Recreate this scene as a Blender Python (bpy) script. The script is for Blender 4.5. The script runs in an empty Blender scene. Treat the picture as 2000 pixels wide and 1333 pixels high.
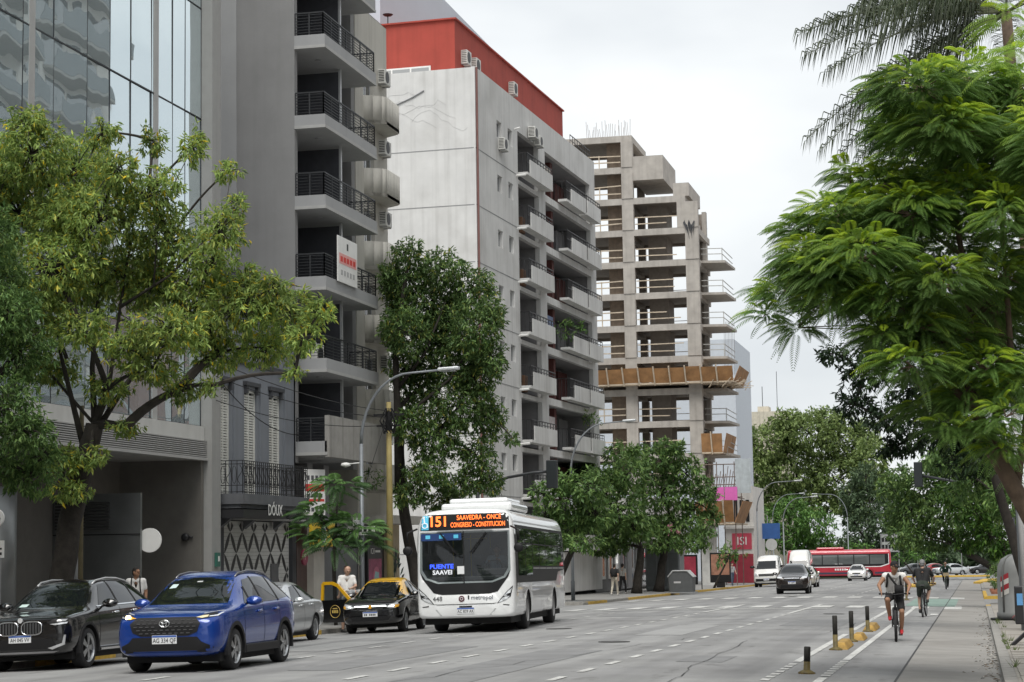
import bpy, bmesh, math, random
import numpy as np
from math import sin, cos, pi, radians, atan2, sqrt
from mathutils import Vector, Matrix
from mathutils.bvhtree import BVHTree
random.seed(7); RNG = np.random.default_rng(11)
SC = bpy.context.scene; COL = SC.collection
# ------------------------------------------------------------------ camera
FPX = 3800.; CH = 1.75; YAW, TILT, ROLL = radians(13.2044), radians(6.1228), radians(0.9)
SLOPE = 0.0093667
def _basis():
    f = Vector((-sin(YAW)*cos(TILT), cos(YAW)*cos(TILT), sin(TILT)))
    r = Vector((cos(YAW), sin(YAW), 0)); u = r.cross(f)
    return r*cos(ROLL)-u*sin(ROLL), u*cos(ROLL)+r*sin(ROLL), f
CR, CU, CF = _basis()
cam = bpy.data.cameras.new('camera'); camo = bpy.data.objects.new('camera', cam); COL.objects.link(camo)
M = Matrix((CR, CU, -CF)).transposed().to_4x4(); M.translation = Vector((0, 0, CH)); camo.matrix_world = M
cam.sensor_fit = 'HORIZONTAL'; cam.sensor_width = 36; cam.lens = FPX/2000*36; cam.clip_start = .1; cam.clip_end = 5000
SC.camera = camo
# ------------------------------------------------------------------ world: overcast sky
SUN_D = Vector((-.05, .52, -.85)).normalized(); SUN_EL, SUN_ROT = math.asin(-SUN_D.z), atan2(-SUN_D.x, -SUN_D.y)
wd = bpy.data.worlds.new('World'); SC.world = wd; wd.use_nodes = True
nt = wd.node_tree; nt.nodes.clear(); N = nt.nodes.new; K = nt.links.new
sky = N('ShaderNodeTexSky'); sky.sky_type = 'NISHITA'; sky.sun_disc = False; sky.sun_elevation = SUN_EL; sky.sun_rotation = SUN_ROT
sky.air_density = 1.2; sky.dust_density = 2.
sm = N('ShaderNodeVectorMath'); sm.operation = 'SCALE'; sm.inputs['Scale'].default_value = .07; K(sky.outputs[0], sm.inputs[0])
tc = N('ShaderNodeTexCoord'); mp = N('ShaderNodeMapping'); mp.inputs['Scale'].default_value = (2.2, 2.2, 5.5); K(tc.outputs['Generated'], mp.inputs[0])
no = N('ShaderNodeTexNoise'); no.inputs['Scale'].default_value = 1.3; no.inputs['Detail'].default_value = 5; no.inputs['Roughness'].default_value = .5; K(mp.outputs[0], no.inputs['Vector'])
rp = N('ShaderNodeValToRGB'); rp.color_ramp.elements[0].position = .36; rp.color_ramp.elements[0].color = (.40, .42, .438, 1)
rp.color_ramp.elements[1].position = .60; rp.color_ramp.elements[1].color = (.545, .558, .56, 1); K(no.outputs[0], rp.inputs[0])
mx = N('ShaderNodeMix'); mx.data_type = 'RGBA'; mx.inputs[0].default_value = .93; K(sm.outputs[0], mx.inputs[6]); K(rp.outputs[0], mx.inputs[7])
bg = N('ShaderNodeBackground'); bg.inputs['Strength'].default_value = 1.0; K(mx.outputs[2], bg.inputs[0])
wo = N('ShaderNodeOutputWorld'); K(bg.outputs[0], wo.inputs[0])
# ------------------------------------------------------------------ sun behind cloud
sl = bpy.data.lights.new('sun', 'SUN'); sl.energy = 1.5; sl.angle = radians(35); sl.color = (1, .97, .92)
so = bpy.data.objects.new('sun', sl); COL.objects.link(so)
so.rotation_euler = SUN_D.to_track_quat('-Z', 'Y').to_euler()
vs = SC.view_settings; vs.view_transform = 'Standard'; vs.look = 'None'; vs.exposure = 0.97; vs.gamma = 1
SC.cycles.max_bounces = 6; SC.cycles.transparent_max_bounces = 12; SC.cycles.glossy_bounces = 3; SC.cycles.diffuse_bounces = 4
# ------------------------------------------------------------------ placement helpers
def ray(px, py): return CF + CR*((px-1000)/FPX) + CU*((666.5-py)/FPX)
def atY(px, py, Y): d = ray(px, py); return Vector((0, 0, CH)) + d*(Y/d.y)
def atX(px, py, X): d = ray(px, py); return Vector((0, 0, CH)) + d*(X/d.x)
KL, KR = -17.5, .33
def gz(x, y):
    if x < KL: c = .13+.012*(KL-x)
    elif x > KR: c = .13+.012*(x-KR)
    else: c = max(-.02, .16*(1-((x+8.6)/8.95)**2))
    return c-SLOPE*y
def gv(x, y, dz=0): return Vector((x, y, gz(x, y)+dz))
# ------------------------------------------------------------------ materials
MATS = {}
def mat(name, col, rough=.7, metal=0., var=.12, scale=3., bump=0., bscale=30., spec=.5, streak=0., coat=0., stain=0., alpha=None, emit=0., sub=None):
    if name in MATS: return MATS[name]
    m = bpy.data.materials.new(name); m.use_nodes = True; MATS[name] = m
    nt = m.node_tree; b = nt.nodes['Principled BSDF']; N = nt.nodes.new; K = nt.links.new
    b.inputs['Roughness'].default_value = rough; b.inputs['Metallic'].default_value = metal
    b.inputs['Specular IOR Level'].default_value = spec; b.inputs['Coat Weight'].default_value = coat
    b.inputs['Coat Roughness'].default_value = .04
    c = (*col[:3], 1); b.inputs['Base Color'].default_value = c
    if emit: b.inputs['Emission Color'].default_value = c; b.inputs['Emission Strength'].default_value = emit
    if alpha is not None: b.inputs['Alpha'].default_value = alpha
    tc = N('ShaderNodeTexCoord'); src = tc.outputs['Object']
    cur = None
    if var:
        n = N('ShaderNodeTexNoise'); n.inputs['Scale'].default_value = scale; n.inputs['Detail'].default_value = 6; n.inputs['Roughness'].default_value = .6; K(src, n.inputs['Vector'])
        r = N('ShaderNodeValToRGB'); r.color_ramp.elements[0].position = .28; r.color_ramp.elements[1].position = .72
        r.color_ramp.elements[0].color = (*[max(0, x*(1-var)) for x in col[:3]], 1); r.color_ramp.elements[1].color = (*[min(1, x*(1+var)) for x in col[:3]], 1)
        K(n.outputs[0], r.inputs[0]); cur = r.outputs[0]
    def darken(fac_out, amt, tint):
        nonlocal cur
        mx = N('ShaderNodeMix'); mx.data_type = 'RGBA'; mx.blend_type = 'MULTIPLY'; mx.inputs[7].default_value = (*tint, 1)
        mm = N('ShaderNodeMath'); mm.operation = 'MULTIPLY'; mm.inputs[1].default_value = amt; K(fac_out, mm.inputs[0]); K(mm.outputs[0], mx.inputs[0])
        if cur is None: mx.inputs[6].default_value = c
        else: K(cur, mx.inputs[6])
        cur = mx.outputs[2]
    def nz(sc, lo, hi, s):
        mp = N('ShaderNodeMapping'); mp.inputs['Scale'].default_value = sc; K(src, mp.inputs[0])
        n = N('ShaderNodeTexNoise'); n.inputs['Scale'].default_value = s; n.inputs['Detail'].default_value = 5; K(mp.outputs[0], n.inputs['Vector'])
        r = N('ShaderNodeMapRange'); r.inputs[1].default_value = lo; r.inputs[2].default_value = hi; K(n.outputs[0], r.inputs[0]); return r.outputs[0]
    if streak: darken(nz((3.2, 3.2, .16), .48, .75, 1.), streak, (.45, .44, .42))
    if stain: darken(nz((1, 1, 1), .5, .72, .5), stain, (.5, .48, .45))
    if cur is not None: K(cur, b.inputs['Base Color'])
    if bump:
        n = N('ShaderNodeTexNoise'); n.inputs['Scale'].default_value = bscale; n.inputs['Detail'].default_value = 4; K(src, n.inputs['Vector'])
        bp = N('ShaderNodeBump'); bp.inputs['Strength'].default_value = bump; bp.inputs['Distance'].default_value = .02; K(n.outputs[0], bp.inputs['Height']); K(bp.outputs[0], b.inputs['Normal'])
    return m
def leafmat(name, stops, trans=.35, rough=.5):
    if name in MATS: return MATS[name]
    m = bpy.data.materials.new(name); m.use_nodes = True; MATS[name] = m
    nt = m.node_tree; b = nt.nodes['Principled BSDF']; N = nt.nodes.new; K = nt.links.new; o = nt.nodes['Material Output']
    g = N('ShaderNodeNewGeometry'); r = N('ShaderNodeValToRGB'); e = r.color_ramp.elements
    while len(e) < len(stops): e.new(.5)
    for i, (p, c) in enumerate(stops): e[i].position = p; e[i].color = (*c, 1)
    K(g.outputs['Random Per Island'], r.inputs[0])
    tc = N('ShaderNodeTexCoord'); n = N('ShaderNodeTexNoise'); n.inputs['Scale'].default_value = .9; n.inputs['Detail'].default_value = 2; K(tc.outputs['Object'], n.inputs['Vector'])
    hs = N('ShaderNodeHueSaturation'); mr = N('ShaderNodeMapRange'); mr.inputs[1].default_value = .3; mr.inputs[2].default_value = .7; mr.inputs[3].default_value = .75; mr.inputs[4].default_value = 1.3
    K(n.outputs[0], mr.inputs[0]); K(mr.outputs[0], hs.inputs['Value']); K(r.outputs[0], hs.inputs['Color'])
    K(hs.outputs[0], b.inputs['Base Color']); b.inputs['Roughness'].default_value = rough; b.inputs['Specular IOR Level'].default_value = .35
    t = N('ShaderNodeBsdfTranslucent'); K(hs.outputs[0], t.inputs[0]); x = N('ShaderNodeMixShader'); x.inputs[0].default_value = trans
    K(b.outputs[0], x.inputs[1]); K(t.outputs[0], x.inputs[2]); K(x.outputs[0], o.inputs[0]); return m
def glassmat(name, tint=(.02, .025, .03), mixt=.0, rough=.02, ripple=0.):
    """window glass: dark reflecting pane, mixt lets some light straight through"""
    if name in MATS: return MATS[name]
    m = bpy.data.materials.new(name); m.use_nodes = True; MATS[name] = m
    nt = m.node_tree; b = nt.nodes['Principled BSDF']; N = nt.nodes.new; K = nt.links.new; o = nt.nodes['Material Output']
    b.inputs['Base Color'].default_value = (*tint, 1); b.inputs['Roughness'].default_value = rough; b.inputs['Specular IOR Level'].default_value = .9; b.inputs['Coat Weight'].default_value = .6; b.inputs['Coat Roughness'].default_value = .01
    if ripple:
        tc = N('ShaderNodeTexCoord'); n = N('ShaderNodeTexNoise'); n.inputs['Scale'].default_value = .55; n.inputs['Detail'].default_value = 1; K(tc.outputs['Object'], n.inputs['Vector'])
        bp = N('ShaderNodeBump'); bp.inputs['Strength'].default_value = ripple; bp.inputs['Distance'].default_value = .05; K(n.outputs[0], bp.inputs['Height']); K(bp.outputs[0], b.inputs['Normal']); K(bp.outputs[0], b.inputs['Coat Normal'])
    if mixt:
        t = N('ShaderNodeBsdfTransparent'); t.inputs[0].default_value = (.85, .9, .9, 1); x = N('ShaderNodeMixShader'); x.inputs[0].default_value = mixt
        K(b.outputs[0], x.inputs[1]); K(t.outputs[0], x.inputs[2]); K(x.outputs[0], o.inputs[0])
    return m
# ------------------------------------------------------------------ mesh builder
class MB:
    def __init__(s): s.v = []; s.f = []; s.m = []
    def add(s, vs, fs, m=0):
        o = len(s.v); s.v += [tuple(v) for v in vs]; s.f += [tuple(i+o for i in f) for f in fs]; s.m += [m]*len(fs); return s
    def box(s, x0, x1, y0, y1, z0, z1, m=0):
        return s.add([(x0,y0,z0),(x1,y0,z0),(x1,y1,z0),(x0,y1,z0),(x0,y0,z1),(x1,y0,z1),(x1,y1,z1),(x0,y1,z1)],
                     [(0,3,2,1),(4,5,6,7),(0,1,5,4),(1,2,6,5),(2,3,7,6),(3,0,4,7)], m)
    def poly(s, pts, m=0): return s.add(pts, [tuple(range(len(pts)))], m)
    def prism(s, pts, d, m=0):
        n = len(pts); d = Vector(d); p = [Vector(q) for q in pts]; vs = p+[q+d for q in p]
        return s.add(vs, [tuple(range(n))[::-1], tuple(range(n, 2*n))]+[(i, (i+1) % n, n+(i+1) % n, n+i) for i in range(n)], m)
    def tube(s, pts, rad, n=8, m=0, cap=True):
        pts = [Vector(p) for p in pts]; L = len(pts); rad = rad if hasattr(rad, '__len__') else [rad]*L
        vs = []; ref = None
        for i, p in enumerate(pts):
            t = (pts[min(i+1, L-1)]-pts[max(i-1, 0)])
            t = t.normalized() if t.length > 1e-9 else Vector((0, 0, 1))
            if ref is None: ref = t.orthogonal().normalized()
            a = (ref-t*ref.dot(t)); a = a.normalized() if a.length > 1e-6 else t.orthogonal().normalized(); ref = a; b = t.cross(a)
            vs += [p+(a*cos(2*pi*k/n)+b*sin(2*pi*k/n))*rad[i] for k in range(n)]
        fs = [(i*n+k, i*n+(k+1) % n, (i+1)*n+(k+1) % n, (i+1)*n+k) for i in range(L-1) for k in range(n)]
        if cap: fs += [tuple(range(n))[::-1], tuple(range((L-1)*n, L*n))]
        return s.add(vs, fs, m)
    def bar(s, a, b, w, h=None, m=0):
        """square bar a->b"""
        a, b = Vector(a), Vector(b); h = h or w; t = (b-a).normalized(); up = Vector((0, 0, 1)) if abs(t.z) < .95 else Vector((0, 1, 0))
        x = t.cross(up).normalized()*w/2; y = x.normalized().cross(t)*h/2
        return s.add([a-x-y, a+x-y, a+x+y, a-x+y, b-x-y, b+x-y, b+x+y, b-x+y], [(0,3,2,1),(4,5,6,7),(0,1,5,4),(1,2,6,5),(2,3,7,6),(3,0,4,7)], m)
    def lathe(s, prof, n=20, m=0, axis='Z', c=(0, 0, 0), cap=True):
        vs = []
        for r, z in prof:
            for k in range(n):
                a = 2*pi*k/n; q = (r*cos(a), r*sin(a), z)
                if axis == 'X': q = (z, r*cos(a), r*sin(a))
                if axis == 'Y': q = (r*cos(a), z, r*sin(a))
                vs.append((q[0]+c[0], q[1]+c[1], q[2]+c[2]))
        L = len(prof); fs = [(i*n+k, i*n+(k+1) % n, (i+1)*n+(k+1) % n, (i+1)*n+k) for i in range(L-1) for k in range(n)]
        if cap: fs += [tuple(range(n))[::-1], tuple(range((L-1)*n, L*n))]
        return s.add(vs, fs, m)
    def build(s, name, mats, parent=None, smooth=False, bevel=0, loc=None, rz=None):
        me = bpy.data.meshes.new(name); me.from_pydata(s.v, [], s.f); mats = mats if isinstance(mats, (list, tuple)) else [mats]
        for q in mats: me.materials.append(q)
        if len(mats) > 1: me.polygons.foreach_set('material_index', s.m)
        bm = bmesh.new(); bm.from_mesh(me); bmesh.ops.recalc_face_normals(bm, faces=bm.faces); bm.to_mesh(me); bm.free()
        if smooth: me.polygons.foreach_set('use_smooth', [True]*len(me.polygons))
        return link(name, me, parent, bevel, loc, rz)
def link(name, me, parent=None, bevel=0, loc=None, rz=None):
    o = bpy.data.objects.new(name, me); COL.objects.link(o)
    if parent: o.parent = parent
    if loc is not None: o.location = loc
    if rz is not None: o.rotation_euler = (0, 0, rz)
    if bevel:
        b = o.modifiers.new('bevel', 'BEVEL'); b.width = bevel; b.segments = 2; b.limit_method = 'ANGLE'
    return o
def tag(o, label, cat=None, group=None, kind=None):
    o['label'] = label
    if cat: o['category'] = cat
    if group: o['group'] = group
    if kind: o['kind'] = kind
    return o
def thing(name, label, cat, loc=(0, 0, 0), rz=0., group=None, pitch=0.):
    o = bpy.data.objects.new(name, None); COL.objects.link(o); o.location = loc; o.rotation_euler = (pitch, 0, rz); o.empty_display_size = .1
    return tag(o, label, cat, group)
def copytree(o, parent=None, loc=None, rz=None, label=None):
    c = o.copy(); COL.objects.link(c)
    if parent: c.parent = parent
    for ch in list(o.children): copytree(ch, c)
    if loc is not None: c.location = loc
    if rz is not None: c.rotation_euler = (0, 0, rz)
    if label: c['label'] = label
    return c
def text(body, size, m, parent, loc, rot, name='lettering', align='CENTER', ext=.002, sx=1., bold=0.):
    c = bpy.data.curves.new('t', 'FONT'); c.body = body; c.size = size; c.align_x = align; c.align_y = 'CENTER'; c.extrude = ext; c.resolution_u = 3; c.offset = bold*size
    t = bpy.data.objects.new('t', c); COL.objects.link(t); me = bpy.data.meshes.new_from_object(t); bpy.data.objects.remove(t); bpy.data.curves.remove(c)
    me.materials.clear(); me.materials.append(m); o = link(name, me, parent); o.location = loc; o.rotation_euler = rot; o.scale = (sx, 1, 1); return o
FRONT = (pi/2, 0, 0)      # text readable from local -y
def explode(o):
    """one object per separate piece"""
    bm = bmesh.new(); bm.from_mesh(o.data); bm.verts.ensure_lookup_table(); seen = set(); out = []
    for v in bm.verts:
        if v.index in seen: continue
        st = [v]; comp = []; seen.add(v.index)
        while st:
            a = st.pop(); comp.append(a)
            for e in a.link_edges:
                b = e.other_vert(a)
                if b.index not in seen: seen.add(b.index); st.append(b)
        ids = {a.index: i for i, a in enumerate(comp)}; fs = {f for a in comp for f in a.link_faces}
        me = bpy.data.meshes.new(o.name); me.from_pydata([a.co[:] for a in comp], [], [[ids[w.index] for w in f.verts] for f in fs]); fl = list(fs)
        mi = fl[0].material_index if fl else 0; me.materials.append(o.data.materials[min(mi, len(o.data.materials)-1)]); out.append(me)
    bm.free(); nm = o.name.split('.')[0]; par = o.parent; bpy.data.objects.remove(o); return [link(nm, m, par) for m in out]
def evalmesh(o):
    dg = bpy.context.evaluated_depsgraph_get(); dg.update(); return bpy.data.meshes.new_from_object(o.evaluated_get(dg))
def wall(mb, u0, u1, z0, z1, holes, y=0., depth=.2, m=0, mr=None):
    """front wall sheet at local y facing -y, with holes (u0,u1,z0,z1) and reveals going inwards"""
    us = sorted({u0, u1, *[h[0] for h in holes], *[h[1] for h in holes]}); zs = sorted({z0, z1, *[h[2] for h in holes], *[h[3] for h in holes]})
    us = [u for u in us if u0 <= u <= u1]; zs = [z for z in zs if z0 <= z <= z1]
    for i in range(len(us)-1):
        for j in range(len(zs)-1):
            cu, cz = (us[i]+us[i+1])/2, (zs[j]+zs[j+1])/2
            if any(h[0] < cu < h[1] and h[2] < cz < h[3] for h in holes): continue
            mb.poly([(us[i], y, zs[j]), (us[i+1], y, zs[j]), (us[i+1], y, zs[j+1]), (us[i], y, zs[j+1])], m)
    mr = m if mr is None else mr
    for a, b, c, d in holes:
        e = y+depth
        for q in ([(a,y,c),(b,y,c),(b,e,c),(a,e,c)], [(a,y,d),(b,y,d),(b,e,d),(a,e,d)], [(a,y,c),(a,e,c),(a,e,d),(a,y,d)], [(b,y,c),(b,e,c),(b,e,d),(b,y,d)]): mb.poly(q, mr)
def window(parent, u0, u1, z0, z1, y, fm, gm, fw=.05, mull=1, name='window', rail=False):
    """window part: frame mesh with a pane child; local -y is outside"""
    f = MB(); f.box(u0, u1, y, y+.05, z0, z0+fw); f.box(u0, u1, y, y+.05, z1-fw, z1); f.box(u0, u0+fw, y, y+.05, z0+fw, z1-fw); f.box(u1-fw, u1, y, y+.05, z0+fw, z1-fw)
    for k in range(1, mull): x = u0+(u1-u0)*k/mull; f.box(x-fw/2, x+fw/2, y+.002, y+.048, z0+fw, z1-fw)
    o = f.build(name, fm, parent); MB().box(u0+fw*.6, u1-fw*.6, y+.02, y+.03, z0+fw*.6, z1-fw*.6).build('pane', gm, o); return o
# ================================================================== materials used all over
asph = mat('asphalt', (.275, .275, .272), .88, var=.16, scale=.55, bump=.25, bscale=60, stain=.25)
def _asphalt():
    nt = asph.node_tree; b = nt.nodes['Principled BSDF']; N = nt.nodes.new; K = nt.links.new
    src = b.inputs['Base Color'].links[0].from_socket; tc = N('ShaderNodeTexCoord')
    def layer(cur, sc, s, lo, hi, amt, tint, det=3):
        mp = N('ShaderNodeMapping'); mp.inputs['Scale'].default_value = sc; K(tc.outputs['Object'], mp.inputs[0])
        n = N('ShaderNodeTexNoise'); n.inputs['Scale'].default_value = s; n.inputs['Detail'].default_value = det; K(mp.outputs[0], n.inputs['Vector'])
        r = N('ShaderNodeMapRange'); r.inputs[1].default_value = lo; r.inputs[2].default_value = hi; r.inputs[4].default_value = amt; K(n.outputs[0], r.inputs[0])
        x = N('ShaderNodeMix'); x.data_type = 'RGBA'; x.blend_type = 'MULTIPLY'; x.inputs[7].default_value = (*tint, 1); K(r.outputs[0], x.inputs[0]); K(cur, x.inputs[6]); return x.outputs[2]
    c = layer(src, (1.3, .04, 1), 1., .44, .68, .6, (.6, .6, .61))          # wheel tracks along the street
    c = layer(c, (.35, .12, 1), 1., .53, .56, .35, (.72, .72, .74), 1)         # repair patches
    c = layer(c, (1.6, .5, 1), 1.4, .6, .7, .55, (.55, .54, .53), 5)         # oil stains
    c = layer(c, (1, 1, 1), 90., .55, .75, .35, (1.5, 1.5, 1.5), 2)            # grit
    K(c, b.inputs['Base Color'])
_asphalt()
conc = mat('worn concrete', (.275, .265, .248), .9, var=.14, scale=1.2, bump=.2, bscale=40, stain=.4)
pave = mat('paving concrete', (.3, .28, .25), .9, var=.22, scale=2.5, bump=.25, bscale=25, stain=.5)
pave2 = mat('paving tile grey', (.26, .255, .245), .9, var=.2, scale=2., bump=.2, stain=.4)
kerbm = mat('kerb granite', (.28, .27, .25), .85, var=.25, scale=6, stain=.4)
kyel = mat('kerb yellow paint', (.56, .36, .06), .8, var=.3, scale=5, stain=.55)
white_paint = mat('road white paint', (.56, .56, .54), .8, var=.22, scale=6, stain=.3)
def _worn(m):
    nt = m.node_tree; b = nt.nodes['Principled BSDF']; N = nt.nodes.new; K = nt.links.new; src = b.inputs['Base Color'].links[0].from_socket; tc = N('ShaderNodeTexCoord')
    n = N('ShaderNodeTexNoise'); n.inputs['Scale'].default_value = 7.; n.inputs['Detail'].default_value = 8; n.inputs['Roughness'].default_value = .75; K(tc.outputs['Object'], n.inputs['Vector'])
    r = N('ShaderNodeMapRange'); r.inputs[1].default_value = .50; r.inputs[2].default_value = .64; r.inputs[4].default_value = .8; K(n.outputs[0], r.inputs[0])
    x = N('ShaderNodeMix'); x.data_type = 'RGBA'; x.inputs[7].default_value = (.23, .23, .228, 1); K(r.outputs[0], x.inputs[0]); K(src, x.inputs[6]); K(x.outputs[2], b.inputs['Base Color'])
_worn(white_paint)
green_paint = mat('cycle lane green paint', (.22, .31, .27), .85, var=.2, scale=2, stain=.35)
yel_paint = mat('road yellow paint', (.55, .4, .1), .8, var=.25, scale=4, stain=.4)
tar = mat('tar seam', (.035, .035, .035), .7, var=.2)
soil = mat('soil', (.06, .048, .035), .95, var=.4, scale=8, bump=.5)
grassm = mat('grass', (.06, .09, .025), .9, var=.35, scale=5, bump=.4)
dark = mat('dark void', (.012, .012, .013), .8, var=0)
blk = mat('black plastic', (.018, .018, .02), .5, var=.1)
rubber = mat('tyre rubber', (.02, .02, .021), .85, var=.2, scale=20)
steel = mat('galvanised steel', (.36, .37, .38), .45, metal=.6, var=.15, scale=4, stain=.2)
dksteel = mat('dark painted steel', (.045, .048, .052), .5, metal=.3, var=.15)
chrome = mat('chrome', (.75, .76, .78), .12, metal=1, var=0)
whitep = mat('white paint', (.75, .75, .73), .55, var=.06, stain=.15)
STR = {}
def struct(name, label, mb, m, smooth=False): return tag(mb.build(name, m, None, smooth), label, None, None, 'structure')
# ================================================================== ground, road, pavements
def sheet(mb, xs, ys, zf, m=0):
    o = len(mb.v); n = len(xs)
    vs = [(x, y, zf(x, y)) for y in ys for x in xs]
    fs = [(j*n+i, j*n+i+1, (j+1)*n+i+1, (j+1)*n+i) for j in range(len(ys)-1) for i in range(n-1)]
    return mb.add(vs, fs, m)
def far_z(x, y): return -SLOPE*min(y, 330)-.28
struct('ground', 'wide flat ground reaching out beyond the street', sheet(MB(), [-3000, -400, -120, -20, 20, 120, 400, 3000], [-300, -40, 80, 160, 240, 330, 600, 4000], far_z), pave2)
rx = [KL+i*(KR-KL)/24 for i in range(25)]
road = struct('road', 'wide grey asphalt avenue with worn lane markings', sheet(MB(), rx, [-30+i*10 for i in range(23)]+[196], gz), asph, True)
def gx(x, y): return -SLOPE*y+.03+.06*(1-min(1, abs(y-206)/14)**2)
struct('cross_street', 'asphalt cross street in front of the park', sheet(MB(), [-140, -60, -20, -8, 4, 30, 140], [190.6, 196, 202, 206, 212, 218, 222], lambda x, y: gx(x, y)), asph)
struct('side_street', 'asphalt side street opening on the left behind the bus', sheet(MB(), [-90, -40, KL], [74, 77, 81, 85, 88], lambda x, y: gz(KL+.01, y)-.004), asph)
struct('far_road', 'asphalt avenue carrying on beyond the cross street', sheet(MB(), [-14, -8, -3, 2.3], [221.9, 260, 300, 330, 420], lambda x, y: -SLOPE*min(y, 330)+.06), asph)
def kerb_thing(name, label, x0, x1, y0, y1, mx, paint):
    """pavement sheet with a run of single kerb stones as its parts; x0 is the road side"""
    s = 1 if x1 > x0 else -1
    p = struct(name, label, sheet(MB(), sorted([x0+s*.18, (x0+x1)/2, x1]), [y0+i*(y1-y0)/12 for i in range(13)], gz), mx)
    return p
STONES = {}
def kerb_run(parent, x, s, y0, y1, paint):
    y = y0; k = 0
    while y < y1-.1:
        L = min(1.2, y1-y); m = kyel if paint(y) else kerbm
        key = (round(L, 2), m.name, s)
        if key not in STONES:
            b = MB().box(0, s*.178, .006, L-.006, -.22, .13); o = b.build('kerb_stone', m); o.modifiers.clear(); STONES[key] = o.data; bpy.data.objects.remove(o)
        o = link('kerb_stone', STONES[key], parent); o.location = (x, y, -SLOPE*(y+L/2)+.004*((k*7) % 5)/5); o.rotation_euler = (-SLOPE, 0, 0); y += L; k += 1
pl1 = kerb_thing('pavement', 'near left pavement in front of the glass tower and the shops', KL, -28, 5, 74, pave2, None)
kerb_run(pl1, KL, -1, 20, 74, lambda y: 34 < y < 37.5 or 46.5 < y < 51 or y > 66)
pl2 = kerb_thing('pavement', 'far left pavement in front of the white apartment block', KL, -28, 88, 190, pave2, None)
kerb_run(pl2, KL, -1, 88, 172, lambda y: (88 < y < 94) or (100 < y < 118) or y > 122)
pr = kerb_thing('pavement', 'right pavement of cracked slabs beside the cycle lane', KR, 9, -10, 78, pave, None)
kerb_run(pr, KR, 1, 18, 76, lambda y: y > 74)
pr2 = kerb_thing('pavement', 'far right pavement beyond the side street with yellow kerb', KR, 9, 94, 190, pave, None)
kerb_run(pr2, KR, 1, 94, 150, lambda y: y < 112)
struct('pavement', 'pavement and plaza edge beyond the cross street', sheet(MB(), [2.3, 6, 60], [222, 260, 330, 420], lambda x, y: -SLOPE*min(y, 330)+.12), pave)
struct('park_lawn', 'green park lawn beyond the cross street', sheet(MB(), [-140, -60, -14], [222, 260, 330, 420], lambda x, y: -SLOPE*min(y, 330)+.14), grassm)
struct('side_street', 'asphalt side street opening on the right behind the grey bin', sheet(MB(), [KR, 6, 60], [78, 84, 90, 94], lambda x, y: gz(KR-.01, y)-.004), asph)
for nm_, x0, x1, y, par in (('a', KL-.18, -60, 74, pl1), ('b', KL-.18, -60, 88, pl2), ('c', KR+.18, 40, 78, pr), ('d', KR+.18, 40, 94, pr2)):
    n = 14 if par in (pl1, pl2) else 8; L = 1.5 if x1 > x0 else -1.5
    for k in range(n):
        xa = x0+k*L; o = MB().box(0, L*.99, -.09 if par in (pl1, pr) else -.0, .0 if par in (pl1, pr) else .09, -.45, .012).build('kerb_stone', kyel if (k < 3 and par in (pr2,)) else kerbm, par); o.location = (xa, y, gz(xa, y)+.004)
# right pavement slabs, as single pieces
SLAB = None
for i in range(34):
    for j in range(3):
        y = 22+i*.82; x = .56+j*.8
        b = MB().box(0, .785, 0, .805, -.05, .012) if SLAB is None else None
        if SLAB is None: o = b.build('paving_slab', pave, bevel=0); SLAB = o.data; bpy.data.objects.remove(o)
        o = link('paving_slab', SLAB, pr); o.location = (x, y, gz(x+.4, y+.4)+random.uniform(.0, .014)); o.rotation_euler = (random.uniform(-.012, .012)-SLOPE, random.uniform(-.012, .012), random.uniform(-.008, .008))
# concrete strip between the seam and the right kerb
cs = sheet(MB(), [-1.17, -.7, -.2, KR-.002], [5, 40, 78, 95, 150, 190], lambda x, y: gz(x, y)+.007)
cso = cs.build('concrete_strip', conc, road)
sheet(MB(), [-1.2, -1.165], [5+i*2.5 for i in range(70)], lambda x, y: gz(x, y)+.011).build('seam', tar, road)
# painted marks, each its own piece of the road
def road_tilt(x): return (-SLOPE, .32*(x+8.6)/8.95**2, 0)
def mark(name, x, y, w, L, m, lift=.009, skew=0.):
    mb = MB(); n = max(2, int(L/4)+1)
    nx = max(2, int(w/.7)+1)
    sheet(mb, [x-w/2+w*i/(nx-1) for i in range(nx)], [y+L*i/(n-1) for i in range(n)], lambda a, b: gz(a, b)+lift); return mb.build(name, m, road)
for x, y0, y1 in ((-5.95, 18.2, 68), (-9.0, 22.8, 68), (-12.28, 23.0, 68)):
    y = y0
    while y < y1: mark('lane_dash', x, y, .13, 1.05, white_paint); y += 2.277
for x, y0, y1 in ((-5.95, 98, 185), (-9, 98, 185), (-12.28, 98, 185)):
    y = y0
    while y < y1: mark('lane_dash', x, y, .13, 1.6, white_paint); y += 4
mark('lane_line', -5.95, 64, .14, 14, white_paint, .012); mark('lane_line', -9, 66, .14, 12, white_paint, .012)
mark('edge_line', -3.02, 24, .13, 3.4, white_paint); mark('edge_line', -3.0, 33.5, .14, 13, white_paint); mark('edge_line', -3.0, 49, .14, 24, white_paint)
mark('edge_line', -3.12, 24, .1, 2.5, yel_paint, .012)
for k in range(7): mark('edge_dash', -3.0, 28.2+k*.72, .13, .42, white_paint)
mark('cycle_line', -2.24, 24, .13, 5.2, white_paint); mark('cycle_line', -2.24, 34.5, .13, 20, white_paint); mark('cycle_line', -2.24, 57, .13, 18, white_paint)
for k in range(8): mark('cycle_dash', -2.24, 29.6+k*.6, .14, .34, white_paint)
for (yy, L) in ((72.6, 3.3), (92.2, 3.3)):
    x = -16.2
    while x < -.5: mark('crosswalk_stripe', x, yy, .62, L, white_paint, .013); x += 1.18
mark('cycle_crossing', -1.75, 76.5, 1.9, 15.2, green_paint, .010)
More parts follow.
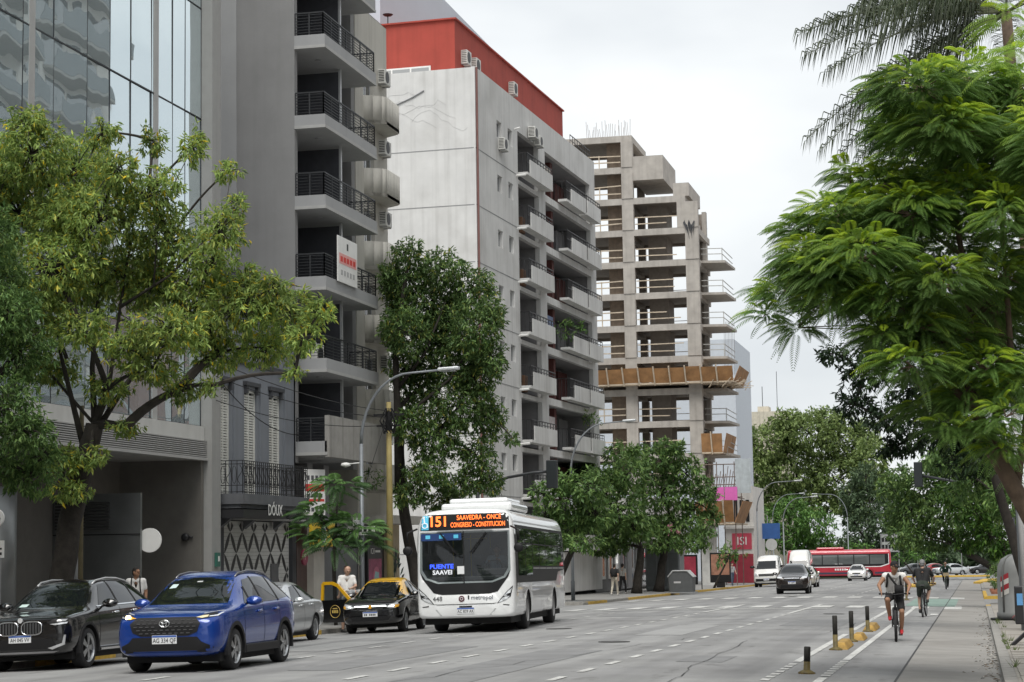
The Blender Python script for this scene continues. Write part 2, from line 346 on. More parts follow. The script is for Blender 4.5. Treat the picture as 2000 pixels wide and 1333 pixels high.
for k in range(2): mark('cycle_crossing_edge', -2.8+2.1*k, 76.5, .25, 1.4, white_paint, .015)
mark('cycle_mark', -1.35, 64, .24, 1.6, white_paint, .014)
patchm = mat('asphalt patch', (.205, .206, .207), .85, var=.14, scale=1.5, bump=.25, bscale=60); patchl = mat('asphalt patch pale', (.3, .3, .297), .88, var=.1, scale=1.5, bump=.2, bscale=60)
for x, y, w, L, m in ((-7.6, 24, 1.2, 13, patchm), (-10.4, 30, .9, 9, patchm), (-4.3, 52, 1.6, 6, patchm), (-10.8, 62, 2.2, 4.5, patchm), (-7.2, 45, 1.1, 7, patchl), (-13.6, 38, 1.4, 5, patchl), (-4.6, 33, .8, 2.2, patchm), (-8.2, 60, 1, 3, patchm), (-6.6, 104, 3, 8, patchm), (-11, 118, 2.5, 9, patchl)): mark('asphalt_patch', x, y, w, L, m, .005)
rk_ = random.Random(17)
for (x, y, dx, dy, n) in ((-8.4, 23, .16, .9, 26), (-4.2, 26, -.05, .8, 22), (-3.6, 46, .1, 1., 18), (-12.9, 30, .02, 1.1, 20)):
    cm2 = MB(); p = (x, y)
    for i in range(n):
        q = (p[0]+dx*rk_.uniform(-.6, 1.6), p[1]+dy*rk_.uniform(.4, 1.4)); w = rk_.uniform(.004, .01)
        cm2.add([(p[0]-w, p[1], gz(*p)+.0115), (p[0]+w, p[1], gz(*p)+.0115), (q[0]+w, q[1], gz(*q)+.0115), (q[0]-w, q[1], gz(*q)+.0115)], [(0, 1, 2, 3)]); p = q
    cm2.build('tar_crack', tar, road)
for x, y in ((-7.5, 41), (-10.6, 50), (-4.5, 64), (-8.9, 97)):
    mh = MB(); mh.lathe([(.34, 0), (.34, .006), (.28, .008), (.28, .004), (.02, .004)], 24); o = mh.build('manhole_cover', mat('cast iron', (.06, .058, .055), .6, metal=.3, var=.2), road); o.location = gv(x, y, .006); o.rotation_euler = road_tilt(x)
mark('stop_line', -10.7, 70.6, 11, .45, white_paint, .013)
# yellow kerb islands beyond the crossing
def island(label, pts, h=.14):
    mb = MB(); mb.prism([(x, y, gz(x, y)-.1 if y < 190 else -SLOPE*y) for x, y in pts], (0, 0, h+.1)); tag(mb.build('traffic_island', kyel, bevel=.03), label, 'traffic island')
island('low yellow painted kerb island beside the distant cyclist', [(-4.6, 132), (-3.0, 130), (-2.9, 150), (-4.2, 152)])
island('low yellow painted kerb tip at the far right corner', [(-.2, 158), (1.6, 155), (2.2, 172), (.6, 172)])
island('long yellow painted kerb edge along the far plaza', [(-8, 224), (1.5, 224), (1.5, 225.2), (-8, 225.2)])
# gutter litter and leaves
lit = MB()
for k in range(260):
    y = 24+abs(random.gauss(0, 1))*20; x = KR-abs(random.gauss(0, .16))-.02
    if x < -1: continue
    a = random.uniform(0, pi); L = random.uniform(.02, .06); z = gz(min(x, KR-.01), y)+.012
    c, s_ = cos(a)*L, sin(a)*L
    lit.add([(x-c, y-s_, z), (x+s_*.4, y-c*.4, z+.012), (x+c, y+s_, z+.006), (x-s_*.4, y+c*.4, z+.014)], [(0, 1, 2, 3)], k % 3)
tag(lit.build('leaf_litter', [mat('dry leaf', (.14, .09, .045), .9), mat('dark leaf', (.04, .035, .03), .9), mat('paper scrap', (.5, .47, .42), .8)]), 'dry leaves and scraps lying along the right gutter', 'litter', None, 'stuff')
tuft = MB()
for k in range(26):
    cx_ = KR+.2+random.choice([0, .1, .5, 1.1, 1.9]); cy_ = random.uniform(26, 60)
    for i in range(16):
        a = random.uniform(0, 2*pi); h = random.uniform(.05, .17); r = random.uniform(.03, .12); z = gz(cx_, cy_)
        x, y = cx_+random.gauss(0, .03), cy_+random.gauss(0, .08)
        tuft.add([(x-.006, y, z), (x+.006, y, z), (x+cos(a)*r, y+sin(a)*r, z+h)], [(0, 1, 2)])
tag(tuft.build('weed_tufts', mat('weed', (.09, .13, .03), .8)), 'small weeds growing in the joints of the right pavement', 'weeds', None, 'stuff')
# ================================================================== buildings (left side). local x runs along the street, local -y faces the street
def facade(name, label, X, Y, yaw=0., cat='building', base=None):
    r = thing(name, label, cat, (X, Y, gz(X, Y) if base is None else base), pi/2-radians(yaw)); return r
def zl(r, z): return z-r.location.z
g_win = glassmat('window glass', (.03, .036, .04)); g_pale = glassmat('curtained window', (.3, .31, .31), rough=.1)
alu = mat('aluminium frame', (.5, .51, .52), .4, metal=.5, var=.08)
curtain = mat('white curtain', (.62, .62, .6), .9, var=.2, scale=4)
acw = mat('air conditioner white', (.62, .62, .59), .5, var=.1, stain=.25)
def ac_unit(parent, x, y, z, w=.8, d=.32, h=.55, side=False):
    """air conditioner box with grille; front faces local -y"""
    b = MB().box(x-w/2, x+w/2, y-d, y, z, z+h).build('air_conditioner', acw, parent, bevel=.02)
    g = MB(); cx, cz, r = x-w*.12, z+h/2, h*.4
    g.lathe([(r, -.012), (r, 0)], 18, axis='Y', c=(cx, y-d-.003, cz))
    g.build('fan_grille', blk, b)
    l = MB()
    for k in range(7): zz = z+.08+k*(h-.16)/6; l.box(x-w/2-.006, x-w/2-.002, y-d+.04, y-.04, zz, zz+.03)
    l.build('side_louvre', blk, b)
    br = MB(); br.bar((x-w*.35, y+.0, z-.03), (x-w*.35, y-d, z-.03), .03); br.bar((x+w*.35, y, z-.03), (x+w*.35, y-d, z-.03), .03); br.build('bracket', steel, b); return b
# ---------------------------------------------------------------- 1 white apartment block with red attic
wht = mat('white render', (.63, .63, .62), .85, var=.1, scale=.6, bump=.08, bscale=12, streak=.32, stain=.25)
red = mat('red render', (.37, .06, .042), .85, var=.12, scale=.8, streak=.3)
redk = mat('red brown pier', (.13, .045, .04), .8, var=.15)
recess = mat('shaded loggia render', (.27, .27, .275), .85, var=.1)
W = facade('apartment_block', 'white rendered apartment block with projecting balconies and red attic', -22.8, 90.1, 2.5)
WL, WD = 25.1, 15.; WT = zl(W, 25.2); F0 = zl(W, 22.12)
holes = []; small = []
for k in range(8):
    d = -2.8*k
    if F0+d > 2:
        holes += [(7.62, 11.8, F0+d-1.12, F0+d+1.46), (13.2, 23.8, F0+d-.96, F0+d+1.46)]
    if F0+d > 1.2:
        for u in (3.72, 5.76): small.append((u, u+.88, F0+d+.38, F0+d+1.24))
w = MB(); wall(w, 0, WL, 0, WT, holes+small, 0, .26)
w.poly([(WL, 0, 0), (WL, WD, 0), (WL, WD, WT), (WL, 0, WT)]); w.poly([(0, WD, 0), (WL, WD, 0), (WL, WD, WT), (0, WD, WT)])
w.poly([(0, 0, 0), (0, WD, 0), (0, WD, WT), (0, 0, WT)])
for a, b in ((0, .2), (WD-.2, WD)): w.box(.001, WL-.001, a+.001, b, WT-.001, WT+.03)
w.poly([(0, 0, WT-.5), (WL, 0, WT-.5), (WL, WD, WT-.5), (0, WD, WT-.5)])
w.build('wall', wht, W)
gr = MB()
for k in range(8):
    z = F0-.93-2.8*k
    if z > 1: gr.box(.0, 7.55, -.012, .005, z, z+.035); gr.box(-.012, .004, .1, WD, z, z+.035)
gr.build('joint_lines', mat('joint grey', (.25, .255, .26), .9), W)
MB().tube([(.12, -.06, 0), (.12, -.06, WT)], .055, 8).build('drainpipe', mat('brown pipe', (.19, .09, .08), .6), W)
rail_m = mat('black iron', (.02, .02, .022), .5)
def w_balcony(u0, u1, out, z, side, plant=False):
    b = MB(); b.box(u0, u1, -out, 0., z-.88, z-.74); p = b.build('balcony', wht, W)
    q = MB().box(u0+side, u1, -out-.012, -out+.1, z-.885, z); q.build('parapet', wht, p)
    r = MB(); H = .62
    for a, bb in (((u0+.03, -out+.05), (u0+side+.0, -out+.05)),):
        n = 6
        for i in range(n+1): x = a[0]+(bb[0]-a[0])*i/n; r.bar((x, a[1], z-.74), (x, a[1], z+.3), .02)
        r.bar((a[0], a[1], z+.3), (bb[0], bb[1], z+.3), .04); r.bar((a[0], a[1], z-.2), (bb[0], bb[1], z-.2), .03)
    for i in range(5): y = -out+.05+(out+.4)*i/4; r.bar((u0+.03, y, z-.74), (u0+.03, y, z+.3), .02)
    r.bar((u0+.03, -out, z+.3), (u0+.03, .4, z+.3), .04)
    n = int((u1-u0-side)/.55)
    r.bar((u0+side, -out+.05, z+.3), (u1-.03, -out+.05, z+.3), .05); r.bar((u0+side, -out+.05, z+.12), (u1-.03, -out+.05, z+.12), .03)
    for i in range(n+1): x = u0+side+(u1-.03-u0-side)*i/n; r.bar((x, -out+.05, z), (x, -out+.05, z+.3), .03)
    r.build('railing', rail_m, p); return p
rs = random.Random(3)
for k in range(8):
    z = F0-2.8*k
    if z < 2: continue
    w_balcony(7.64, 12.85, .52, z, .55); w_balcony(16.0, 20.6, .52, z, 1.1); w_balcony(20.85, 24.35, .52, z, .12)
    # loggia interiors
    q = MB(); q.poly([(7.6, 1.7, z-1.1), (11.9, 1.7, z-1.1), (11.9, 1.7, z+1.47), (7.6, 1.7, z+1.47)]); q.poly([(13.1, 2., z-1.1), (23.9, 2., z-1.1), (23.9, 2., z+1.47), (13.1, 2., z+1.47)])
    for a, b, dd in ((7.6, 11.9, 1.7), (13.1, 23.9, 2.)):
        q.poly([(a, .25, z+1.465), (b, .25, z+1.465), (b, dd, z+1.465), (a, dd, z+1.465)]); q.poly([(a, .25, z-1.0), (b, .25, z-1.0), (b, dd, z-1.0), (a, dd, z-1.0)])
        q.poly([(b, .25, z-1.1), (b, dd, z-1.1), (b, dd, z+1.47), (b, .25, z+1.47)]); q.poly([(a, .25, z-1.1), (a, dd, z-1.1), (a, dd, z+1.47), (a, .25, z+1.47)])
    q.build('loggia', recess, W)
    window(W, 8.0, 10.0, z-.95, z+1.2, 1.6, alu, [g_win, g_pale][k % 2], mull=2); window(W, 14., 16.2, z-.95, z+1.2, 1.9, alu, g_win, mull=2)
    window(W, 17.2, 19.4, z-.95, z+1.2, 1.9, alu, g_pale if k % 3 == 0 else g_win, mull=2)
    MB().box(16.3, 16.75, .5, 1.95, z-.98, z+1.46).build('red_pier', redk, W); MB().box(10.15, 11.6, 1.55, 1.68, z-.98, z+1.1).build('red_panel', redk, W)
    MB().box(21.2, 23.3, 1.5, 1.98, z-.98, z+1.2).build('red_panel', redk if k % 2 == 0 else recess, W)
    if k in (1, 2, 4): MB().box(8.7, 9.3, .1, .9, z-.97, z-.1).build('balcony_furniture', mat('wicker brown', (.13, .07, .04), .8), W, bevel=.05)
    if k in (0, 3, 5): MB().box(14.2, 15.6, .3, .33, z-.3, z+.9).build('hung_laundry', mat('laundry %d' % k, [(.5, .45, .4), 0, 0, (.2, .25, .4), 0, (.55, .5, .5)][k], .9, var=.2, scale=3), W)
    if k in (1, 4, 6): ac_unit(W, 18.2, 1.85, z+.5, .8, .35, .55)
    if k in (2, 3, 6): MB().box(8.1, 9.2, .9, .93, z-.9, z+1.1).build('blind', mat('blind beige', (.45, .4, .32), .8, var=.1), W)
for h in small: window(W, *h, .16, alu, g_win if rs.random() < .6 else g_pale, fw=.06)
ac_unit(W, 4.35, -.0, small[0][2]-.62, .8, .34, .6); ac_unit(W, 10.0, -.05, F0+1.5, .85, .4, .6); ac_unit(W, 11.2, -.05, F0+1.3, .85, .35, .55)
tb = MB()
tb.tube([(7.1, 0, F0+1.45), (7.1, -.3, F0+1.5)], .05, 6)
for k in range(7): tb.tube([(7.3, 0, F0-.98-2.8*k), (7.3, -.5, F0-.96-2.8*k)], .06, 6)
explode(tb.build('spout', whitep, W))
# cracks repaired on the end wall
ck = MB(); rr = random.Random(5)
for (y0, z0, n) in ((1, F0+.6, 14), (.4, F0+.1, 9), (3, F0+1.9, 12), (2, F0+.2, 6), (4.5, F0-.3, 7), (1.5, F0+1.3, 9)):
    p = Vector((-.006, y0, z0)); pts = [p]
    for i in range(n): p = p+Vector((0, rr.uniform(.15, .5), rr.uniform(-.28, .3))); pts.append(p)
    ck.tube(pts, .006, 4)
ck.build('crack_filler', mat('crack filler', (.54, .54, .535), .9), W)
# side air conditioner on end wall
b = MB().box(-.35, 0, 5.3, 6.2, F0+.7, F0+1.3).build('air_conditioner', acw, W, bevel=.02); MB().tube([(-.05, 5.2, F0+.8), (-.04, 4.4, F0+1.35), (-.04, 3.2, F0+1.8), (-.04, 2.6, F0+2.1)], .03, 6).build('pipe', steel, b)
# red attic
RX = 3.2; RT = zl(W, 28.9); a0, a1 = 4.2, 26.6
at = MB(); aw = [(-RX-4.4+.0, 0)]
at.box(a0, a1, RX-.9, WD-1, WT-.4, RT); at.box(a0-.12, a1+.1, RX-1.0, WD-.9, RT-.02, RT+.06)
ato = at.build('attic', red, W)
f = MB()
window(ato, 0, 1, 0, 1, 0, whitep, g_pale) if False else None
wf = MB(); wf.box(a0-.07, a0-.01, 3.6, 6.8, WT+.02, WT+1.35); wf.build('attic_window_frame', whitep, ato)
for i in range(3): MB().box(a0-.10, a0-.075, 3.7+i*1.03, 4.63+i*1.03, WT+.1, WT+1.26).build('attic_pane', g_pale, ato)
for u in (5.6, 7.3, 14.6): ac_unit(ato, u, RX-.9, RT-2.1-(u > 10)*.0+(.0 if u < 10 else .4), .75, .35, .72)
wt = MB(); wt.lathe([(.42, 0), (.5, .1), (.5, .95), (.42, 1.05), (.2, 1.12)], 16, c=(8.2, 4.4, RT+.05))
for k in range(4): wt.lathe([(.52, k*.24+.12), (.535, k*.24+.17), (.52, k*.24+.22)], 16, c=(8.2, 4.4, RT+.05), cap=False)
wt.build('roof_vent', dksteel, ato, True)
sd = MB(); sd.tube([(5, 6.2, RT), (5, 6.2, RT+.7)], .03, 6); sd.lathe([(.0, 0), (.2, .03), (.28, .1)], 12, c=(5, 6.2, RT+.7), cap=False)
for k in range(9): sd.bar((5.2, 7+k*.35, RT+.05), (5.2, 7+k*.35, RT+.5+.2*(k % 2)), .04)
sd.bar((5.2, 7, RT+.4), (5.2, 10, RT+.4), .04); sd.build('roof_aerial', dksteel, ato)
r = MB(); 
for i in range(9): r.bar((19.5+i*.6, .1, WT), (19.5+i*.6, .1, WT+.6), .03)
r.bar((19.5, .1, WT+.6), (24.5, .1, WT+.6), .04); r.bar((19.5, .1, WT+.3), (24.5, .1, WT+.3), .03); r.build('roof_railing', rail_m, W)
# ---------------------------------------------------------------- 2 pale slab tower behind it
pt = facade('office_slab', 'pale blue grey plain slab building rising behind the red attic', -30, 98, 0., base=-1.1)
m_ps = mat('pale blue render', (.5, .56, .62), .6, var=.05, scale=.3)
q = MB().box(0, 33.6, 0, 18, 0, 36.1); q.box(33.7, 36.5, 2, 12, 0, 33.6); q.build('wall', m_ps, pt)
# ---------------------------------------------------------------- 3 grey apartment tower with railed balconies
gren = mat('grey render', (.25, .25, .25), .85, var=.08, scale=.8, bump=.06, streak=.12)
gren2 = mat('light grey render', (.34, .345, .35), .85, var=.06, scale=.8, streak=.1)
gband = mat('pale slab edge', (.4, .4, .39), .8, var=.08)
dpan = mat('dark patterned screen', (.045, .047, .055), .5, var=.2)
G = facade('apartment_tower', 'grey apartment tower with dark party wall and steel railed balconies', -21.5, 60.4)
GT = zl(G, 26); GL_ = 6.5; GD = 14
hs = []; B0 = zl(G, 18.52)
lev = [B0+2.72*i for i in range(2, -6, -1)]
w = MB()
w.box(0, GL_, 2.2, GD, 0, GT); w.box(0, .28, 0, 2.2, zl(G, 4.7), GT); w.box(6.1, GL_, .0, 2.2, zl(G, 4.7), GT)
w.build('wall', gren, G); MB().box(-.03, .0, 2.05, 3.1, 8, GT).build('light_strip', gren2, G)
MB().box(-.03, -.0, 3.1, 9, 8, GT).build('light_strip', mat('lightest grey render', (.33, .335, .34), .85, var=.05), G)
for i, z in enumerate(lev):
    last = i == 7
    s = MB(); s.box(0.02, 5.75, -1.05, 2.2, z, z+.14); bo = s.build('balcony', mat('balcony soffit', (.38, .385, .39), .85, var=.06), G)
    e = MB(); e.box(.0, 5.77, -1.09, -1.05, z+.0, z+.1, 1); e.box(-.02, .02, -1.09, 0.0, z, z+.1, 1); e.box(0, 5.76, -1.07, -.97, z+.1, z+.46); e.box(0, .1, -.97, 0, z+.1, z+.46)
    e.build('slab_edge', [gren2, gband], bo)
    MB().box(.0, 6.1, 2.2, 2.25, z+.14, z+2.72).build('back_wall', gren, bo)
    if last:
        MB().box(.0, 6.6, -1.16, -1.0, z-.06, z+1.3).build('concrete_parapet', mat('board marked concrete', (.33, .32, .3), .9, var=.12, streak=.5), bo)
    r = MB()
    T = z+1.22
    def rl(a, b, n):
        a, b = Vector(a), Vector(b)
        for h in range(7): hh = z+.55+h*.1; r.bar((a.x, a.y, hh), (b.x, b.y, hh), .018)
        r.bar((a.x, a.y, T), (b.x, b.y, T), .045)
        for k in range(n+1): p = a.lerp(b, k/n); r.bar((p.x, p.y, z+.4), (p.x, p.y, T), .035)
    rl((.04, -1.0, 0), (.04, -.02, 0), 2)
    if not last: rl((.04, -1.0, 0), (5.72, -1.0, 0), 7); rl((5.72, -1.0, 0), (5.72, -.02, 0), 2)
    r.build('railing', dksteel, bo)
    window(G, .35, 2.9, z+.16, z+2.5, 1.1, alu, g_win, mull=2, name='sliding_door'); MB().box(.3, 3., 1.2, 1.3, z+.14, z+2.7).build('loggia_back', gren, G)
    MB().box(.45, 1.5, 1.16, 1.19, z+.16, z+2.4).build('curtain', curtain, G)
    MB().box(3.0, 3.12, -.55, 2.2, z+.14, z+2.62).build('screen_panel', dpan, bo); MB().box(3.0, 3.14, -.62, -.55, z+.14, z+2.72).build('screen_post', alu, bo)
    window(G, 3.6, 5.8, z+.16, z+2.5, 2.05, alu, g_win, mull=2, name='sliding_door')
    MB().lathe([(.12, -.02), (.12, 0)], 14, c=(1.6, -.3, z-.005)).build('ceiling_lamp', alu, bo)
    if i in (2, 3, 4): MB().lathe([(.17, 0), (.2, .3), (.19, .32)], 12, c=(.9, -.5, z+.14)).build('plant_pot', mat('terracotta', (.3, .12, .07), .8), bo)
# for-sale board and lower air conditioner
fs = thing('sale_board', 'white letting board with red band hung on grey balcony rail', 'sign', G.matrix_basis @ Vector((1.0, -1.14, B0-2.72*3+.42)), pi/2)
MB().box(0, 2.1, -.02, .02, 0, 1.55).build('board', whitep, fs, bevel=.005); sr = mat('sign red', (.6, .05, .04), .6); MB().box(.12, 1.98, -.026, -.021, .62, .98).build('red_band', mat('sign pale red', (.72, .35, .33), .6), fs)
pm = MB(); pm.box(.95, 1.1, -.026, -.021, 1.15, 1.38)
for k in range(5): pm.box(.25+k*.34, .25+k*.34+.24, -.03, -.027, .7, .88, 1); pm.box(.3+k*.32, .3+k*.32+.2, -.026, -.021, .25, .42, 2)
explode(pm.build('print', [blk, sr, mat('print grey', (.4, .4, .4), .6)], fs))
ac = thing('air_conditioner', 'white air conditioner standing on grey lower balcony', 'air conditioner', G.matrix_basis @ Vector((1.15, -.3, B0-2.72*4+.2)), pi/2)
MB().box(-.45, .45, -.2, .2, .16, .85).build('case', acw, ac, bevel=.03); MB().lathe([(.27, -.01), (.27, 0), (.22, .01)], 20, axis='Y', c=(-.1, -.215, .5)).build('fan_grille', blk, ac)
# ground floor of the tower
GB = MB(); GB.box(.0, 6.5, 1.6, 2.1, 0, zl(G, 4.75)); GB.build('ground_wall', mat('dark plinth', (.05, .05, .055), .6), G)
for u in (1.7, 3.4): MB().box(u, u+.55, .2, 1.6, 0, zl(G, 4.75)).build('pillar', mat('grey pillar', (.2, .2, .205), .8), G)
sh = MB()
for k in range(24): sh.box(2.4, 3.3, .9, .95, .2+k*.12, .29+k*.12); sh.box(4., 5.8, .9, .95, .2+k*.12, .29+k*.12)
sh.build('roller_shutter', mat('shutter grey', (.09, .092, .1), .5), G)
# ---------------------------------------------------------------- 4 cream building with rounded balconies at the corner
crm = mat('cream render', (.5, .485, .44), .85, var=.06, scale=.8, streak=.28)
C = facade('corner_block', 'cream corner apartment block with rounded solid balconies', -21.5, 67.0)
CT = zl(C, 22.0); CLn = 4.0
hs = []
for k in range(6): z = zl(C, 18.6)-2.75*k; hs += [(1.0, 2.3, z-.4, z+1.3)]
w = MB(); wall(w, 0, CLn, 0, CT, [h for h in hs if h[2] > 4.4], 0, .2); w.box(0.001, CLn-.001, .4, 13, 0, CT-.001); w.poly([(0, 0, 3), (0, .4, 3), (0, .4, CT), (0, 0, CT)]); w.poly([(CLn, 0, 0), (CLn, .4, 0), (CLn, .4, CT), (CLn, 0, CT)])
w.box(0, CLn, 0, .4, CT-.02, CT); w.box(.5, 2., .1, 1.5, CT, CT+.6)
w.build('wall', crm, C)
for h in hs:
    if h[2] < 4.4: continue
    window(C, *h, .14, alu, g_win, mull=2)
    zb = h[2]-.55; pts = [(1.9+.0, -.0)]
    n = 14; out = []
    for i in range(n+1):
        t = i/n; a = pi*t; out.append((2.4+1.9*-cos(a) if False else 1.0+2.85*t, -.72*min(1, sin(a)*1.9)))
    b = MB(); b.prism([(x, y, zb) for x, y in out], (0, 0, .12)); bo = b.build('balcony', crm, C)
    p = MB()
    for i in range(n): (x0, y0), (x1, y1) = out[i], out[i+1]; p.prism([(x0, y0, zb-.01), (x1, y1, zb-.01), (x1, y1+.1, zb-.01), (x0, y0+.1, zb-.01)], (0, 0, 1.05))
    p.build('parapet', crm, bo, True)
    ac_unit(C, 3.2, 0, h[3]-.35, .75, .3, .55)
# corner ground storey: ledge, painted mural wall, poster, plants
MB().box(.2, CLn+.6, -1.3, 0, zl(C, 2.75), zl(C, 3.05)).build('ledge', crm, C)
MB().box(2.8, CLn-.02, -.35, 0, 0, zl(C, 2.75)).build('mural_wall', mat('mural beige', (.42, .35, .24), .8, var=.1, stain=.3), C)
mg = MB(); rr = random.Random(9)
for k in range(26):
    a = rr.uniform(.3, 2.8); L = rr.uniform(.5, 1.1); u, z = rr.uniform(2.9, 4.5), rr.uniform(.2, 1.7); c, s_ = cos(a)*L, sin(a)*L
    if not (2.82 < u+c < 4.66): c = -c*.3
    mg.poly([(u, -.357-.001*(k % 6), z), (u+c*.5-s_*.12, -.357-.001*(k % 6), z+s_*.5+c*.12), (u+c, -.357-.001*(k % 6), min(z+s_, 2.6)), (u+c*.5+s_*.12, -.357-.001*(k % 6), z+s_*.5-c*.12)], k % 2)
mg.build('mural_leaves', [mat('mural green', (.05, .09, .06), .8), mat('mural dark', (.025, .03, .03), .8)], C)
MB().box(.1, 2.8, -.1, 0, 0, zl(C, 2.75)).build('shop_window', mat('dark shop front', (.04, .04, .042), .5), C)
po = thing('poster_panel', 'dark framed pink and red poster behind the open taxi', 'poster', C.matrix_basis @ Vector((.5, -.14, .5)), pi/2)
MB().box(0, 1.75, -.06, 0, 0, 2.0).build('frame', blk, po); MB().box(.1, 1.65, -.066, -.061, .1, 1.45).build('print', mat('poster magenta', (.3, .05, .12), .5, var=.6, scale=3), po)
m_p2 = mat('poster pale', (.3, .5, .52), .5); MB().prism([(.75, -.072, .45), (1.25, -.072, .5), (1.3, -.072, .95), (.85, -.072, 1.0), (.7, -.072, .7)], (0, .004, 0)).build('print_shape', m_p2, po); MB().lathe([(.42, -.069), (.42, -.068)], 20, axis='Y', c=(1., 0, .75)).build('print_ring', mat('poster rose', (.5, .12, .2), .5), po)
text('ICH', .3, whitep, po, (.55, -.075, 1.72), FRONT); MB().box(.9, 1.5, -.066, -.061, 1.68, 1.76).build('print_line', whitep, po)
# ---------------------------------------------------------------- 5 old two storey house with iron balcony and shop
bgr = mat('blue grey render', (.2, .215, .24), .8, var=.08, scale=1., streak=.22)
dgr = mat('dark grey stucco', (.06, .063, .07), .7, var=.15, streak=.2)
O = facade('old_house', 'old blue grey two storey house with tall shutters above a shop', -21.5, 53.05)
OL = 7.3; OT = zl(O, 10.3); zt = zl(O, 6.75); zb = zl(O, 3.5)
wins = [(.7, 1.55), (2.7, 3.75), (4.85, 5.9)]
w = MB(); wall(w, 0, OL, zl(O, 3.1), OT-.6, [(a, b, zb+.02, zt) for a, b in wins], 0, .3); w.box(0.001, OL-.001, .5, 12, 0, OT-.6); w.box(0, .12, 0, .5, 0, OT-.6); w.box(OL-.12, OL, 0, .5, 0, OT-.6)
w.build('wall', bgr, O)
cn = MB(); cn.box(-.05, OL+.0, -.18, .5, OT-1.0, OT-.75); cn.box(-.1, OL, -.32, .5, OT-.75, OT-.6); cn.box(-.14, OL, -.42, .6, OT-.6, OT-.45); cn.box(0, OL, -.05, .5, OT-.45, OT)
for k in range(9): cn.box(.2+k*.85, .45+k*.85, -.28, 0, OT-1.25, OT-.76)
cn.box(0, OL, -.06, 0, zl(O, 7.5), zl(O, 7.62)); cn.build('cornice', dgr, O)
fr = mat('shutter white', (.62, .62, .58), .7, var=.06, stain=.25)
for a, b in wins:
    s = MB(); f = .07
    s.box(a, a+f, .05, .14, zb, zt); s.box(b-f, b, .05, .14, zb, zt); s.box(a, b, .051, .139, zt-f, zt-.001); s.box((a+b)/2-.03, (a+b)/2+.03, .06, .12, zb, zt-f)
    so_ = s.build('shutter', fr, O); sl_ = MB(); n = 38
    for k in range(n): z = zb+.05+(zt-f-zb-.1)*k/n; sl_.box(a+f, b-f, .075, .105, z, z+.055)
    sl_.build('slats', fr, so_); MB().box(a, b, .2, .25, zb, zt).build('dark_back', dark, so_)
    h = MB(); h.box(a-.1, b+.1, -.12, 0, zt+.12, zt+.24); h.box(a-.02, a+.12, -.1, 0, zt-.12, zt+.12); h.box(b-.12, b+.02, -.1, 0, zt-.12, zt+.12); h.build('hood_mould', dgr, O)
pl_ = MB(); pl_.box(1.75, 2.4, -.05, 0, zb, zt+.3); pl_.box(4., 4.6, -.05, 0, zb, zt+.3); pl_.box(6.2, 6.8, -.05, 0, zb, zt+.3); pl_.build('pilaster', bgr, O)
# balcony with wrought iron
zB = zl(O, 3.2); bm_ = MB(); bm_.box(.25, 6.0, -.92, 0, zB, zB+.3); bm_.box(.32, 5.93, -.8, 0, zB-.12, zB)
for u in (.6, 2.6, 5.2): bm_.prism([(u, -.75, zB-.12), (u, 0, zB-.7), (u, 0, zB-.12)], (.25, 0, 0))
bb = bm_.build('balcony', mat('balcony grey', (.12, .125, .135), .8, var=.1, streak=.3), O)
r = MB(); zr = zB+.3
def iron(a, b):
    a, b = Vector((*a, 0)), Vector((*b, 0)); L = (b-a).length; n = int(L/.17); d = (b-a)/n
    for h in (.05, .24, .86, .96): r.bar(a+Vector((0, 0, zr+h)), b+Vector((0, 0, zr+h)), .022)
    for k in range(n+1): p = a+d*k; r.bar(p+Vector((0, 0, zr)), p+Vector((0, 0, zr+.96)), .018)
    for k in range(n):
        p = a+d*(k+.5); q = d*.42
        if k % 2: pts = [p+q*sin(t)*.9+Vector((0, 0, zr+.55-.26*cos(t))) for t in [2*pi*i/12 for i in range(13)]]
        else: pts = [p+q*sin(2*t)*.9+Vector((0, 0, zr+.28+.54*t/pi)) for t in [pi*i/10 for i in range(11)]]
        r.tube(pts, .011, 4, cap=False)
iron((.3, -.88), (5.95, -.88)); iron((.3, -.88), (.3, 0)); iron((5.95, -.88), (5.95, 0)); r.build('iron_railing', rail_m, bb)
# ground floor shop: black surround, rolling shutter with black and white pattern
SZ = zl(O, 2.82)
g = MB(); wall(g, 0, OL, 0, zl(O, 3.1), [(1.0, 6.95, .02, SZ), (.28, .62, .3, zl(O, 2.2))], -.02, .35); g.build('shop_wall', dgr, O)
MB().box(1.0, 6.95, -.16, -.02, SZ+.0, SZ+.5).build('fascia', blk, O); MB().box(1.05, 6.9, -.5, -.02, SZ-.06, SZ+.0).build('awning_box', mat('awning grey', (.3, .3, .29), .6), O)
sgp = atX(541, 998, -20.45); sgu = sgp.y-O.location.y
MB().box(sgu-2.6, sgu+1.0, -.98, -.2, sgp.z-O.location.z-.24, zB-.16).build('fascia', blk, O); text('DÓUX', .46, whitep, O, (sgu, -1.0, sgp.z-O.location.z), FRONT, 'shop_name', sx=.9, bold=.015)
rs_ = MB(); n = 26
for k in range(n): z = .03+(SZ-.08-.03)*k/n; rs_.box(1.02, 6.93, .1, .14, z, z+(SZ-.11)/n-.006)
rso = rs_.build('roller_shutter', mat('shutter white paint', (.6, .6, .58), .6, var=.06, stain=.2), O)
MB().box(1.0, 6.95, .16, .2, 0, SZ).build('shutter_back', dark, O)
pt_ = MB()
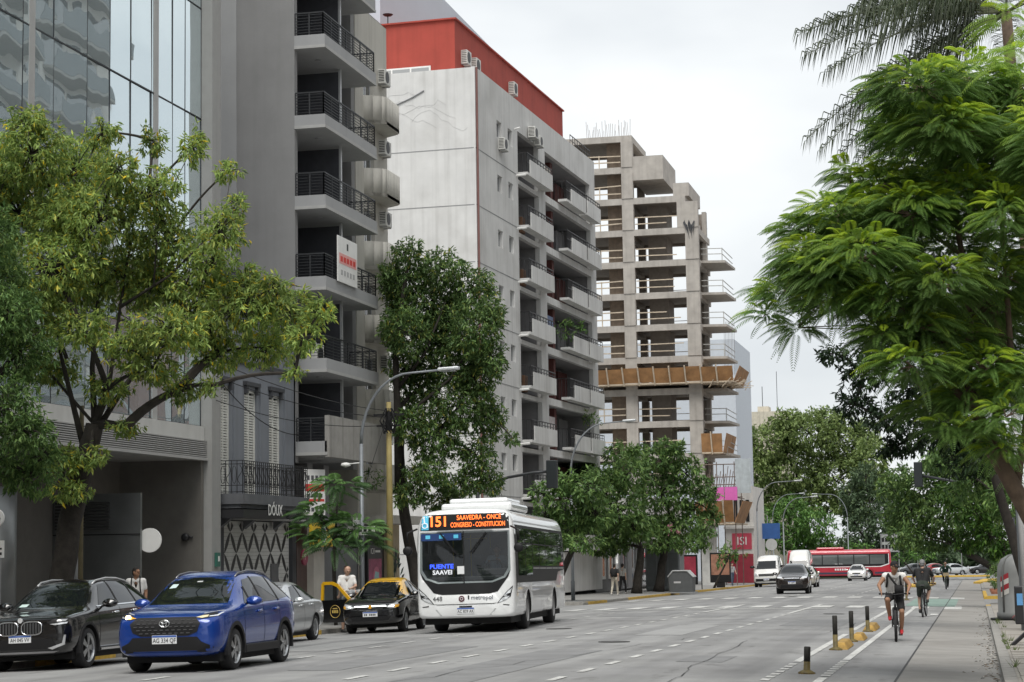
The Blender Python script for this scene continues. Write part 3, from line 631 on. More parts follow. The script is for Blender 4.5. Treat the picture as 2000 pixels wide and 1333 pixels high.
def leaf_shape(u, z, h, wd, side):
    n = 8; L = []; R_ = []
    for i in range(n+1):
        t = i/n; zz = z+h*(t-.5); c = side*.1*sin(pi*t); ww = wd*sin(pi*t)**.8
        L.append((u+c-ww/2*1., .095, zz)); R_.append((u+c+ww/2, .095, zz))
    for i in range(n):
        if L[i+1][2] > SZ-.1 or L[i][2] < .05: continue
        pt_.add([L[i], R_[i], R_[i+1], L[i+1]], [(0, 1, 2, 3)])
def petal(a, b, wd):
    n = 8; a, b = Vector((a[0], .095, a[1])), Vector((b[0], .095, b[1])); d = (b-a).normalized(); nr = Vector((-d.z, 0, d.x)); L = []; R_ = []
    for i in range(n+1):
        t = i/n; p = a.lerp(b, t); w = wd*sin(pi*t)**.7/2; L.append(p-nr*w); R_.append(p+nr*w)
    for i in range(n):
        q = [L[i], R_[i], R_[i+1], L[i+1]]
        if all(1.03 < v.x < 6.92 and .04 < v.z < SZ-.09 for v in q): pt_.add(q, [(0, 1, 2, 3)])
for j in range(6):
    for k in range(-1, 8):
        u = 1.3+k*.98+(j % 2)*.49; z = SZ-.12+.35-j*.64
        petal((u, z), (u-.49, z-.64), .2); petal((u, z), (u+.49, z-.64), .2)
pto = pt_.build('painted_petal', blk, rso); bq = bmesh.new(); bq.from_mesh(pto.data); bmesh.ops.remove_doubles(bq, verts=bq.verts, dist=.0005); bq.to_mesh(pto.data); bq.free(); explode(pto)
hd = MB(); hd.lathe([(.3, .06), (.34, .08)], 18, axis='Y', c=(4.6, 0, 1.95)); 
MB().box(5.2, 5.85, .06, .092, .02, 1.75).build('painted_grey_door', mat('mural grey', (.13, .13, .135), .7, var=.2), rso)
yb = thing('shop_sign', 'yellow shop sign with round blue badge behind the small tree', 'sign', O.matrix_basis @ Vector((7.35, -.5, zl(O, 1.95))), pi/2)
MB().box(0, 2.3, -.06, .06, 0, .78).build('board', mat('sign yellow', (.66, .45, .03), .5), yb, bevel=.01)
MB().lathe([(.3, -.075), (.3, -.062)], 22, axis='Y', c=(1.1, 0, .4)).build('badge', mat('badge navy', (.03, .07, .1), .5), yb); MB().lathe([(.25, -.08), (.25, -.076), (.23, -.076), (.23, -.08)], 22, axis='Y', c=(1.1, 0, .4), cap=False).build('badge_ring', whitep, yb)
MB().box(.82, 1.38, -.084, -.08, .34, .46).build('badge_band', whitep, yb)
# neighbouring shop strip under the tower
SP = facade('small_shop', 'narrow shop front with pale pillar beside the patterned shutter', -21.5, 60.5)
MB().box(-.1, 0.9, -.02, .6, 0, zl(SP, 2.7)).build('side_panel', mat('brown shop glass', (.06, .03, .025), .3, var=.4), SP); MB().box(.9, 2.0, -.25, .6, 0, zl(SP, 2.7)).build('pillar', mat('pale pillar', (.42, .4, .36), .8, var=.08, stain=.2), SP)
MB().box(2., 6.4, .0, .6, 0, zl(SP, 1.9)).build('shutter_wall', mat('corrugated grey', (.12, .125, .13), .6), SP)
rd = thing('round_sign', 'small dark red round sign with a pale letter by shop', 'sign', O.matrix_basis @ Vector((7.15, -.35, zl(O, 1.62))), pi/2); MB().lathe([(.26, -.04), (.28, -.02), (.26, .04)], 20, axis='Y').build('disc', mat('maroon', (.2, .02, .05), .4), rd); text('P', .3, mat('sign pink', (.7, .4, .45), .5), rd, (0, -.045, 0), FRONT)
vs_ = thing('letting_sign', 'tall white letting sign with red bands beside iron balcony', 'sign', atX(614, 962, -21.0)+Vector((0, 0, -.75)), pi*.28)
MB().box(-.4, .4, -.03, .03, 0, 1.5).build('board', whitep, vs_, bevel=.008); q = MB(); q.box(-.36, .36, -.036, -.031, .78, 1.02); q.box(-.36, .36, -.036, -.031, .45, .53); q.build('red_band', mat('sign red', (.6, .05, .04), .6), vs_)
q = MB()
for k in range(4): q.box(-.3+k*.16, -.2+k*.16, -.036, -.031, 1.15, 1.3); q.box(-.3+k*.16, -.19+k*.16, -.036, -.031, .12, .25); q.box(-.3+k*.16, -.19+k*.16, -.036, -.031, .58, .7)
explode(q.build('print', mat('print dark', (.08, .08, .09), .6), vs_))
# ---------------------------------------------------------------- 6 glass office tower at the left edge
stone = mat('grey stone cladding', (.36, .36, .35), .6, var=.08, scale=1.5, streak=.12)
gl_c = glassmat('mirror glass', (.05, .07, .075), rough=.012, ripple=.22)
gl_c.node_tree.nodes['Principled BSDF'].inputs['Metallic'].default_value = .72
for s_ in ('Base Color',): gl_c.node_tree.nodes['Principled BSDF'].inputs[s_].default_value = (.66, .77, .80, 1)
T = facade('glass_tower', 'office tower of mirrored glass above a dark recessed ground floor', -21.5, 30.0)
TL = 22.55; TT = zl(T, 30); z0 = zl(T, 5.4)
MB().box(0, TL, .3, 20, zl(T, 4.5), TT).build('core', mat('tower core', (.08, .08, .08), .8), T)
cols = [0, 3.4, 6.6, 9.2, 11.3, 12.9, 14.75, 16.1, 17.4, 18.75, 20.2, 21.1, 22.3]
rows = [z0, zl(T, 7.9), zl(T, 10.9), zl(T, 14.4), zl(T, 17.7), zl(T, 21), zl(T, 24.3), zl(T, 27.6)]
rq = random.Random(4)
for i in range(len(cols)-1):
    for j in range(len(rows)-1):
        a, b, c, d = cols[i]+.02, cols[i+1]-.02, rows[j]+.03, rows[j+1]-.03
        t1, t2, t3 = [rq.uniform(-.006, .006) for _ in range(3)]
        p = MB(); n = 4
        for ii in range(n):
            for jj in range(n):
                pass
        p.box(a, b, .0, .03, c, d); o = p.build('glass_pane', gl_c, T); 
        for v in o.data.vertices: v.co.y += t1*(v.co.x-a)+t2*(v.co.z-c)
mu = MB()
for c in cols: mu.box(c-.009, c+.009, -.012, .06, z0, TT)
for z in rows: mu.box(0, TL, -.016, .06, z-.013, z+.013)
mu.build('mullion', mat('mullion dark', (.05, .055, .06), .4, metal=.5), T)
st = MB()
for c in (11.6, 18.9): st.box(c, c+.3, -.02, .1, z0, TT)
st.build('stone_pier', stone, T); MB().box(22.3, TL+.42, -.35, 20, 0, TT).build('end_pier', mat('end pier render', (.3, .3, .29), .8, var=.06, streak=.15), T)
MB().box(0, 22.28, -.12, .3, zl(T, 5.0), z0).build('spandrel', mat('white cladding', (.5, .5, .48), .6, var=.06, streak=.15), T)
lv = MB()
for k in range(9): z = zl(T, 4.52)+k*.055; lv.box(0, 22.28, -.2, -.1, z, z+.032)
lv.build('louvre_band', mat('louvre grey', (.33, .33, .32), .5, var=.06), T); MB().box(0, 22.25, -.1, .3, zl(T, 4.5), zl(T, 5.0)).build('louvre_back', dark, T); MB().box(0, 22.27, -.24, -.02, zl(T, 4.42), zl(T, 4.5)).build('soffit_edge', stone, T)
MB().box(0, 22.27, -.02, 3.6, zl(T, 4.44), zl(T, 4.5)).build('soffit', mat('soffit grey', (.3, .3, .29), .8), T)
dw = mat('dark brown grey wall', (.15, .142, .128), .75, var=.1, stain=.25)
MB().box(22.1, 22.29, -.1, 2.4, 0, zl(T, 4.44)).build('return_wall', dw, T); MB().box(0, 22.1, 2.4, 2.8, 0, zl(T, 4.44)).build('back_wall', dw, T)
mtl = mat('brushed metal panel', (.22, .23, .23), .35, metal=.7, var=.1, scale=2)
MB().box(17.9, 18.0, -.12, 2.39, 0, zl(T, 3.4)).build('metal_panel', mtl, T); ml = MB()
for k in range(9): z = zl(T, 2.45)+k*.085; ml.box(17.83, 17.9, .75, 2.3, z, z+.05)
ml.build('vent_louvre', mat('vent dark', (.05, .05, .05), .5), T); MB().box(17.88, 17.9, -.121, 2.38, zl(T, 2.3), zl(T, 2.33)).build('panel_joint', dark, T)
cv = MB(); cvp = [(11.9+.9*sin(a), 1.6-1.2*cos(a)) for a in [pi*.05*i for i in range(11)]]
cv.prism([(10.5, 2.39, 0), (10.5, .4, 0)]+[(x, y, 0) for x, y in cvp]+[(12.8, 2.39, 0)], (0, 0, zl(T, 3.4))); cv.build('curved_metal_panel', mtl, T, True)
cl = MB(); cl.tube([(16.2, .9, 0), (16.2, .9, zl(T, 4.44))], .14, 12); cl.build('steel_column', steel, T, True)
s1 = thing('round_sign', 'white half hidden round sign on the metal panel', 'sign', T.matrix_basis @ Vector((18.1, -.3, zl(T, 2.15))), .1); MB().lathe([(.32, -.03), (.32, .03)], 24, axis='Y').build('disc', whitep, s1)
cm_ = thing('security_camera', 'small round dark camera on the brown return wall', 'camera', T.matrix_basis @ Vector((22.08, .35, zl(T, 2.25))), 0); q = MB(); q.lathe([(.05, -.12), (.11, -.1), (.11, .0)], 14, axis='Y'); q.bar((.1, -.05, 0), (.22, -.02, 0), .05); q.build('housing', blk, cm_, True)
s2 = thing('round_sign', 'white round sign cut by the left picture edge', 'sign', atY(-8, 1012, 39.5), 0); MB().lathe([(.2, -.03), (.2, .03)], 24, axis='Y').build('disc', whitep, s2); text('A', .1, blk, s2, (.1, -.04, 0), FRONT)
s3 = thing('wall_notice', 'small white notice board below round sign at left edge', 'sign', atY(-2, 1074, 39.5), 0); MB().box(-.15, .12, -.02, .02, -.18, .2).build('board', whitep, s3); q = MB(); q.box(-.1, .08, -.026, -.021, -.12, -.06); q.box(-.1, .08, -.026, -.021, .0, .04); explode(q.build('print', blk, s3))
for t_ in (s2, s3): MB().tube([(0, .05, -2.9), (0, .05, 0)], .03, 6).build('post', steel, t_)
eb = thing('meter_box', 'small green box with white mark on the pier', 'box', T.matrix_basis @ Vector((22.6, -.38, zl(T, 1.6))), pi/2); MB().box(-.12, .12, -.06, .02, -.2, .2).build('case', mat('box green', (.03, .12, .09), .5), eb); MB().box(-.05, .05, -.066, -.061, -.05, .1).build('mark', whitep, eb)
# building across the street, seen mirrored in the glass tower
X = thing('apartment_block', 'beige balcony block across the street mirrored in the tower glass', 'building', (12, 118, -1.2), -pi/2)
q = MB(); q.box(0, 58, 0, 12, 0, 50); q.build('wall', mat('beige render', (.68, .65, .6), .8, var=.08, streak=.2), X)
for k in range(16):
    z = 3.6+k*2.9
    for a in (2, 12, 27, 41): MB().box(a, a+8.5, -1.4, 0, z, z+.2).build('balcony', mat('beige slab', (.3, .29, .27), .8), X); MB().box(a, a+8.5, -1.42, -1.38, z+.2, z+1.15).build('balustrade', mat('smoked glass', (.06, .075, .08), .15), X)
    q = MB()
    for a in (2.5, 6.6, 12.6, 16.6, 27.6, 31.6, 41.6, 45.6): q.box(a, a+3.2, -.04, .0, z+.2, z+2.5)
    q.build('window', g_win, X)
X2 = thing('brick_house', 'lower red brick block across the street mirrored in the tower glass', 'building', (12, 175, -1.8), -pi/2); MB().box(0, 50, 0, 14, 0, 24).build('wall', mat('red brick', (.2, .1, .08), .9, var=.2), X2); q = MB()
for k in range(6):
    for i in range(12): q.box(2+i*4, 4+i*4, -.03, 0, 3+k*3.3, 5+k*3.3)
q.build('window', g_win, X2)
# ---------------------------------------------------------------- 7 concrete frame under construction
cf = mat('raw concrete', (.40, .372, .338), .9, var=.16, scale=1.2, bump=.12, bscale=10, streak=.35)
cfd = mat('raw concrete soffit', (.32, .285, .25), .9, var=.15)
ply = mat('plywood formwork', (.34, .18, .075), .75, var=.35, scale=1.3, stain=.35)
tim = mat('pale timber', (.5, .42, .32), .8, var=.2)
CB = thing('building_frame', 'unfinished concrete frame building with open floors and timber guard rails', 'building', (0, 0, 0))
Y0 = 156.; ZS = [6.64+2.632*i for i in range(12)]   # slab tops
cols_x = [-32.2, -26.65, -21.45]
def level_right(i): return {11: -26.2, 10: -26.2, 9: -21.9}.get(i, -20.9)
for i, z in enumerate(ZS):
    xr = level_right(i); yb = Y0+7.2
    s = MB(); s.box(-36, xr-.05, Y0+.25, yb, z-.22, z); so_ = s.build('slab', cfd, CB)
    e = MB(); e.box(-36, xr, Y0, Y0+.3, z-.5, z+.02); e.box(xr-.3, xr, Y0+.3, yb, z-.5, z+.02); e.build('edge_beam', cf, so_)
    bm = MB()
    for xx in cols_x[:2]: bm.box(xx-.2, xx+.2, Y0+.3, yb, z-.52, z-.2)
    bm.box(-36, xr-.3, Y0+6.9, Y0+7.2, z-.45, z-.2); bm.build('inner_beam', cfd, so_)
    if i == 11: continue
    zt = ZS[i+1]-.5
    for xx, w in ((-32.2, .9), (-26.65, .95), (-21.42, 1.08)):
        if xx+w/2 > level_right(i+1)+.1 and not (i == 8 and xx > -22): continue
        MB().box(xx-w/2, xx+w/2, Y0-.06, Y0+.5, z, zt).build('column', cf, CB)
        for yy in (6.6,): MB().box(xx-.3, xx+.3, Y0+yy, Y0+yy+.6, z, zt).build('column', cfd, CB)
    MB().box(-28.6, -27.15, Y0+1.6, Y0+4, z, zt+.28).build('core_wall', mat('core concrete', (.3, .235, .18), .9, var=.2, streak=.3), CB)
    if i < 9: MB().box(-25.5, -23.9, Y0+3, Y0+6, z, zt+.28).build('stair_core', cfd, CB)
    g = MB(); rr = random.Random(i)
    for h in (.5, 1.05):
        g.bar((-31.2, Y0+.2, z+h+rr.uniform(-.1, .1)), (-27.2, Y0+.2, z+h+rr.uniform(-.12, .12)), .09)
        if level_right(i+1) > -25: g.bar((-26.1, Y0+.25, z+h), (-22.2+rr.uniform(-1.5, 0), Y0+.25, z+h+rr.uniform(-.05, .05)), .08); g.bar((-25, Y0+7.1, z+h), (-21.5, Y0+7.1, z+h), .05)
    g.bar((-29, Y0+.2, z), (-29, Y0+.2, z+1.1), .08); explode(g.build('guard_rail', tim, CB))
    if 1 <= i <= 7:   # balconies towards the street
        b = MB(); b.prism([(-20.9, Y0+1.2, z-.2), (-18.95, Y0+1.6, z-.2), (-18.7, Y0+6.5, z-.2), (-20.9, Y0+6.5, z-.2)], (0, 0, .2)); bo = b.build('balcony_slab', cf, CB)
        r = MB()
        for h in (.55, 1.0): r.bar((-20.9, Y0+1.4, z+h), (-19.2, Y0+1.7, z+h), .06); r.bar((-19.2, Y0+1.7, z+h), (-18.9, Y0+6.3, z+h-.2), .05)
        r.bar((-19.2, Y0+1.7, z), (-19.2, Y0+1.7, z+1.05), .06); explode(r.build('balcony_rail', mat('grey pipe', (.4, .4, .38), .6), bo))
    if i <= 8: MB().box(-21.3, -20.95, Y0+5.5, Y0+6.2, z, zt).build('column', cf, CB); pass
# stepped top: overhanging parapet boxes and roof slab
MB().box(-26.2, -23.65, Y0, Y0+7, ZS[10]-1.15, ZS[10]+.85).build('parapet_box', cf, CB); MB().box(-26.2, -23.65, Y0+.2, Y0+6.8, ZS[9], ZS[9]+.05).build('parapet_floor', cfd, CB)
MB().box(-22.9, -21.6, Y0+.2, Y0+7, ZS[9]+.0, ZS[9]+1.1).build('parapet_box', cf, CB); MB().box(-21.9, -21.4, Y0+.3, Y0+7, ZS[8]+.02, ZS[8]+.9).build('parapet_box', cf, CB)
MB().box(-22.6, -21.95, Y0, Y0+.5, ZS[8], ZS[9]-.5).build('column', cf, CB)
rb = MB(); rr = random.Random(8)
for k in range(26): x = -30+k*.145; rb.tube([(x, Y0+.3, ZS[11]), (x+rr.uniform(-.1, .1), Y0+.3, ZS[11]+rr.uniform(.5, 1.5))], .018, 4)
for k in range(16): x, y = -21.6+rr.uniform(0, .6), Y0+2+k*.3; rb.tube([(x, y, ZS[8]), (x+rr.uniform(-.2, .2), y, ZS[8]+rr.uniform(.8, 1.8))], .018, 4)
for k in range(8): x = -19.8+k*.12; rb.tube([(x, Y0+6, 16), (x+.1, Y0+6, 20.5)], .015, 4)
rbo = rb.build('rebar', mat('rusty rebar', (.16, .12, .1), .8), CB); rbo['kind'] = 'stuff'
tp = MB(); bmp = [(-22.1+.12*i, Y0-.1+.05*(i % 2), ZS[8]+.35+.25*sin(i*1.9)) for i in range(9)]
for i in range(8): p, q = bmp[i], bmp[i+1]; tp.add([p, q, (q[0]*.5+(-21.4)*.5, Y0-.12, ZS[8]-.5-.3*(i % 3)), (p[0]*.6+(-21.5)*.4, Y0+.3, ZS[8]+.5)], [(0, 1, 2), (0, 1, 3)])
tp.build('tarpaulin', mat('black tarpaulin', (.03, .032, .036), .5), CB)
# protective plywood platform
def platform(x0, x1, y, z, h, lean, name='guard_platform', nseg=9, deep=2.6):
    o = None; fl = MB(); fl.box(x0, x1, y-deep*.2, Y0+6, z-.12, z); o = fl.build(name, tim, CB); n = nseg
    for k in range(n):
        a, b = x0+(x1-x0)*k/n, x0+(x1-x0)*(k+1)/n-.03
        dz = random.uniform(-.05, .05); MB().prism([(a, y-deep*.2, z+dz), (b, y-deep*.2, z+dz), (b, y-deep*.2-lean, z+h+dz), (a, y-deep*.2-lean, z+h+dz)], (0, .04, 0)).build('plywood_panel', ply, o)
        if k: MB().bar((a, y-deep*.2-.06, z-.2), (a-.08, y-deep*.2-lean-.06, z+h+.12), .1).build('brace', tim, o)
    m = max(2, int(7/2))
    for k in range(m): a, b = y-deep*.2+k*2.2, y-deep*.2+k*2.2+2.15; MB().prism([(x1, a, z), (x1, b, z), (x1+lean, b, z+h), (x1+lean, a, z+h)], (.04, 0, 0)).build('plywood_panel', ply, o)
    return o
platform(-29.6, -18.2, Y0-.6, 14.95, 1.15, .5); platform(-21.0, -19.3, Y0+.2, 9.3, 1.5, .3, nseg=2); platform(-21.2, -18.2, Y0-2.6, 3.6, 1.7, .7, nseg=4)
ed = MB(); rr = random.Random(2)
for k in range(60): x = rr.uniform(-20.6, -17.7); y = Y0-1.2+rr.uniform(0, 5); ed.bar((x, y, 14.75+rr.uniform(-.3, .1)), (x+rr.uniform(.3, .9), y+rr.uniform(-.4, .4), 14.85+rr.uniform(-.3, .5)), .05)
ed.build('broken_battens', tim, CB)
# scaffold zone near street level
sc_ = MB()
for x in (-21., -19.6, -18.2):
    for y in (Y0-2.4, Y0+2): sc_.tube([(x, y, gz(-18, Y0)), (x, y, 8.4)], .04, 6)
for z in (5.6, 6.6, 7.2, 8.2): sc_.tube([(-21, Y0-2.4, z), (-17.6, Y0-2.4, z)], .04, 6); sc_.tube([(-18.2, Y0-2.4, z), (-18.2, Y0+4, z)], .04, 6)
for k in range(14): sc_.tube([(-20.6+k*.2, Y0-2.3, 5.5+rr.uniform(0, .8)), (-20.3+k*.2, Y0-2.2, 8+rr.uniform(-1, .2))], .03, 5)
sc_.build('scaffold', mat('rusty scaffold', (.16, .12, .1), .7, var=.2), CB)
MB().box(-18.1, -16.9, Y0-2.6, Y0-2.5, 5.9, 8.6).build('grey_sheet', mat('weathered zinc', (.4, .44, .46), .5, var=.15, streak=.4), CB)
MB().box(-21.2, -20.1, Y0-1.2, Y0+.5, gz(-18, Y0), 6.6).build('white_lift', mat('site white', (.6, .6, .58), .7, stain=.3), CB)
ps = thing('site_banner', 'bright pink twin banner on the building site', 'banner', (-20.0, Y0-2.7, 5.35)); 
for k in range(2): MB().box(k*1.05, k*1.05+.98, -.02, .02, 0, 1.05).build('sheet', mat('pink banner', (.62, .13, .42), .6, var=.1), ps)
# ---------------------------------------------------------------- 8 pale towers and old block far behind
bt = thing('tower_block', 'pale blue grey tower behind the concrete frame', 'building', (-40, 191, -2)); q = MB(); q.box(0, 17.7, 0, 14, 0, 24.1); q.build('wall', mat('pale tower blue', (.5, .54, .59), .7, var=.05), bt)
ob = thing('old_block', 'weathered cream old block above the park trees', 'building', (-37, 262, -2.6)); q = MB(); q.box(0, 13, 0, 14, 0, 22.3); q.box(0, 6.6, 2, 10, 22.3, 25); q.box(9, 10.5, 3, 6, 22.3, 23.2); q.build('wall', mat('weathered cream', (.52, .48, .4), .9, var=.15, streak=.6), ob)
q = MB()
for k in range(3): q.box(8.2+k*1.6, 8.9+k*1.6, -.04, 0, 19.2, 20.3)
explode(q.build('window', g_win, ob)); q = MB(); q.tube([(9.6, 4, 23), (9.6, 4, 26)], .05, 5); q.tube([(11.6, 4, 22.3), (11.6, 4, 28)], .04, 5); q.build('aerial', dksteel, ob)
rt = thing('tower_block', 'distant grey balconied tower top behind the palm crown', 'building', (13, 240, -3)); q = MB(); q.box(0, 12, 0, 12, 0, 66); q.build('wall', mat('far grey', (.42, .43, .45), .8), rt)
for k in range(8): MB().box(-.6, 12, -.6, 0, 40+k*3, 41+k*3).build('balcony', mat('far pale', (.55, .56, .58), .8), rt)
# ---------------------------------------------------------------- 9 low shops beyond the white block
SH = facade('shop_row', 'grey low shop row under the street trees with white window frames', -22.2, 115.6)
gsh = mat('shop grey render', (.2, .2, .205), .8, var=.15, streak=.3)
q = MB(); wall(q, 0, 21, 0, 4.6, [(2.0, 2.9, .9, 3.0), (4.4, 5.3, .9, 3.0), (6.6, 7.7, .7, 3.2), (9.4, 11.4, .1, 2.9), (13, 15.5, .1, 2.9), (17, 20, .1, 2.9)], 0, .2); q.box(0, 21, .4, 9, 0, 4.6); q.box(-.05, 21, -.2, .4, 4.6, 4.85); q.build('wall', gsh, SH)
for a, b, c, d in ((2.0, 2.9, .9, 3.0), (4.4, 5.3, .9, 3.0), (6.6, 7.7, .7, 3.2)): window(SH, a-.14, b+.14, c-.14, d+.25, -.06, whitep, g_win, fw=.18)
for a, b in ((9.4, 11.4), (13, 15.5), (17, 20)): window(SH, a, b, .1, 2.9, .12, alu, g_win, mull=2)
SH2 = facade('corner_shop', 'pale two storey corner shop with red signs and striped upper window', -22.0, 137)
q = MB(); q.box(0, 15.5, 0, 9, 0, 6.4); q.box(0, 15.5, -.25, 0, 3.2, 3.4); q.build('wall', mat('shop pale render', (.5, .49, .46), .8, var=.12, streak=.35), SH2)
q = MB(); q.box(2, 6, -.05, 0, .2, 2.8); q.box(8, 12, -.05, 0, .2, 2.8); explode(q.build('window', g_win, SH2)); MB().box(2.5, 12, -.1, -.05, 3.6, 4.6).build('sign_band', mat('faded pink sign', (.5, .2, .24), .7, var=.3), SH2)
SH3 = thing('corner_house', 'narrow white corner house with black striped window and red sign', 'building', (-21.2, 171, gz(-21, 171))); wp2 = mat('corner white', (.62, .6, .57), .8, var=.08, streak=.3)
MB().box(0, 2.5, 0, 9, 0, 8.4).build('wall', wp2, SH3); q = MB()
for k in range(4): q.box(.3+k*.52, .6+k*.52, -.06, 0, 5.3, 7.2)
explode(q.build('window', dark, SH3)); MB().box(.6, 2.3, -.08, 0, 2.9, 4.3).build('sign', mat('shop red', (.5, .06, .1), .6), SH3); text('ISI', 1.0, whitep, SH3, (1.45, -.09, 3.6), FRONT); MB().box(-.1, 2.6, -.3, 0, 4.7, 4.9).build('ledge', wp2, SH3); MB().box(.1, 2.4, -.1, 0, 0, 2.5).build('red_front', mat('red front', (.3, .03, .05), .5), SH3)
# ================================================================== vehicles. local -y is the front, origin on the ground under the middle
def paint(name, col, metal=.0, rough=.28, coat=1.): return mat('paint '+name, col, rough, metal=metal, var=.04, scale=2, coat=coat, spec=.5)
carglass = glassmat('car glass', (.008, .010, .011)); carglass.node_tree.nodes['Principled BSDF'].inputs['Coat Weight'].default_value = 0; carglass.node_tree.nodes['Principled BSDF'].inputs['Specular IOR Level'].default_value = .55; lampglass = glassmat('lamp glass', (.35, .36, .37), rough=.08)
lampon = mat('lit lamp', (1, .78, .42), .3, var=0, emit=5.); lampw = mat('lamp white', (.8, .82, .84), .15, metal=.4, var=0)
amber = mat('amber lamp', (.75, .38, .05), .2, var=0); redlamp = mat('red lamp', (.35, .01, .01), .2, var=0)
rimm = mat('alloy rim', (.4, .41, .42), .3, metal=.85, var=.05); platew = mat('plate white', (.7, .71, .72), .5, var=.03); plateb = mat('plate blue', (.05, .12, .4), .5, var=0)
trim = mat('black trim', (.012, .012, .013), .55, var=.1, spec=.3); under = mat('underbody', (.01, .01, .01), .9, var=0)
def road_rot(x, rz): dz = -.32*(x+8.6)/8.95**2; return (-SLOPE*cos(rz)-dz*sin(rz), -dz*cos(rz), rz)
def vehicle(name, label, cat, x, y, rz, group=None):
    t = thing(name, label, cat, (x, y, gz(x, y)), rz, group); t.rotation_euler = road_rot(x, rz); return t
def loft(st, y0):
    """st: (s, halfw, zb, zbelt, ztop, wtop); returns body mesh builder"""
    mb = MB(); vs = []; R = 0
    for s, w, zb, zk, zt, wt in st:
        zt += .03 if zt-zk > .2 else 0
        h = [(0, zb), (.72*w, zb), (.93*w, zb+.05), (w, zb+.33*(zk-zb)), (w*.995, zb+.72*(zk-zb)), (w*.97, zk), (max(wt+.02, w*.93), min(zk+.045, zt)), (wt, zt-.055 if zt-zk > .2 else zt-.012), (wt*.78, zt-.012), (0, zt)]
        ring = [(x, y0+s, z) for x, z in h]+[(-x, y0+s, z) for x, z in h[-2:0:-1]]; R = len(ring); vs += ring
    n = len(st); fs = [(i*R+k, i*R+(k+1) % R, (i+1)*R+(k+1) % R, (i+1)*R+k) for i in range(n-1) for k in range(R)]
    fs += [tuple(range(R))[::-1], tuple(range((n-1)*R, n*R))]; mb.add(vs, fs); return mb
def shell(mb, mats, arches, name, parent, split=None, lvl=2, pocket=None):
    """subdivide, cut wheel arches, return object + BVH"""
    o = mb.build(name, mats, None, True); m = o.modifiers.new('s', 'SUBSURF'); m.levels = m.render_levels = lvl
    cut = []
    for (x, y, z, r, dep) in arches:
        for s in (-1, 1):
            c = MB().lathe([(r, 0), (r, s*dep)], 32, axis='X', c=(s*(x-dep) if s > 0 else -(x-dep), y, z)).build('cut', under); c.hide_render = True; cut.append(c)
            b = o.modifiers.new('b', 'BOOLEAN'); b.operation = 'DIFFERENCE'; b.object = c; b.solver = 'EXACT'; b.material_mode = 'TRANSFER'
    me = evalmesh(o); me.name = name
    for c in cut: bpy.data.objects.remove(c)
    bpy.data.objects.remove(o)
    if split:
        names = [q.name if q else '' for q in me.materials]
        for p in me.polygons:
            if p.material_index == 0 and split(p.center): p.material_index = 1
    for p in me.polygons: p.use_smooth = True
    bvh = BVHTree.FromPolygons([v.co for v in me.vertices], [p.vertices for p in me.polygons])
    if pocket:   # real opening behind the windscreen with a grey interior
        poly, y0, y1, pm = pocket; o = link(name, me); c = MB().prism([(x, y0, z) for x, z in poly], (0, y1-y0, 0)).build('cut', pm); b = o.modifiers.new('b', 'BOOLEAN'); b.object = c; b.solver = 'EXACT'; b.material_mode = 'TRANSFER'
        me2 = evalmesh(o); me2.name = name; bpy.data.objects.remove(c); bpy.data.objects.remove(o); me = me2
    return link(name, me, parent), bvh
DIRS = {'F': (0, 1, 0), 'B': (0, -1, 0), 'R': (-1, 0, 0), 'L': (1, 0, 0), 'T': (0, 0, -1)}
def decal(bvh, poly, side, m, name, parent, off=.006, step=.07, thick=0.):
    """lay a patch drawn in 2D onto the body. F/B: (x,z)  R/L: (y,z)  T: (x,y)"""
    d = Vector(DIRS[side])
    def up(p):
        a, b = p; return {'F': Vector((a, -20, b)), 'B': Vector((a, 20, b)), 'R': Vector((20, a, b)), 'L': Vector((-20, a, b)), 'T': Vector((a, b, 20))}[side]
    bm = bmesh.new(); vs = [bm.verts.new((a, b, 0)) for a, b in poly]; bm.faces.new(vs)
    xs = [p[0] for p in poly]; ys = [p[1] for p in poly]
    for lo, hi, nrm in ((min(xs), max(xs), (1, 0, 0)), (min(ys), max(ys), (0, 1, 0))):
        k = int((hi-lo)/step)
        for i in range(1, k+1):
            c = lo+(hi-lo)*i/(k+1); co = (c, 0, 0) if nrm[0] else (0, c, 0)
            bmesh.ops.bisect_plane(bm, geom=bm.verts[:]+bm.edges[:]+bm.faces[:], plane_co=co, plane_no=nrm)
    bmesh.ops.triangulate(bm, faces=bm.faces[:]) if False else None
    last = None
    for v in bm.verts:
        o = up((v.co.x, v.co.y)); hit = bvh.ray_cast(o, d)
        if hit[0] is None: q = bvh.find_nearest(o+d*18.6); p = q[0]
        else: p = hit[0]
        v.co = p-d*off
    me = bpy.data.meshes.new(name); bm.to_mesh(me); bm.free(); me.materials.append(m)
    for p in me.polygons: p.use_smooth = True
    o = link(name, me, parent)
    if thick: sd_ = o.modifiers.new('t', 'SOLIDIFY'); sd_.thickness = thick; sd_.offset = 0
    return o
def mir(poly): return [(-a, b) for a, b in poly][::-1]
WHEELS = {}
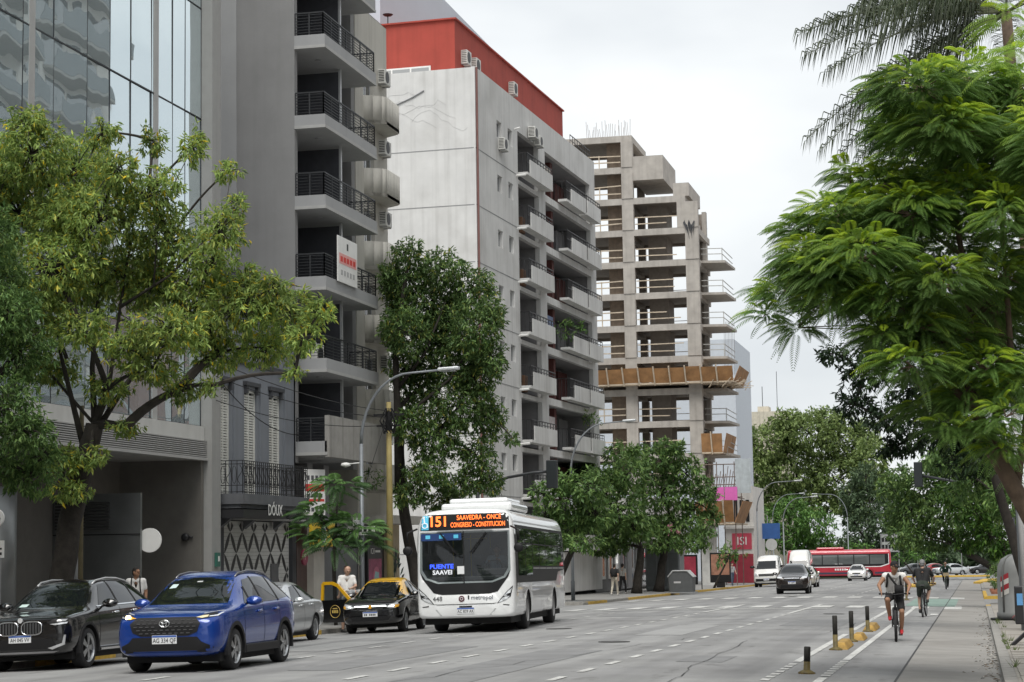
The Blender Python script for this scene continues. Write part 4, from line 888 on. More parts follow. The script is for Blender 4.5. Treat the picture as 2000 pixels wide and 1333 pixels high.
def wheel(parent, x, y, r, w=.2, rim=.68, spokes=5, m=None, cover=False):
    key = (r, w, rim, spokes, cover, m.name if m else '')
    wo = bpy.data.objects.new('wheel', None); COL.objects.link(wo); wo.parent = parent; wo.location = (x, y, r); wo.empty_display_size = .1
    if x < 0: wo.rotation_euler = (0, 0, pi)
    if key not in WHEELS:
        t = MB(); t.lathe([(r*rim, -w*.5), (r*.93, -w*.5), (r*.985, -w*.4), (r, -w*.25), (r, w*.25), (r*.985, w*.4), (r*.93, w*.5), (r*rim, w*.5)], 32, axis='X', cap=False)
        a = t.build('tyre', rubber, None, True); g = MB(); R = r*rim
        g.lathe([(R, w*.5), (R*.96, w*.42), (R*.9, w*.36), (R*.88, -.2*w)], 28, axis='X', cap=False)
        if cover: g.lathe([(R*.9, w*.3), (R*.5, w*.5), (R*.2, w*.52), (.01, w*.52)], 28, axis='X', cap=False)
        else:
            for k in range(spokes):
                an = 2*pi*k/spokes; c, s = cos(an), sin(an)
                for dd in (-.16, .16):
                    c2, s2 = cos(an+dd), sin(an+dd); g.add([(w*.44, c*R*.12-s*.03, s*R*.12+c*.03), (w*.44, c*R*.12+s*.03, s*R*.12-c*.03), (w*.38, c2*R*.95+s2*.025, s2*R*.95-c2*.025), (w*.38, c2*R*.95-s2*.025, s2*R*.95+c2*.025)], [(0, 1, 2, 3)])
            g.lathe([(R*.2, w*.3), (R*.2, w*.46), (.01, w*.47)], 16, axis='X', cap=False); g.lathe([(R*.9, w*.05), (.01, w*.05)], 20, axis='X', m=1, cap=False)
        b = g.build('rim', [m or rimm, under], None, False); WHEELS[key] = (a.data, b.data); bpy.data.objects.remove(a); bpy.data.objects.remove(b)
    link('tyre', WHEELS[key][0], wo); link('rim', WHEELS[key][1], wo); return wo
def mirror(parent, x, y, z, m, s=1.):
    b = MB(); b.lathe([(.0, -.075), (.07, -.07), (.105, -.02), (.1, .05), (.06, .07)], 16, axis='Y'); o = b.build('wing_mirror', m, parent, True); o.location = (x, y, z); o.scale = (1.15*s, .75*s, .66*s)
    a = MB(); a.bar((0, 0, -.02), (-.16 if x > 0 else .16, .06, -.08), .04); a.build('mirror_arm', trim, o); return o
def plate(parent, y, z, txt, w=.4, h=.13, m=None):
    p = MB().box(-w/2, w/2, y-.014, y, z-h/2, z+h/2).build('number_plate', m or platew, parent); MB().box(-w/2+.005, w/2-.005, y-.017, y-.0145, z+h*.26, z+h*.47).build('plate_band', plateb, p)
    if txt: text(txt, h*.72, blk, p, (0, y-.017, z-h*.13), FRONT, 'plate_text', sx=.82)
    else:
        q = MB()
        for k in range(7):
            if k not in (2,): q.box(-w*.4+k*w*.115, -w*.4+k*w*.115+w*.075, y-.017, y-.0145, z-h*.3, z+h*.1)
        q.build('plate_marks', blk, p)
    return p
def arch_trim(parent, x, y, z, r, m, wd=.07):
    for s in (-1, 1):
        b = MB(); n = 22
        P = [(cos(pi*1.12*i/n-pi*.06), sin(pi*1.12*i/n-pi*.06)) for i in range(n+1)]
        for i in range(n):
            (c0, s0), (c1, s1) = P[i], P[i+1]
            b.prism([(s*(x-.05), y+c0*r, z+s0*r), (s*(x-.05), y+c1*r, z+s1*r), (s*(x-.05), y+c1*(r+wd), z+s1*(r+wd)), (s*(x-.05), y+c0*(r+wd), z+s0*(r+wd))], (s*.066, 0, 0))
        b.build('arch_trim', m, parent)
SUV = [(0, .70, .34, .70, .78, .52), (.05, .82, .27, .80, .90, .66), (.28, .90, .25, .90, .985, .72), (.7, .915, .24, .965, 1.03, .74), (1.12, .915, .22, 1.0, 1.075, .74), (1.5, .915, .22, 1.02, 1.33, .68), (1.95, .915, .22, 1.03, 1.575, .60), (2.5, .915, .22, 1.05, 1.62, .585), (3.2, .915, .22, 1.07, 1.61, .58), (3.75, .91, .24, 1.09, 1.56, .56), (4.15, .9, .28, 1.09, 1.36, .62), (4.36, .85, .36, 1.02, 1.14, .66), (4.46, .74, .44, .92, .98, .58)]
def rescale(st, L, W, H): a, b, c = L/4.46, W/1.83, H/1.62; return [(s*a, w*b, zb*c, zk*c, zt*c, wt*b) for s, w, zb, zk, zt, wt in st]
def seams(bvh, parent, ys, z0, z1):
    for sd in 'RL':
        for y in ys: decal(bvh, [(y, z0), (y+.014, z0), (y+.014, z1), (y, z1)], sd, under, 'door_seam', parent, .003, .06)
def side_glass(bvh, parent, poly, posts, gm=carglass):
    for sd in 'RL':
        g = decal(bvh, poly, sd, gm, 'side_window', parent, .007, .06)
        for a, b in posts: decal(bvh, [(a[0]-.035, a[1]), (a[0]+.035, a[1]), (b[0]+.035, b[1]), (b[0]-.035, b[1])], sd, trim, 'window_pillar', g, .012, .06)
def handles(bvh, parent, pts, m):
    for sd, s in (('R', 1), ('L', -1)):
        for y, z in pts: decal(bvh, [(y, z), (y+.2, z+.01), (y+.2, z+.045), (y, z+.035)], sd, m, 'door_handle', parent, .02, .05, .03)
def rail_pts(bv, x, f0): return [(x, f0+y, bv.ray_cast(Vector((x, f0+y, 20)), Vector((0, 0, -1)))[0].z+d) for y, d in ((1.95, .0), (2.1, .03), (2.6, .045), (3.1, .045), (3.5, .03), (3.75, .0))]
# ------------------------------------------------ blue SUV
bp_ = paint('blue', (.005, .042, .25), .2, .2, .8)
A = vehicle('car', 'bright blue SUV with lit headlamp driving nearest the camera', 'car', -12.9, 31.9, radians(2.4)); L = 4.46
body, bv = shell(loft(SUV, -L/2), [bp_, bp_, under], [(.95, -L/2+.92, .34, .40, .32), (.95, -L/2+3.56, .34, .40, .32)], 'body', A)
for x in (-.78, .78):
    for y in (-L/2+.92, -L/2+3.56): wheel(A, x, y, .34, .225, .7, 5)
f0 = -L/2
decal(bv, [(-.69, 1.095), (.69, 1.095), (.575, 1.535), (-.575, 1.535)], 'F', carglass, 'windscreen', A)
side_glass(bv, A, [(f0+1.52, 1.08), (f0+2.02, 1.475), (f0+2.6, 1.53), (f0+3.3, 1.52), (f0+3.8, 1.40), (f0+3.98, 1.16), (f0+3.0, 1.10)], [((f0+2.42, 1.08), (f0+2.45, 1.54)), ((f0+3.32, 1.1), (f0+3.3, 1.53)), ((f0+1.83, 1.08), (f0+1.86, 1.36))])
grl = decal(bv, [(-.5, .90), (.5, .90), (.6, .80), (.55, .66), (.4, .60), (-.4, .60), (-.55, .66), (-.6, .80)], 'F', trim, 'grille', A, .01)
gb = MB()
for r_ in range(5):
    for k in range(11):
        x = -.5+k*.1+(r_ % 2)*.05; z = .645+r_*.052
        if abs(x) < .53-abs(z-.8)*.3 and not (abs(x) < .1 and z > .74):
            h = bv.ray_cast(Vector((x, -20, z)), Vector((0, 1, 0)))
            if h[0]: gb.box(x-.028, x+.028, h[0].y-.022, h[0].y-.012, z-.007, z+.007)
gb.build('grille_mesh', mat('grille grey', (.13, .13, .135), .4, metal=.5), grl)
hy = bv.ray_cast(Vector((0, -20, .80)), Vector((0, 1, 0)))[0].y-.03
em = MB(); 
def ellring(rx, rz, cx=0, cz=.80, t=.010):
    em.tube([(cx+rx*cos(a), hy, cz+rz*sin(a)) for a in [2*pi*i/24 for i in range(25)]], t, 6, cap=False)
ellring(.085, .057); ellring(.034, .05); ellring(.055, .022, 0, .825); em.build('emblem', chrome, A, True)
for mm in (lambda p: p, mir):
    hl = decal(bv, mm([(.5, .885), (.62, .865), (.86, .90), (.875, .97), (.8, .975), (.62, .935)]), 'F', trim, 'headlamp', A, .008, .04)
    decal(bv, mm([(.51, .893), (.62, .878), (.7, .895), (.7, .925), (.62, .92)]), 'F', amber if mm is mir else mat('lamp cream', (.75, .65, .42), .2, var=0), 'lamp_unit', hl, .013, .03)
    decal(bv, mm([(.72, .895), (.83, .905), (.855, .955), (.84, .96), (.81, .92), (.72, .91)]), 'F', lampw, 'lamp_strip', hl, .015, .03); decal(bv, mm([(.6, .945), (.8, .98), (.86, .98), (.8, .99), (.6, .953)]), 'F', lampw, 'lamp_brow', hl, .012, .03)
    decal(bv, mm([(.62, .5), (.8, .42), (.8, .33), (.55, .33), (.5, .58)]), 'F', trim, 'bumper_trim', A, .009)
lo = MB(); lo.lathe([(.045, -.01), (.045, .01)], 16, axis='Y', c=(-.66, bv.ray_cast(Vector((-.66, -20, .90)), Vector((0, 1, 0)))[0].y-.015, .903)); lo.build('lit_lamp', lampon, A)
decal(bv, [(-.55, .58), (.55, .58), (.62, .5), (.6, .36), (-.6, .36), (-.62, .5)], 'F', trim, 'lower_grille', A, .012); decal(bv, [(-.6, .335), (.6, .335), (.58, .30), (-.58, .30)], 'F', bp_, 'bumper_lip', A, .016)
plate(A, f0+.0, .545, 'AG 334 QF', .42, .14)
for s in (-1, 1):
    mirror(A, s*1.0, f0+1.58, 1.12, bp_, 1.15); q = MB(); q.box(s*.86, s*.925, f0+1.36, f0+3.12, .26, .40); q.build('sill_trim', trim, A, bevel=.02)
    rl_ = MB(); rl_.tube(rail_pts(bv, s*.53, f0), .018, 8); rl_.build('roof_rail', mat('rail grey', (.2, .2, .21), .35, metal=.7), A, True)
for y in (f0+.92, f0+3.56): arch_trim(A, .90, y, .34, .395, trim, .065)
seams(bv, A, (f0+1.36, f0+2.4, f0+3.28), .42, 1.05); handles(bv, A, [(f0+2.05, .92), (f0+2.98, .94)], bp_)
MB().box(-.8, .8, f0+.4, f0+4.1, .16, .3).build('underside', under, A)
st = decal(bv, [(-.5, 1.36), (-.38, 1.37), (-.36, 1.43), (-.47, 1.43)], 'F', mat('sticker', (.55, .68, .66), .5), 'windscreen_sticker', A, .012, .05); decal(bv, [(-.05, 1.455), (.05, 1.455), (.05, 1.475), (-.05, 1.475)], 'F', lampw, 'mirror_glint', A, .012, .05)  # small white patch paints the light caught at the inside mirror
# ------------------------------------------------ black SUV with kidney grille
kp = paint('black', (.006, .006, .007), .0, .16)
Bm = vehicle('car', 'parked black SUV with twin chrome grille at the left edge', 'car', -16.58, 34.1, radians(2.5)); L = 4.5
st_ = rescale(SUV, L, 1.86, 1.6); st_[0] = (0, .74, .36, .76, .86, .6); st_[1] = (.05, .86, .28, .86, .95, .72)
body, bv = shell(loft(st_, -L/2), [kp, kp, under], [(.96, -L/2+.9, .36, .42, .32), (.96, -L/2+3.6, .36, .42, .32)], 'body', Bm); f0 = -L/2
for x in (-.79, .79):
    for y in (f0+.9, f0+3.6): wheel(Bm, x, y, .36, .235, .72, 5)
decal(bv, [(-.70, 1.115), (.70, 1.115), (.585, 1.55), (-.585, 1.55)], 'F', carglass, 'windscreen', Bm)
side_glass(bv, Bm, [(f0+1.55, 1.1), (f0+2.04, 1.49), (f0+2.6, 1.55), (f0+3.3, 1.54), (f0+3.85, 1.42), (f0+4.02, 1.17), (f0+3.0, 1.12)], [((f0+2.44, 1.1), (f0+2.47, 1.56)), ((f0+3.35, 1.12), (f0+3.33, 1.55))])
for s in (-1, 1):
    P = [(s*(.225+.19*cos(a)*(abs(cos(a))**-.35 if abs(cos(a)) > .05 else 1)), .755+.115*sin(a)*(abs(sin(a))**-.35 if abs(sin(a)) > .05 else 1)) for a in [2*pi*i/28 for i in range(28)]]
    g_ = decal(bv, P, 'F', trim, 'kidney_grille', Bm, .012, .05); rg = MB(); pts = []
    for x, z in P+P[:1]:
        h = bv.ray_cast(Vector((x, -20, z)), Vector((0, 1, 0)))[0]; pts.append((x, h.y-.02, z))
    rg.tube(pts, .014, 6, cap=False); rg.build('chrome_surround', chrome, g_, True); sl2 = MB()
    for k in range(6):
        x = s*(.09+k*.055); h = bv.ray_cast(Vector((x, -20, .75)), Vector((0, 1, 0)))[0].y; h2 = bv.ray_cast(Vector((x, -20, .83)), Vector((0, 1, 0)))[0].y
        sl2.bar((x, h-.018, .66), (x, h2-.018, .85), .014)
    sl2.build('grille_bars', mat('satin bars', (.25, .26, .27), .35, metal=.8), g_)
    mm = (lambda p: p) if s > 0 else mir
    hl = decal(bv, mm([(.5, .84), (.62, .80), (.84, .82), (.88, .90), (.76, .915), (.6, .89)]), 'F', trim, 'headlamp', Bm, .008, .04); decal(bv, mm([(.56, .815), (.66, .795), (.84, .815), (.85, .845), (.66, .825)]), 'F', lampw, 'lamp_strip', hl, .013, .03); decal(bv, mm([(.68, .86), (.82, .86), (.84, .895), (.7, .89)]), 'F', lampglass, 'lamp_unit', hl, .013, .03)
    decal(bv, mm([(.52, .40), (.6, .37), (.82, .45), (.84, .62), (.81, .62), (.78, .48), (.6, .42)]), 'F', mat('silver blade', (.6, .61, .62), .35, metal=.5), 'silver_blade', Bm, .014, .04)
    mirror(Bm, s*1.03, f0+1.62, 1.14, kp, 1.2); rl_ = MB(); rl_.tube(rail_pts(bv, s*.54, f0), .02, 8); rl_.build('roof_rail', alu, Bm, True)
    cl_ = MB(); cl_.box(s*.90, s*.938, f0+1.4, f0+3.1, .30, .335); cl_.build('sill_strip', chrome, Bm)
for y in (f0+.9, f0+3.6): arch_trim(Bm, .915, y, .36, .415, trim, .05)
for sd in 'RL': decal(bv, [(f0+1.45, 1.085), (f0+4.05, 1.135), (f0+4.05, 1.16), (f0+1.45, 1.105)], sd, chrome, 'window_chrome', Bm, .014, .08)
decal(bv, [(-.6, .56), (.6, .56), (.7, .38), (-.7, .38)], 'F', trim, 'lower_grille', Bm, .008); decal(bv, [(-.72, .345), (.72, .345), (.6, .31), (-.6, .31)], 'F', mat('silver skid', (.4, .4, .41), .4, metal=.5), 'skid_plate', Bm, .016)
plate(Bm, f0-.0, .57, 'AH 045 VV', .42, .13); seams(bv, Bm, (f0+1.4, f0+2.42, f0+3.3), .42, 1.07); handles(bv, Bm, [(f0+2.1, .95), (f0+3.0, .97)], chrome)
q = MB(); q.lathe([(.045, -.01), (.045, .01)], 16, axis='Y', c=(0, bv.ray_cast(Vector((0, -20, .89)), Vector((0, 1, 0)))[0].y-.012, .895)); q.build('emblem', lampw, Bm); MB().box(-.8, .8, f0+.4, f0+4.1, .18, .32).build('underside', under, Bm)
decal(bv, [(-.58, 1.13), (-.42, 1.13), (-.40, 1.18), (-.55, 1.18)], 'F', mat('sticker', (.55, .68, .66), .5), 'windscreen_sticker', Bm, .012, .05)
# ------------------------------------------------ silver saloon
SED = [(0, .66, .34, .62, .66, .5), (.05, .78, .24, .70, .76, .62), (.3, .86, .2, .80, .87, .68), (.75, .87, .2, .86, .93, .69), (1.2, .87, .2, .89, .965, .69), (1.6, .87, .2, .9, 1.2, .62), (2.05, .87, .2, .91, 1.39, .55), (2.5, .87, .2, .92, 1.44, .54), (3.0, .87, .2, .93, 1.42, .53), (3.4, .87, .2, .94, 1.28, .56), (3.75, .87, .22, .95, 1.06, .64), (4.15, .85, .26, .94, 1.0, .66), (4.36, .8, .34, .86, .93, .62), (4.43, .68, .42, .74, .8, .5)]
def saloon(name, label, x, y, rz, p, L=4.43, W=1.74, H=1.44, split=None, mats=None, ptxt=None, simple=False, group=None, trunk=True):
    t = vehicle(name, label, 'car', x, y, rz, group); a, b, c = L/4.43, W/1.74, H/1.44; st = [(s*a, w*b, zb*c, zk*c, zt*c, wt*b) for s, w, zb, zk, zt, wt in SED]; f0 = -L/2
    if not trunk: st = [q for q in st if q[0] < 3.1*a]+[(3.5*a, .87*b, .2*c, .95*c, 1.36*c, .54*b), (3.85*a, .86*b, .24*c, .95*c, 1.2*c, .58*b), (4.1*a, .82*b, .32*c, .88*c, .98*c, .6*b), (4.2*a, .7*b, .4*c, .76*c, .84*c, .5*b)]
    body, bv = shell(loft(st, f0), mats or [p, p, under], [(.9*b, f0+.86*a, .31, .365, .3), (.9*b, f0+3.42*a, .31, .365, .3)], 'body', t, split, 1 if simple else 2)
    for xx in (-.74*b, .74*b):
        for yy in (f0+.86*a, f0+3.42*a): wheel(t, xx, yy, .31, .195, .68, 7, cover=simple)
    decal(bv, [(-.68*b, .975*c), (.68*b, .975*c), (.56*b, 1.37*c), (-.56*b, 1.37*c)], 'F', carglass, 'windscreen', t)
    side_glass(bv, t, [(f0+1.62*a, .965*c), (f0+2.1*a, 1.315*c), (f0+2.6*a, 1.365*c), (f0+3.05*a, 1.34*c), (f0+3.5*a, 1.14*c), (f0+3.62*a, 1.02*c), (f0+2.9*a, .985*c)], [((f0+2.45*a, .96*c), (f0+2.47*a, 1.37*c)), ((f0+3.28*a, 1.0*c), (f0+3.2*a, 1.28*c))])
    for mm in (lambda q: q, mir):
        decal(bv, mm([(.48*b, .66*c), (.72*b, .64*c), (.8*b, .72*c), (.76*b, .79*c), (.55*b, .75*c)]), 'F', lampglass, 'headlamp', t, .008, .04)
        decal(bv, mm([(.55*b, .68*c), (.68*b, .69*c), (.68*b, .73*c), (.57*b, .73*c)]), 'F', lampw, 'lamp_unit', t, .013, .04); decal(bv, mm([(.5*b, .7*c), (.76*b, .7*c), (.76*b, .84*c), (.55*b, .86*c)]), 'B', redlamp, 'rear_lamp', t, .008, .05)
    decal(bv, [(-.4*b, .72*c), (.4*b, .72*c), (.36*b, .61*c), (-.36*b, .61*c)], 'F', trim, 'grille', t, .008); decal(bv, [(-.6*b, .44*c), (.6*b, .44*c), (.5*b, .33*c), (-.5*b, .33*c)], 'F', trim, 'lower_grille', t, .008)
    plate(t, f0-.0, .5*c, ptxt); MB().box(-.7*b, .7*b, f0+.4, f0+L-.4, .15, .27).build('underside', under, t)
    for s in (-1, 1): mirror(t, s*.95*b, f0+1.7*a, 1.0*c, p, .95)
    if not simple: seams(bv, t, (f0+1.4*a, f0+2.42*a, f0+3.3*a), .32, .92*c); handles(bv, t, [(f0+2.1*a, .84*c), (f0+3.0*a, .86*c)], p)
    return t, bv, f0, a, b, c
sp = paint('silver', (.6, .62, .63), .6, .32)
saloon('car', 'silver saloon parked behind the blue SUV', -16.62, 44.7, radians(3), sp)
# ------------------------------------------------ taxi
yp = paint('taxi yellow', (.68, .38, .012), 0, .3)
TX, bv, f0, a, b, c = saloon('taxi', 'black taxi with yellow roof and open kerbside door', -15.9, 52.15, radians(4.5), kp, 4.15, 1.66, 1.46, split=lambda p: p.z > .985 and -4.15/2+1.22 < p.y < 1.75, mats=[kp, yp, under])
decal(bv, [(-.42, .735), (.42, .735), (.44, .705), (-.44, .705)], 'F', chrome, 'chrome_bar', TX, .014); q = MB(); q.lathe([(.05, -.02), (.05, 0)], 14, axis='Y', c=(0, f0+.01, .70)); q.build('emblem', amber, TX)
for mm in (lambda q: q, mir): decal(bv, mm([(.66, .66), (.75, .68), (.77, .75), (.68, .74)]), 'F', amber, 'indicator', TX, .015, .04)
decal(bv, [(f0+1.35, .3), (f0+2.3, .3), (f0+2.3, 1.3), (f0+2.0, 1.3), (f0+1.5, .95)], 'L', under, 'door_opening', TX, .012)
dr = bpy.data.objects.new('open_door', None); COL.objects.link(dr); dr.parent = TX; dr.location = (-.84, f0+1.36, 0); dr.rotation_euler = (0, 0, radians(66))
dp = MB(); dp.prism([(0, .0, .3), (0, .95, .3), (0, 1.0, .92), (0, .0, .92)], (-.07, 0, 0)); dp.build('door_panel', kp, dr, bevel=.02)
df = MB()
for p, q in (((-.03, .02, .92), (-.03, .42, 1.31)), ((-.03, .42, 1.31), (-.03, .62, 1.38)), ((-.03, .62, 1.38), (-.03, .93, 1.38)), ((-.03, .93, 1.38), (-.03, .97, .92))): df.bar(p, q, .05, .085)
df.build('window_frame', yp, dr); MB().poly([(-.03, .1, .92), (-.03, .95, .92), (-.03, .92, 1.36), (-.03, .62, 1.36), (-.03, .44, 1.28)]).build('door_glass', glassmat('door glass clear', mixt=.75), dr)
rg = MB(); rg.tube([(-.078, .5+.17*cos(t), .6+.17*sin(t)) for t in [2*pi*i/24 for i in range(25)]], .008, 5, cap=False)
for k in range(4): rg.box(-.08, -.074, .4+k*.055, .44+k*.055, .56, .64)
rg.box(-.08, -.074, .42, .58, .67, .7); rg.build('door_badge', mat('badge gold', (.5, .36, .1), .5), dr)
# ------------------------------------------------ more distant cars
hr = paint('dark bronze', (.02, .014, .012), .4, .25)
def suv(label, x, y, rz, p, L=4.3, W=1.78, H=1.6, group=None):
    t = vehicle('car', label, 'car', x, y, rz, group); st = rescale(SUV, L, W, H); f0 = -L/2; k = L/4.46; h = H/1.62
    body, bv = shell(loft(st, f0), [p, p, under], [(.93, f0+.9*k, .33, .39, .32), (.93, f0+3.5*k, .33, .39, .32)], 'body', t, None, 1)
    for xx in (-.76, .76):
        for yy in (f0+.9*k, f0+3.5*k): wheel(t, xx, yy, .33, .21, .68, 5)
    decal(bv, [(-.66, 1.09*h), (.66, 1.09*h), (.55, 1.53*h), (-.55, 1.53*h)], 'F', carglass, 'windscreen', t); side_glass(bv, t, [(f0+1.5*k, 1.08*h), (f0+2.0*k, 1.47*h), (f0+2.6*k, 1.53*h), (f0+3.3*k, 1.52*h), (f0+3.9*k, 1.15*h)], [((f0+2.4*k, 1.08*h), (f0+2.4*k, 1.53*h))])
    decal(bv, [(-.45, .88), (.45, .88), (.42, .72), (-.42, .72)], 'F', trim, 'grille', t, .009); decal(bv, [(-.4, .86), (.4, .86), (.4, .82), (-.4, .82)], 'F', chrome, 'chrome_bar', t, .016); decal(bv, [(-.6, .5), (.6, .5), (.6, .34), (-.6, .34)], 'F', trim, 'lower_grille', t, .009)
    for mm in (lambda q: q, mir): decal(bv, mm([(.48, .84), (.78, .84), (.82, .95), (.55, .92)]), 'F', lampw, 'headlamp', t, .01, .05)
    plate(t, f0-.0, .6, None); MB().box(-.75, .75, f0+.4, f0+L-.4, .16, .3).build('underside', under, t)
    for s in (-1, 1): mirror(t, s*.98, f0+1.55*k, 1.1*h, p, 1.1)
    return t
suv('dark brown SUV approaching beyond the crossing', -9.6, 107, radians(2), hr)
wp_ = paint('white', (.72, .72, .7), 0, .35)
saloon('car', 'small white car near the red bus wheel', -10.4, 180, 0, wp_, 4.0, 1.66, 1.46, simple=True, trunk=False)
saloon('car', 'pale car half hidden behind the dark brown SUV', -11.4, 136, 0, paint('pale gold', (.5, .48, .42), .4), 4.2, 1.7, 1.45, simple=True)
saloon('car', 'silver saloon parked on the far plaza by the round white sign', -3.0, 246, radians(-62), sp, simple=True); saloon('car', 'dark car parked at the far right beneath trees', 1.2, 250, radians(-70), kp, simple=True)
saloon('car', 'dark grey car parked right behind the red bus tail', -7.6, 246, radians(-60), paint('dark grey', (.05, .052, .055), .4), simple=True); saloon('car', 'white car glimpsed at the far right under the trees', 4.6, 256, radians(-66), wp_, simple=True)
saloon('car', 'red car parked low behind the second cyclist', -5.4, 252, radians(-60), paint('dull red', (.3, .02, .02), .2), simple=True)
# ------------------------------------------------ delivery vans
VAN = [(0, .7, .36, .74, .8, .55), (.06, .9, .28, .9, 1.0, .7), (.45, .95, .26, 1.1, 1.18, .78), (.85, .96, .26, 1.2, 1.32, .8), (1.25, .97, .26, 1.22, 1.85, .78), (1.7, .97, .26, 1.25, 2.22, .76), (2.4, .97, .26, 1.3, 2.34, .78), (4.2, .97, .26, 1.3, 2.34, .78), (5.1, .96, .28, 1.3, 2.3, .78), (5.3, .92, .34, 1.3, 2.1, .74)]
def van(label, x, y, rz, h=1.):
    t = vehicle('van', label, 'van', x, y, rz); f0 = -2.65; body, bv = shell(loft([(s, w, zb, zk, zt*h if zt > 1.5 else zt, wt) for s, w, zb, zk, zt, wt in VAN], f0), [wp_, wp_, under], [(1., f0+.95, .34, .4, .32), (1., f0+4.3, .34, .4, .32)], 'body', t, None, 1)
    for xx in (-.84, .84):
        for yy in (f0+.95, f0+4.3): wheel(t, xx, yy, .34, .22, .62, 6, cover=True)
    decal(bv, [(-.8, 1.32), (.8, 1.32), (.72, 1.92), (-.72, 1.92)], 'F', carglass, 'windscreen', t); decal(bv, [(-.6, .98), (.6, .98), (.55, .8), (-.55, .8)], 'F', trim, 'grille', t, .01); decal(bv, [(-.8, .62), (.8, .62), (.8, .42), (-.8, .42)], 'F', trim, 'bumper', t, .012)
    for mm in (lambda q: q, mir): decal(bv, mm([(.62, .8), (.86, .82), (.86, 1.04), (.66, .98)]), 'F', lampglass, 'headlamp', t, .01, .05)
    for sd in 'RL': decal(bv, [(f0+1.25, 1.3), (f0+2.2, 1.3), (f0+2.2, 1.95), (f0+1.65, 1.95)], sd, carglass, 'side_window', t, .01, .08)
    for s in (-1, 1): mirror(t, s*1.12, f0+1.35, 1.5, trim, 1.5)
    plate(t, f0-.0, .55, None); MB().box(-.8, .8, f0+.5, 2.3, .2, .4).build('underside', under, t)
van('white delivery van parked by the red shop front', -15.1, 148, radians(1)); van('taller white van standing behind the first van', -14.2, 165, 0, 1.2)
# ================================================================== city buses
def bus_body(parent, L, W, H, p, zb=.36, lower=None, pocket=None):
    hw = W/2; st = [(0, .90, 0), (.03, .955, .3), (.12, .985, .7), (.35, 1, 1), (1, 1, 1), (L*.5, 1, 1), (L-1, 1, 1), (L-.3, 1, 1), (L-.06, .98, .8), (L, .93, .4)]
    mb = MB(); vs = []; R = 0
    for s, k, q in st:
        w = hw*k; zt = H-.16*(1-q); z0 = zb+.05*(1-q)
        h = [(0, z0), (w-.12, z0), (w-.02, z0+.03), (w, z0+.2), (w, 1.2), (w, 2.0), (w-.015, 2.5), (w-.05, zt-.32), (w-.13, zt-.1), (w-.32, zt-.01), (w*.4, zt+.03), (0, zt+.04)]
        ring = [(x, z) for x, z in h]+[(-x, z) for x, z in h[-2:0:-1]]; R = len(ring)
        for x, z in ring:
            rake = (.20*max(0, z-1.25)**1.2/1.9 if s < .5 else -.05*max(0, z-1.2) if s > L-.5 else 0)*(1-min(1, s/.5) if s < .5 else 1)
            cur = .10*(x/hw)**2 if s < .2 else 0
            vs.append((x, -L/2+s+rake+cur, z))
    n = len(st); fs = [(i*R+k, i*R+(k+1) % R, (i+1)*R+(k+1) % R, (i+1)*R+k) for i in range(n-1) for k in range(R)]+[tuple(range(R))[::-1], tuple(range((n-1)*R, n*R))]
    mb.add(vs, fs); return shell(mb, [p, lower or p, under], [(hw+.04, -L/2+2.6, .48, .56, .42), (hw+.04, -L/2+2.6+5.7, .48, .56, .42)], 'body', parent, (lambda c: c.z < 1.0) if lower else None, 1, pocket)
led_o = mat('led orange', (1, .17, .03), .5, var=0, emit=1.1); led_b = mat('led blue', (.03, .08, .9), .5, var=0, emit=1.0); led_w = mat('led white', (.6, .62, .65), .5, var=0, emit=.35)
cyan = mat('access cyan', (.08, .42, .6), .5, var=0, emit=.15); bwp = paint('bus white', (.76, .77, .77), 0, .3)
U = vehicle('bus', 'white route 151 city bus pulling out from the kerb', 'bus', -13.05, 53.5, radians(5.2)); L, W, H = 11.3, 2.54, 3.12
f0 = -L/2; body, bv = bus_body(U, L, W, H, bwp, pocket=([(-1.1, 2.52), (1.1, 2.52), (1.1, 1.6), (.98, 1.4), (.68, 1.29), (-.68, 1.29), (-.98, 1.4), (-1.1, 1.6)], -L/2-.5, -L/2+3.4, mat('bus interior', (.11, .115, .12), .7, var=.1)))
for x in (-1.08, 1.08):
    for y in (f0+2.6, f0+8.3): wheel(U, x, y, .48, .3, .6, 8, m=mat('steel rim grey', (.3, .3, .3), .5, metal=.4))
decal(bv, [(-1.12, 3.0), (1.12, 3.0), (1.15, 2.6), (-1.15, 2.6)], 'F', trim, 'destination_board', U, .008, .12)
WS = [(-1.15, 2.56), (1.15, 2.56), (1.165, 1.56), (1.02, 1.36), (.7, 1.25), (-.7, 1.25), (-1.02, 1.36), (-1.165, 1.56)]
decal(bv, [(-1.165, 1.56), (-1.02, 1.36), (-.7, 1.25), (.7, 1.25), (1.02, 1.36), (1.165, 1.56), (1.1, 1.38), (.82, 1.02), (.6, .97), (-.6, .97), (-.82, 1.02), (-1.1, 1.38)], 'F', trim, 'black_mask', U, .008, .1)
ws = decal(bv, WS, 'F', glassmat('bus windscreen glass', (.015, .018, .02), mixt=.55), 'windscreen', U, .012, .12)
decal(bv, [(-.045, 2.56), (-.015, 2.56), (-.015, 1.25), (-.045, 1.25)], 'F', trim, 'windscreen_divider', ws, .018, .12)
def fy(x, z): return bv.ray_cast(Vector((x, -20, z)), Vector((0, 1, 0)))[0].y
def ftext(t, size, m, x, z, sx=1., off=.03, align='CENTER', bold=0., par=U, name='lettering'):
    tilt = atan2(fy(x, z+.1)-fy(x, z-.1), .2); o = text(t, size, m, par, (x, fy(x, z)-off, z), (pi/2-tilt, 0, 0), name, align, .002, sx, bold); return o
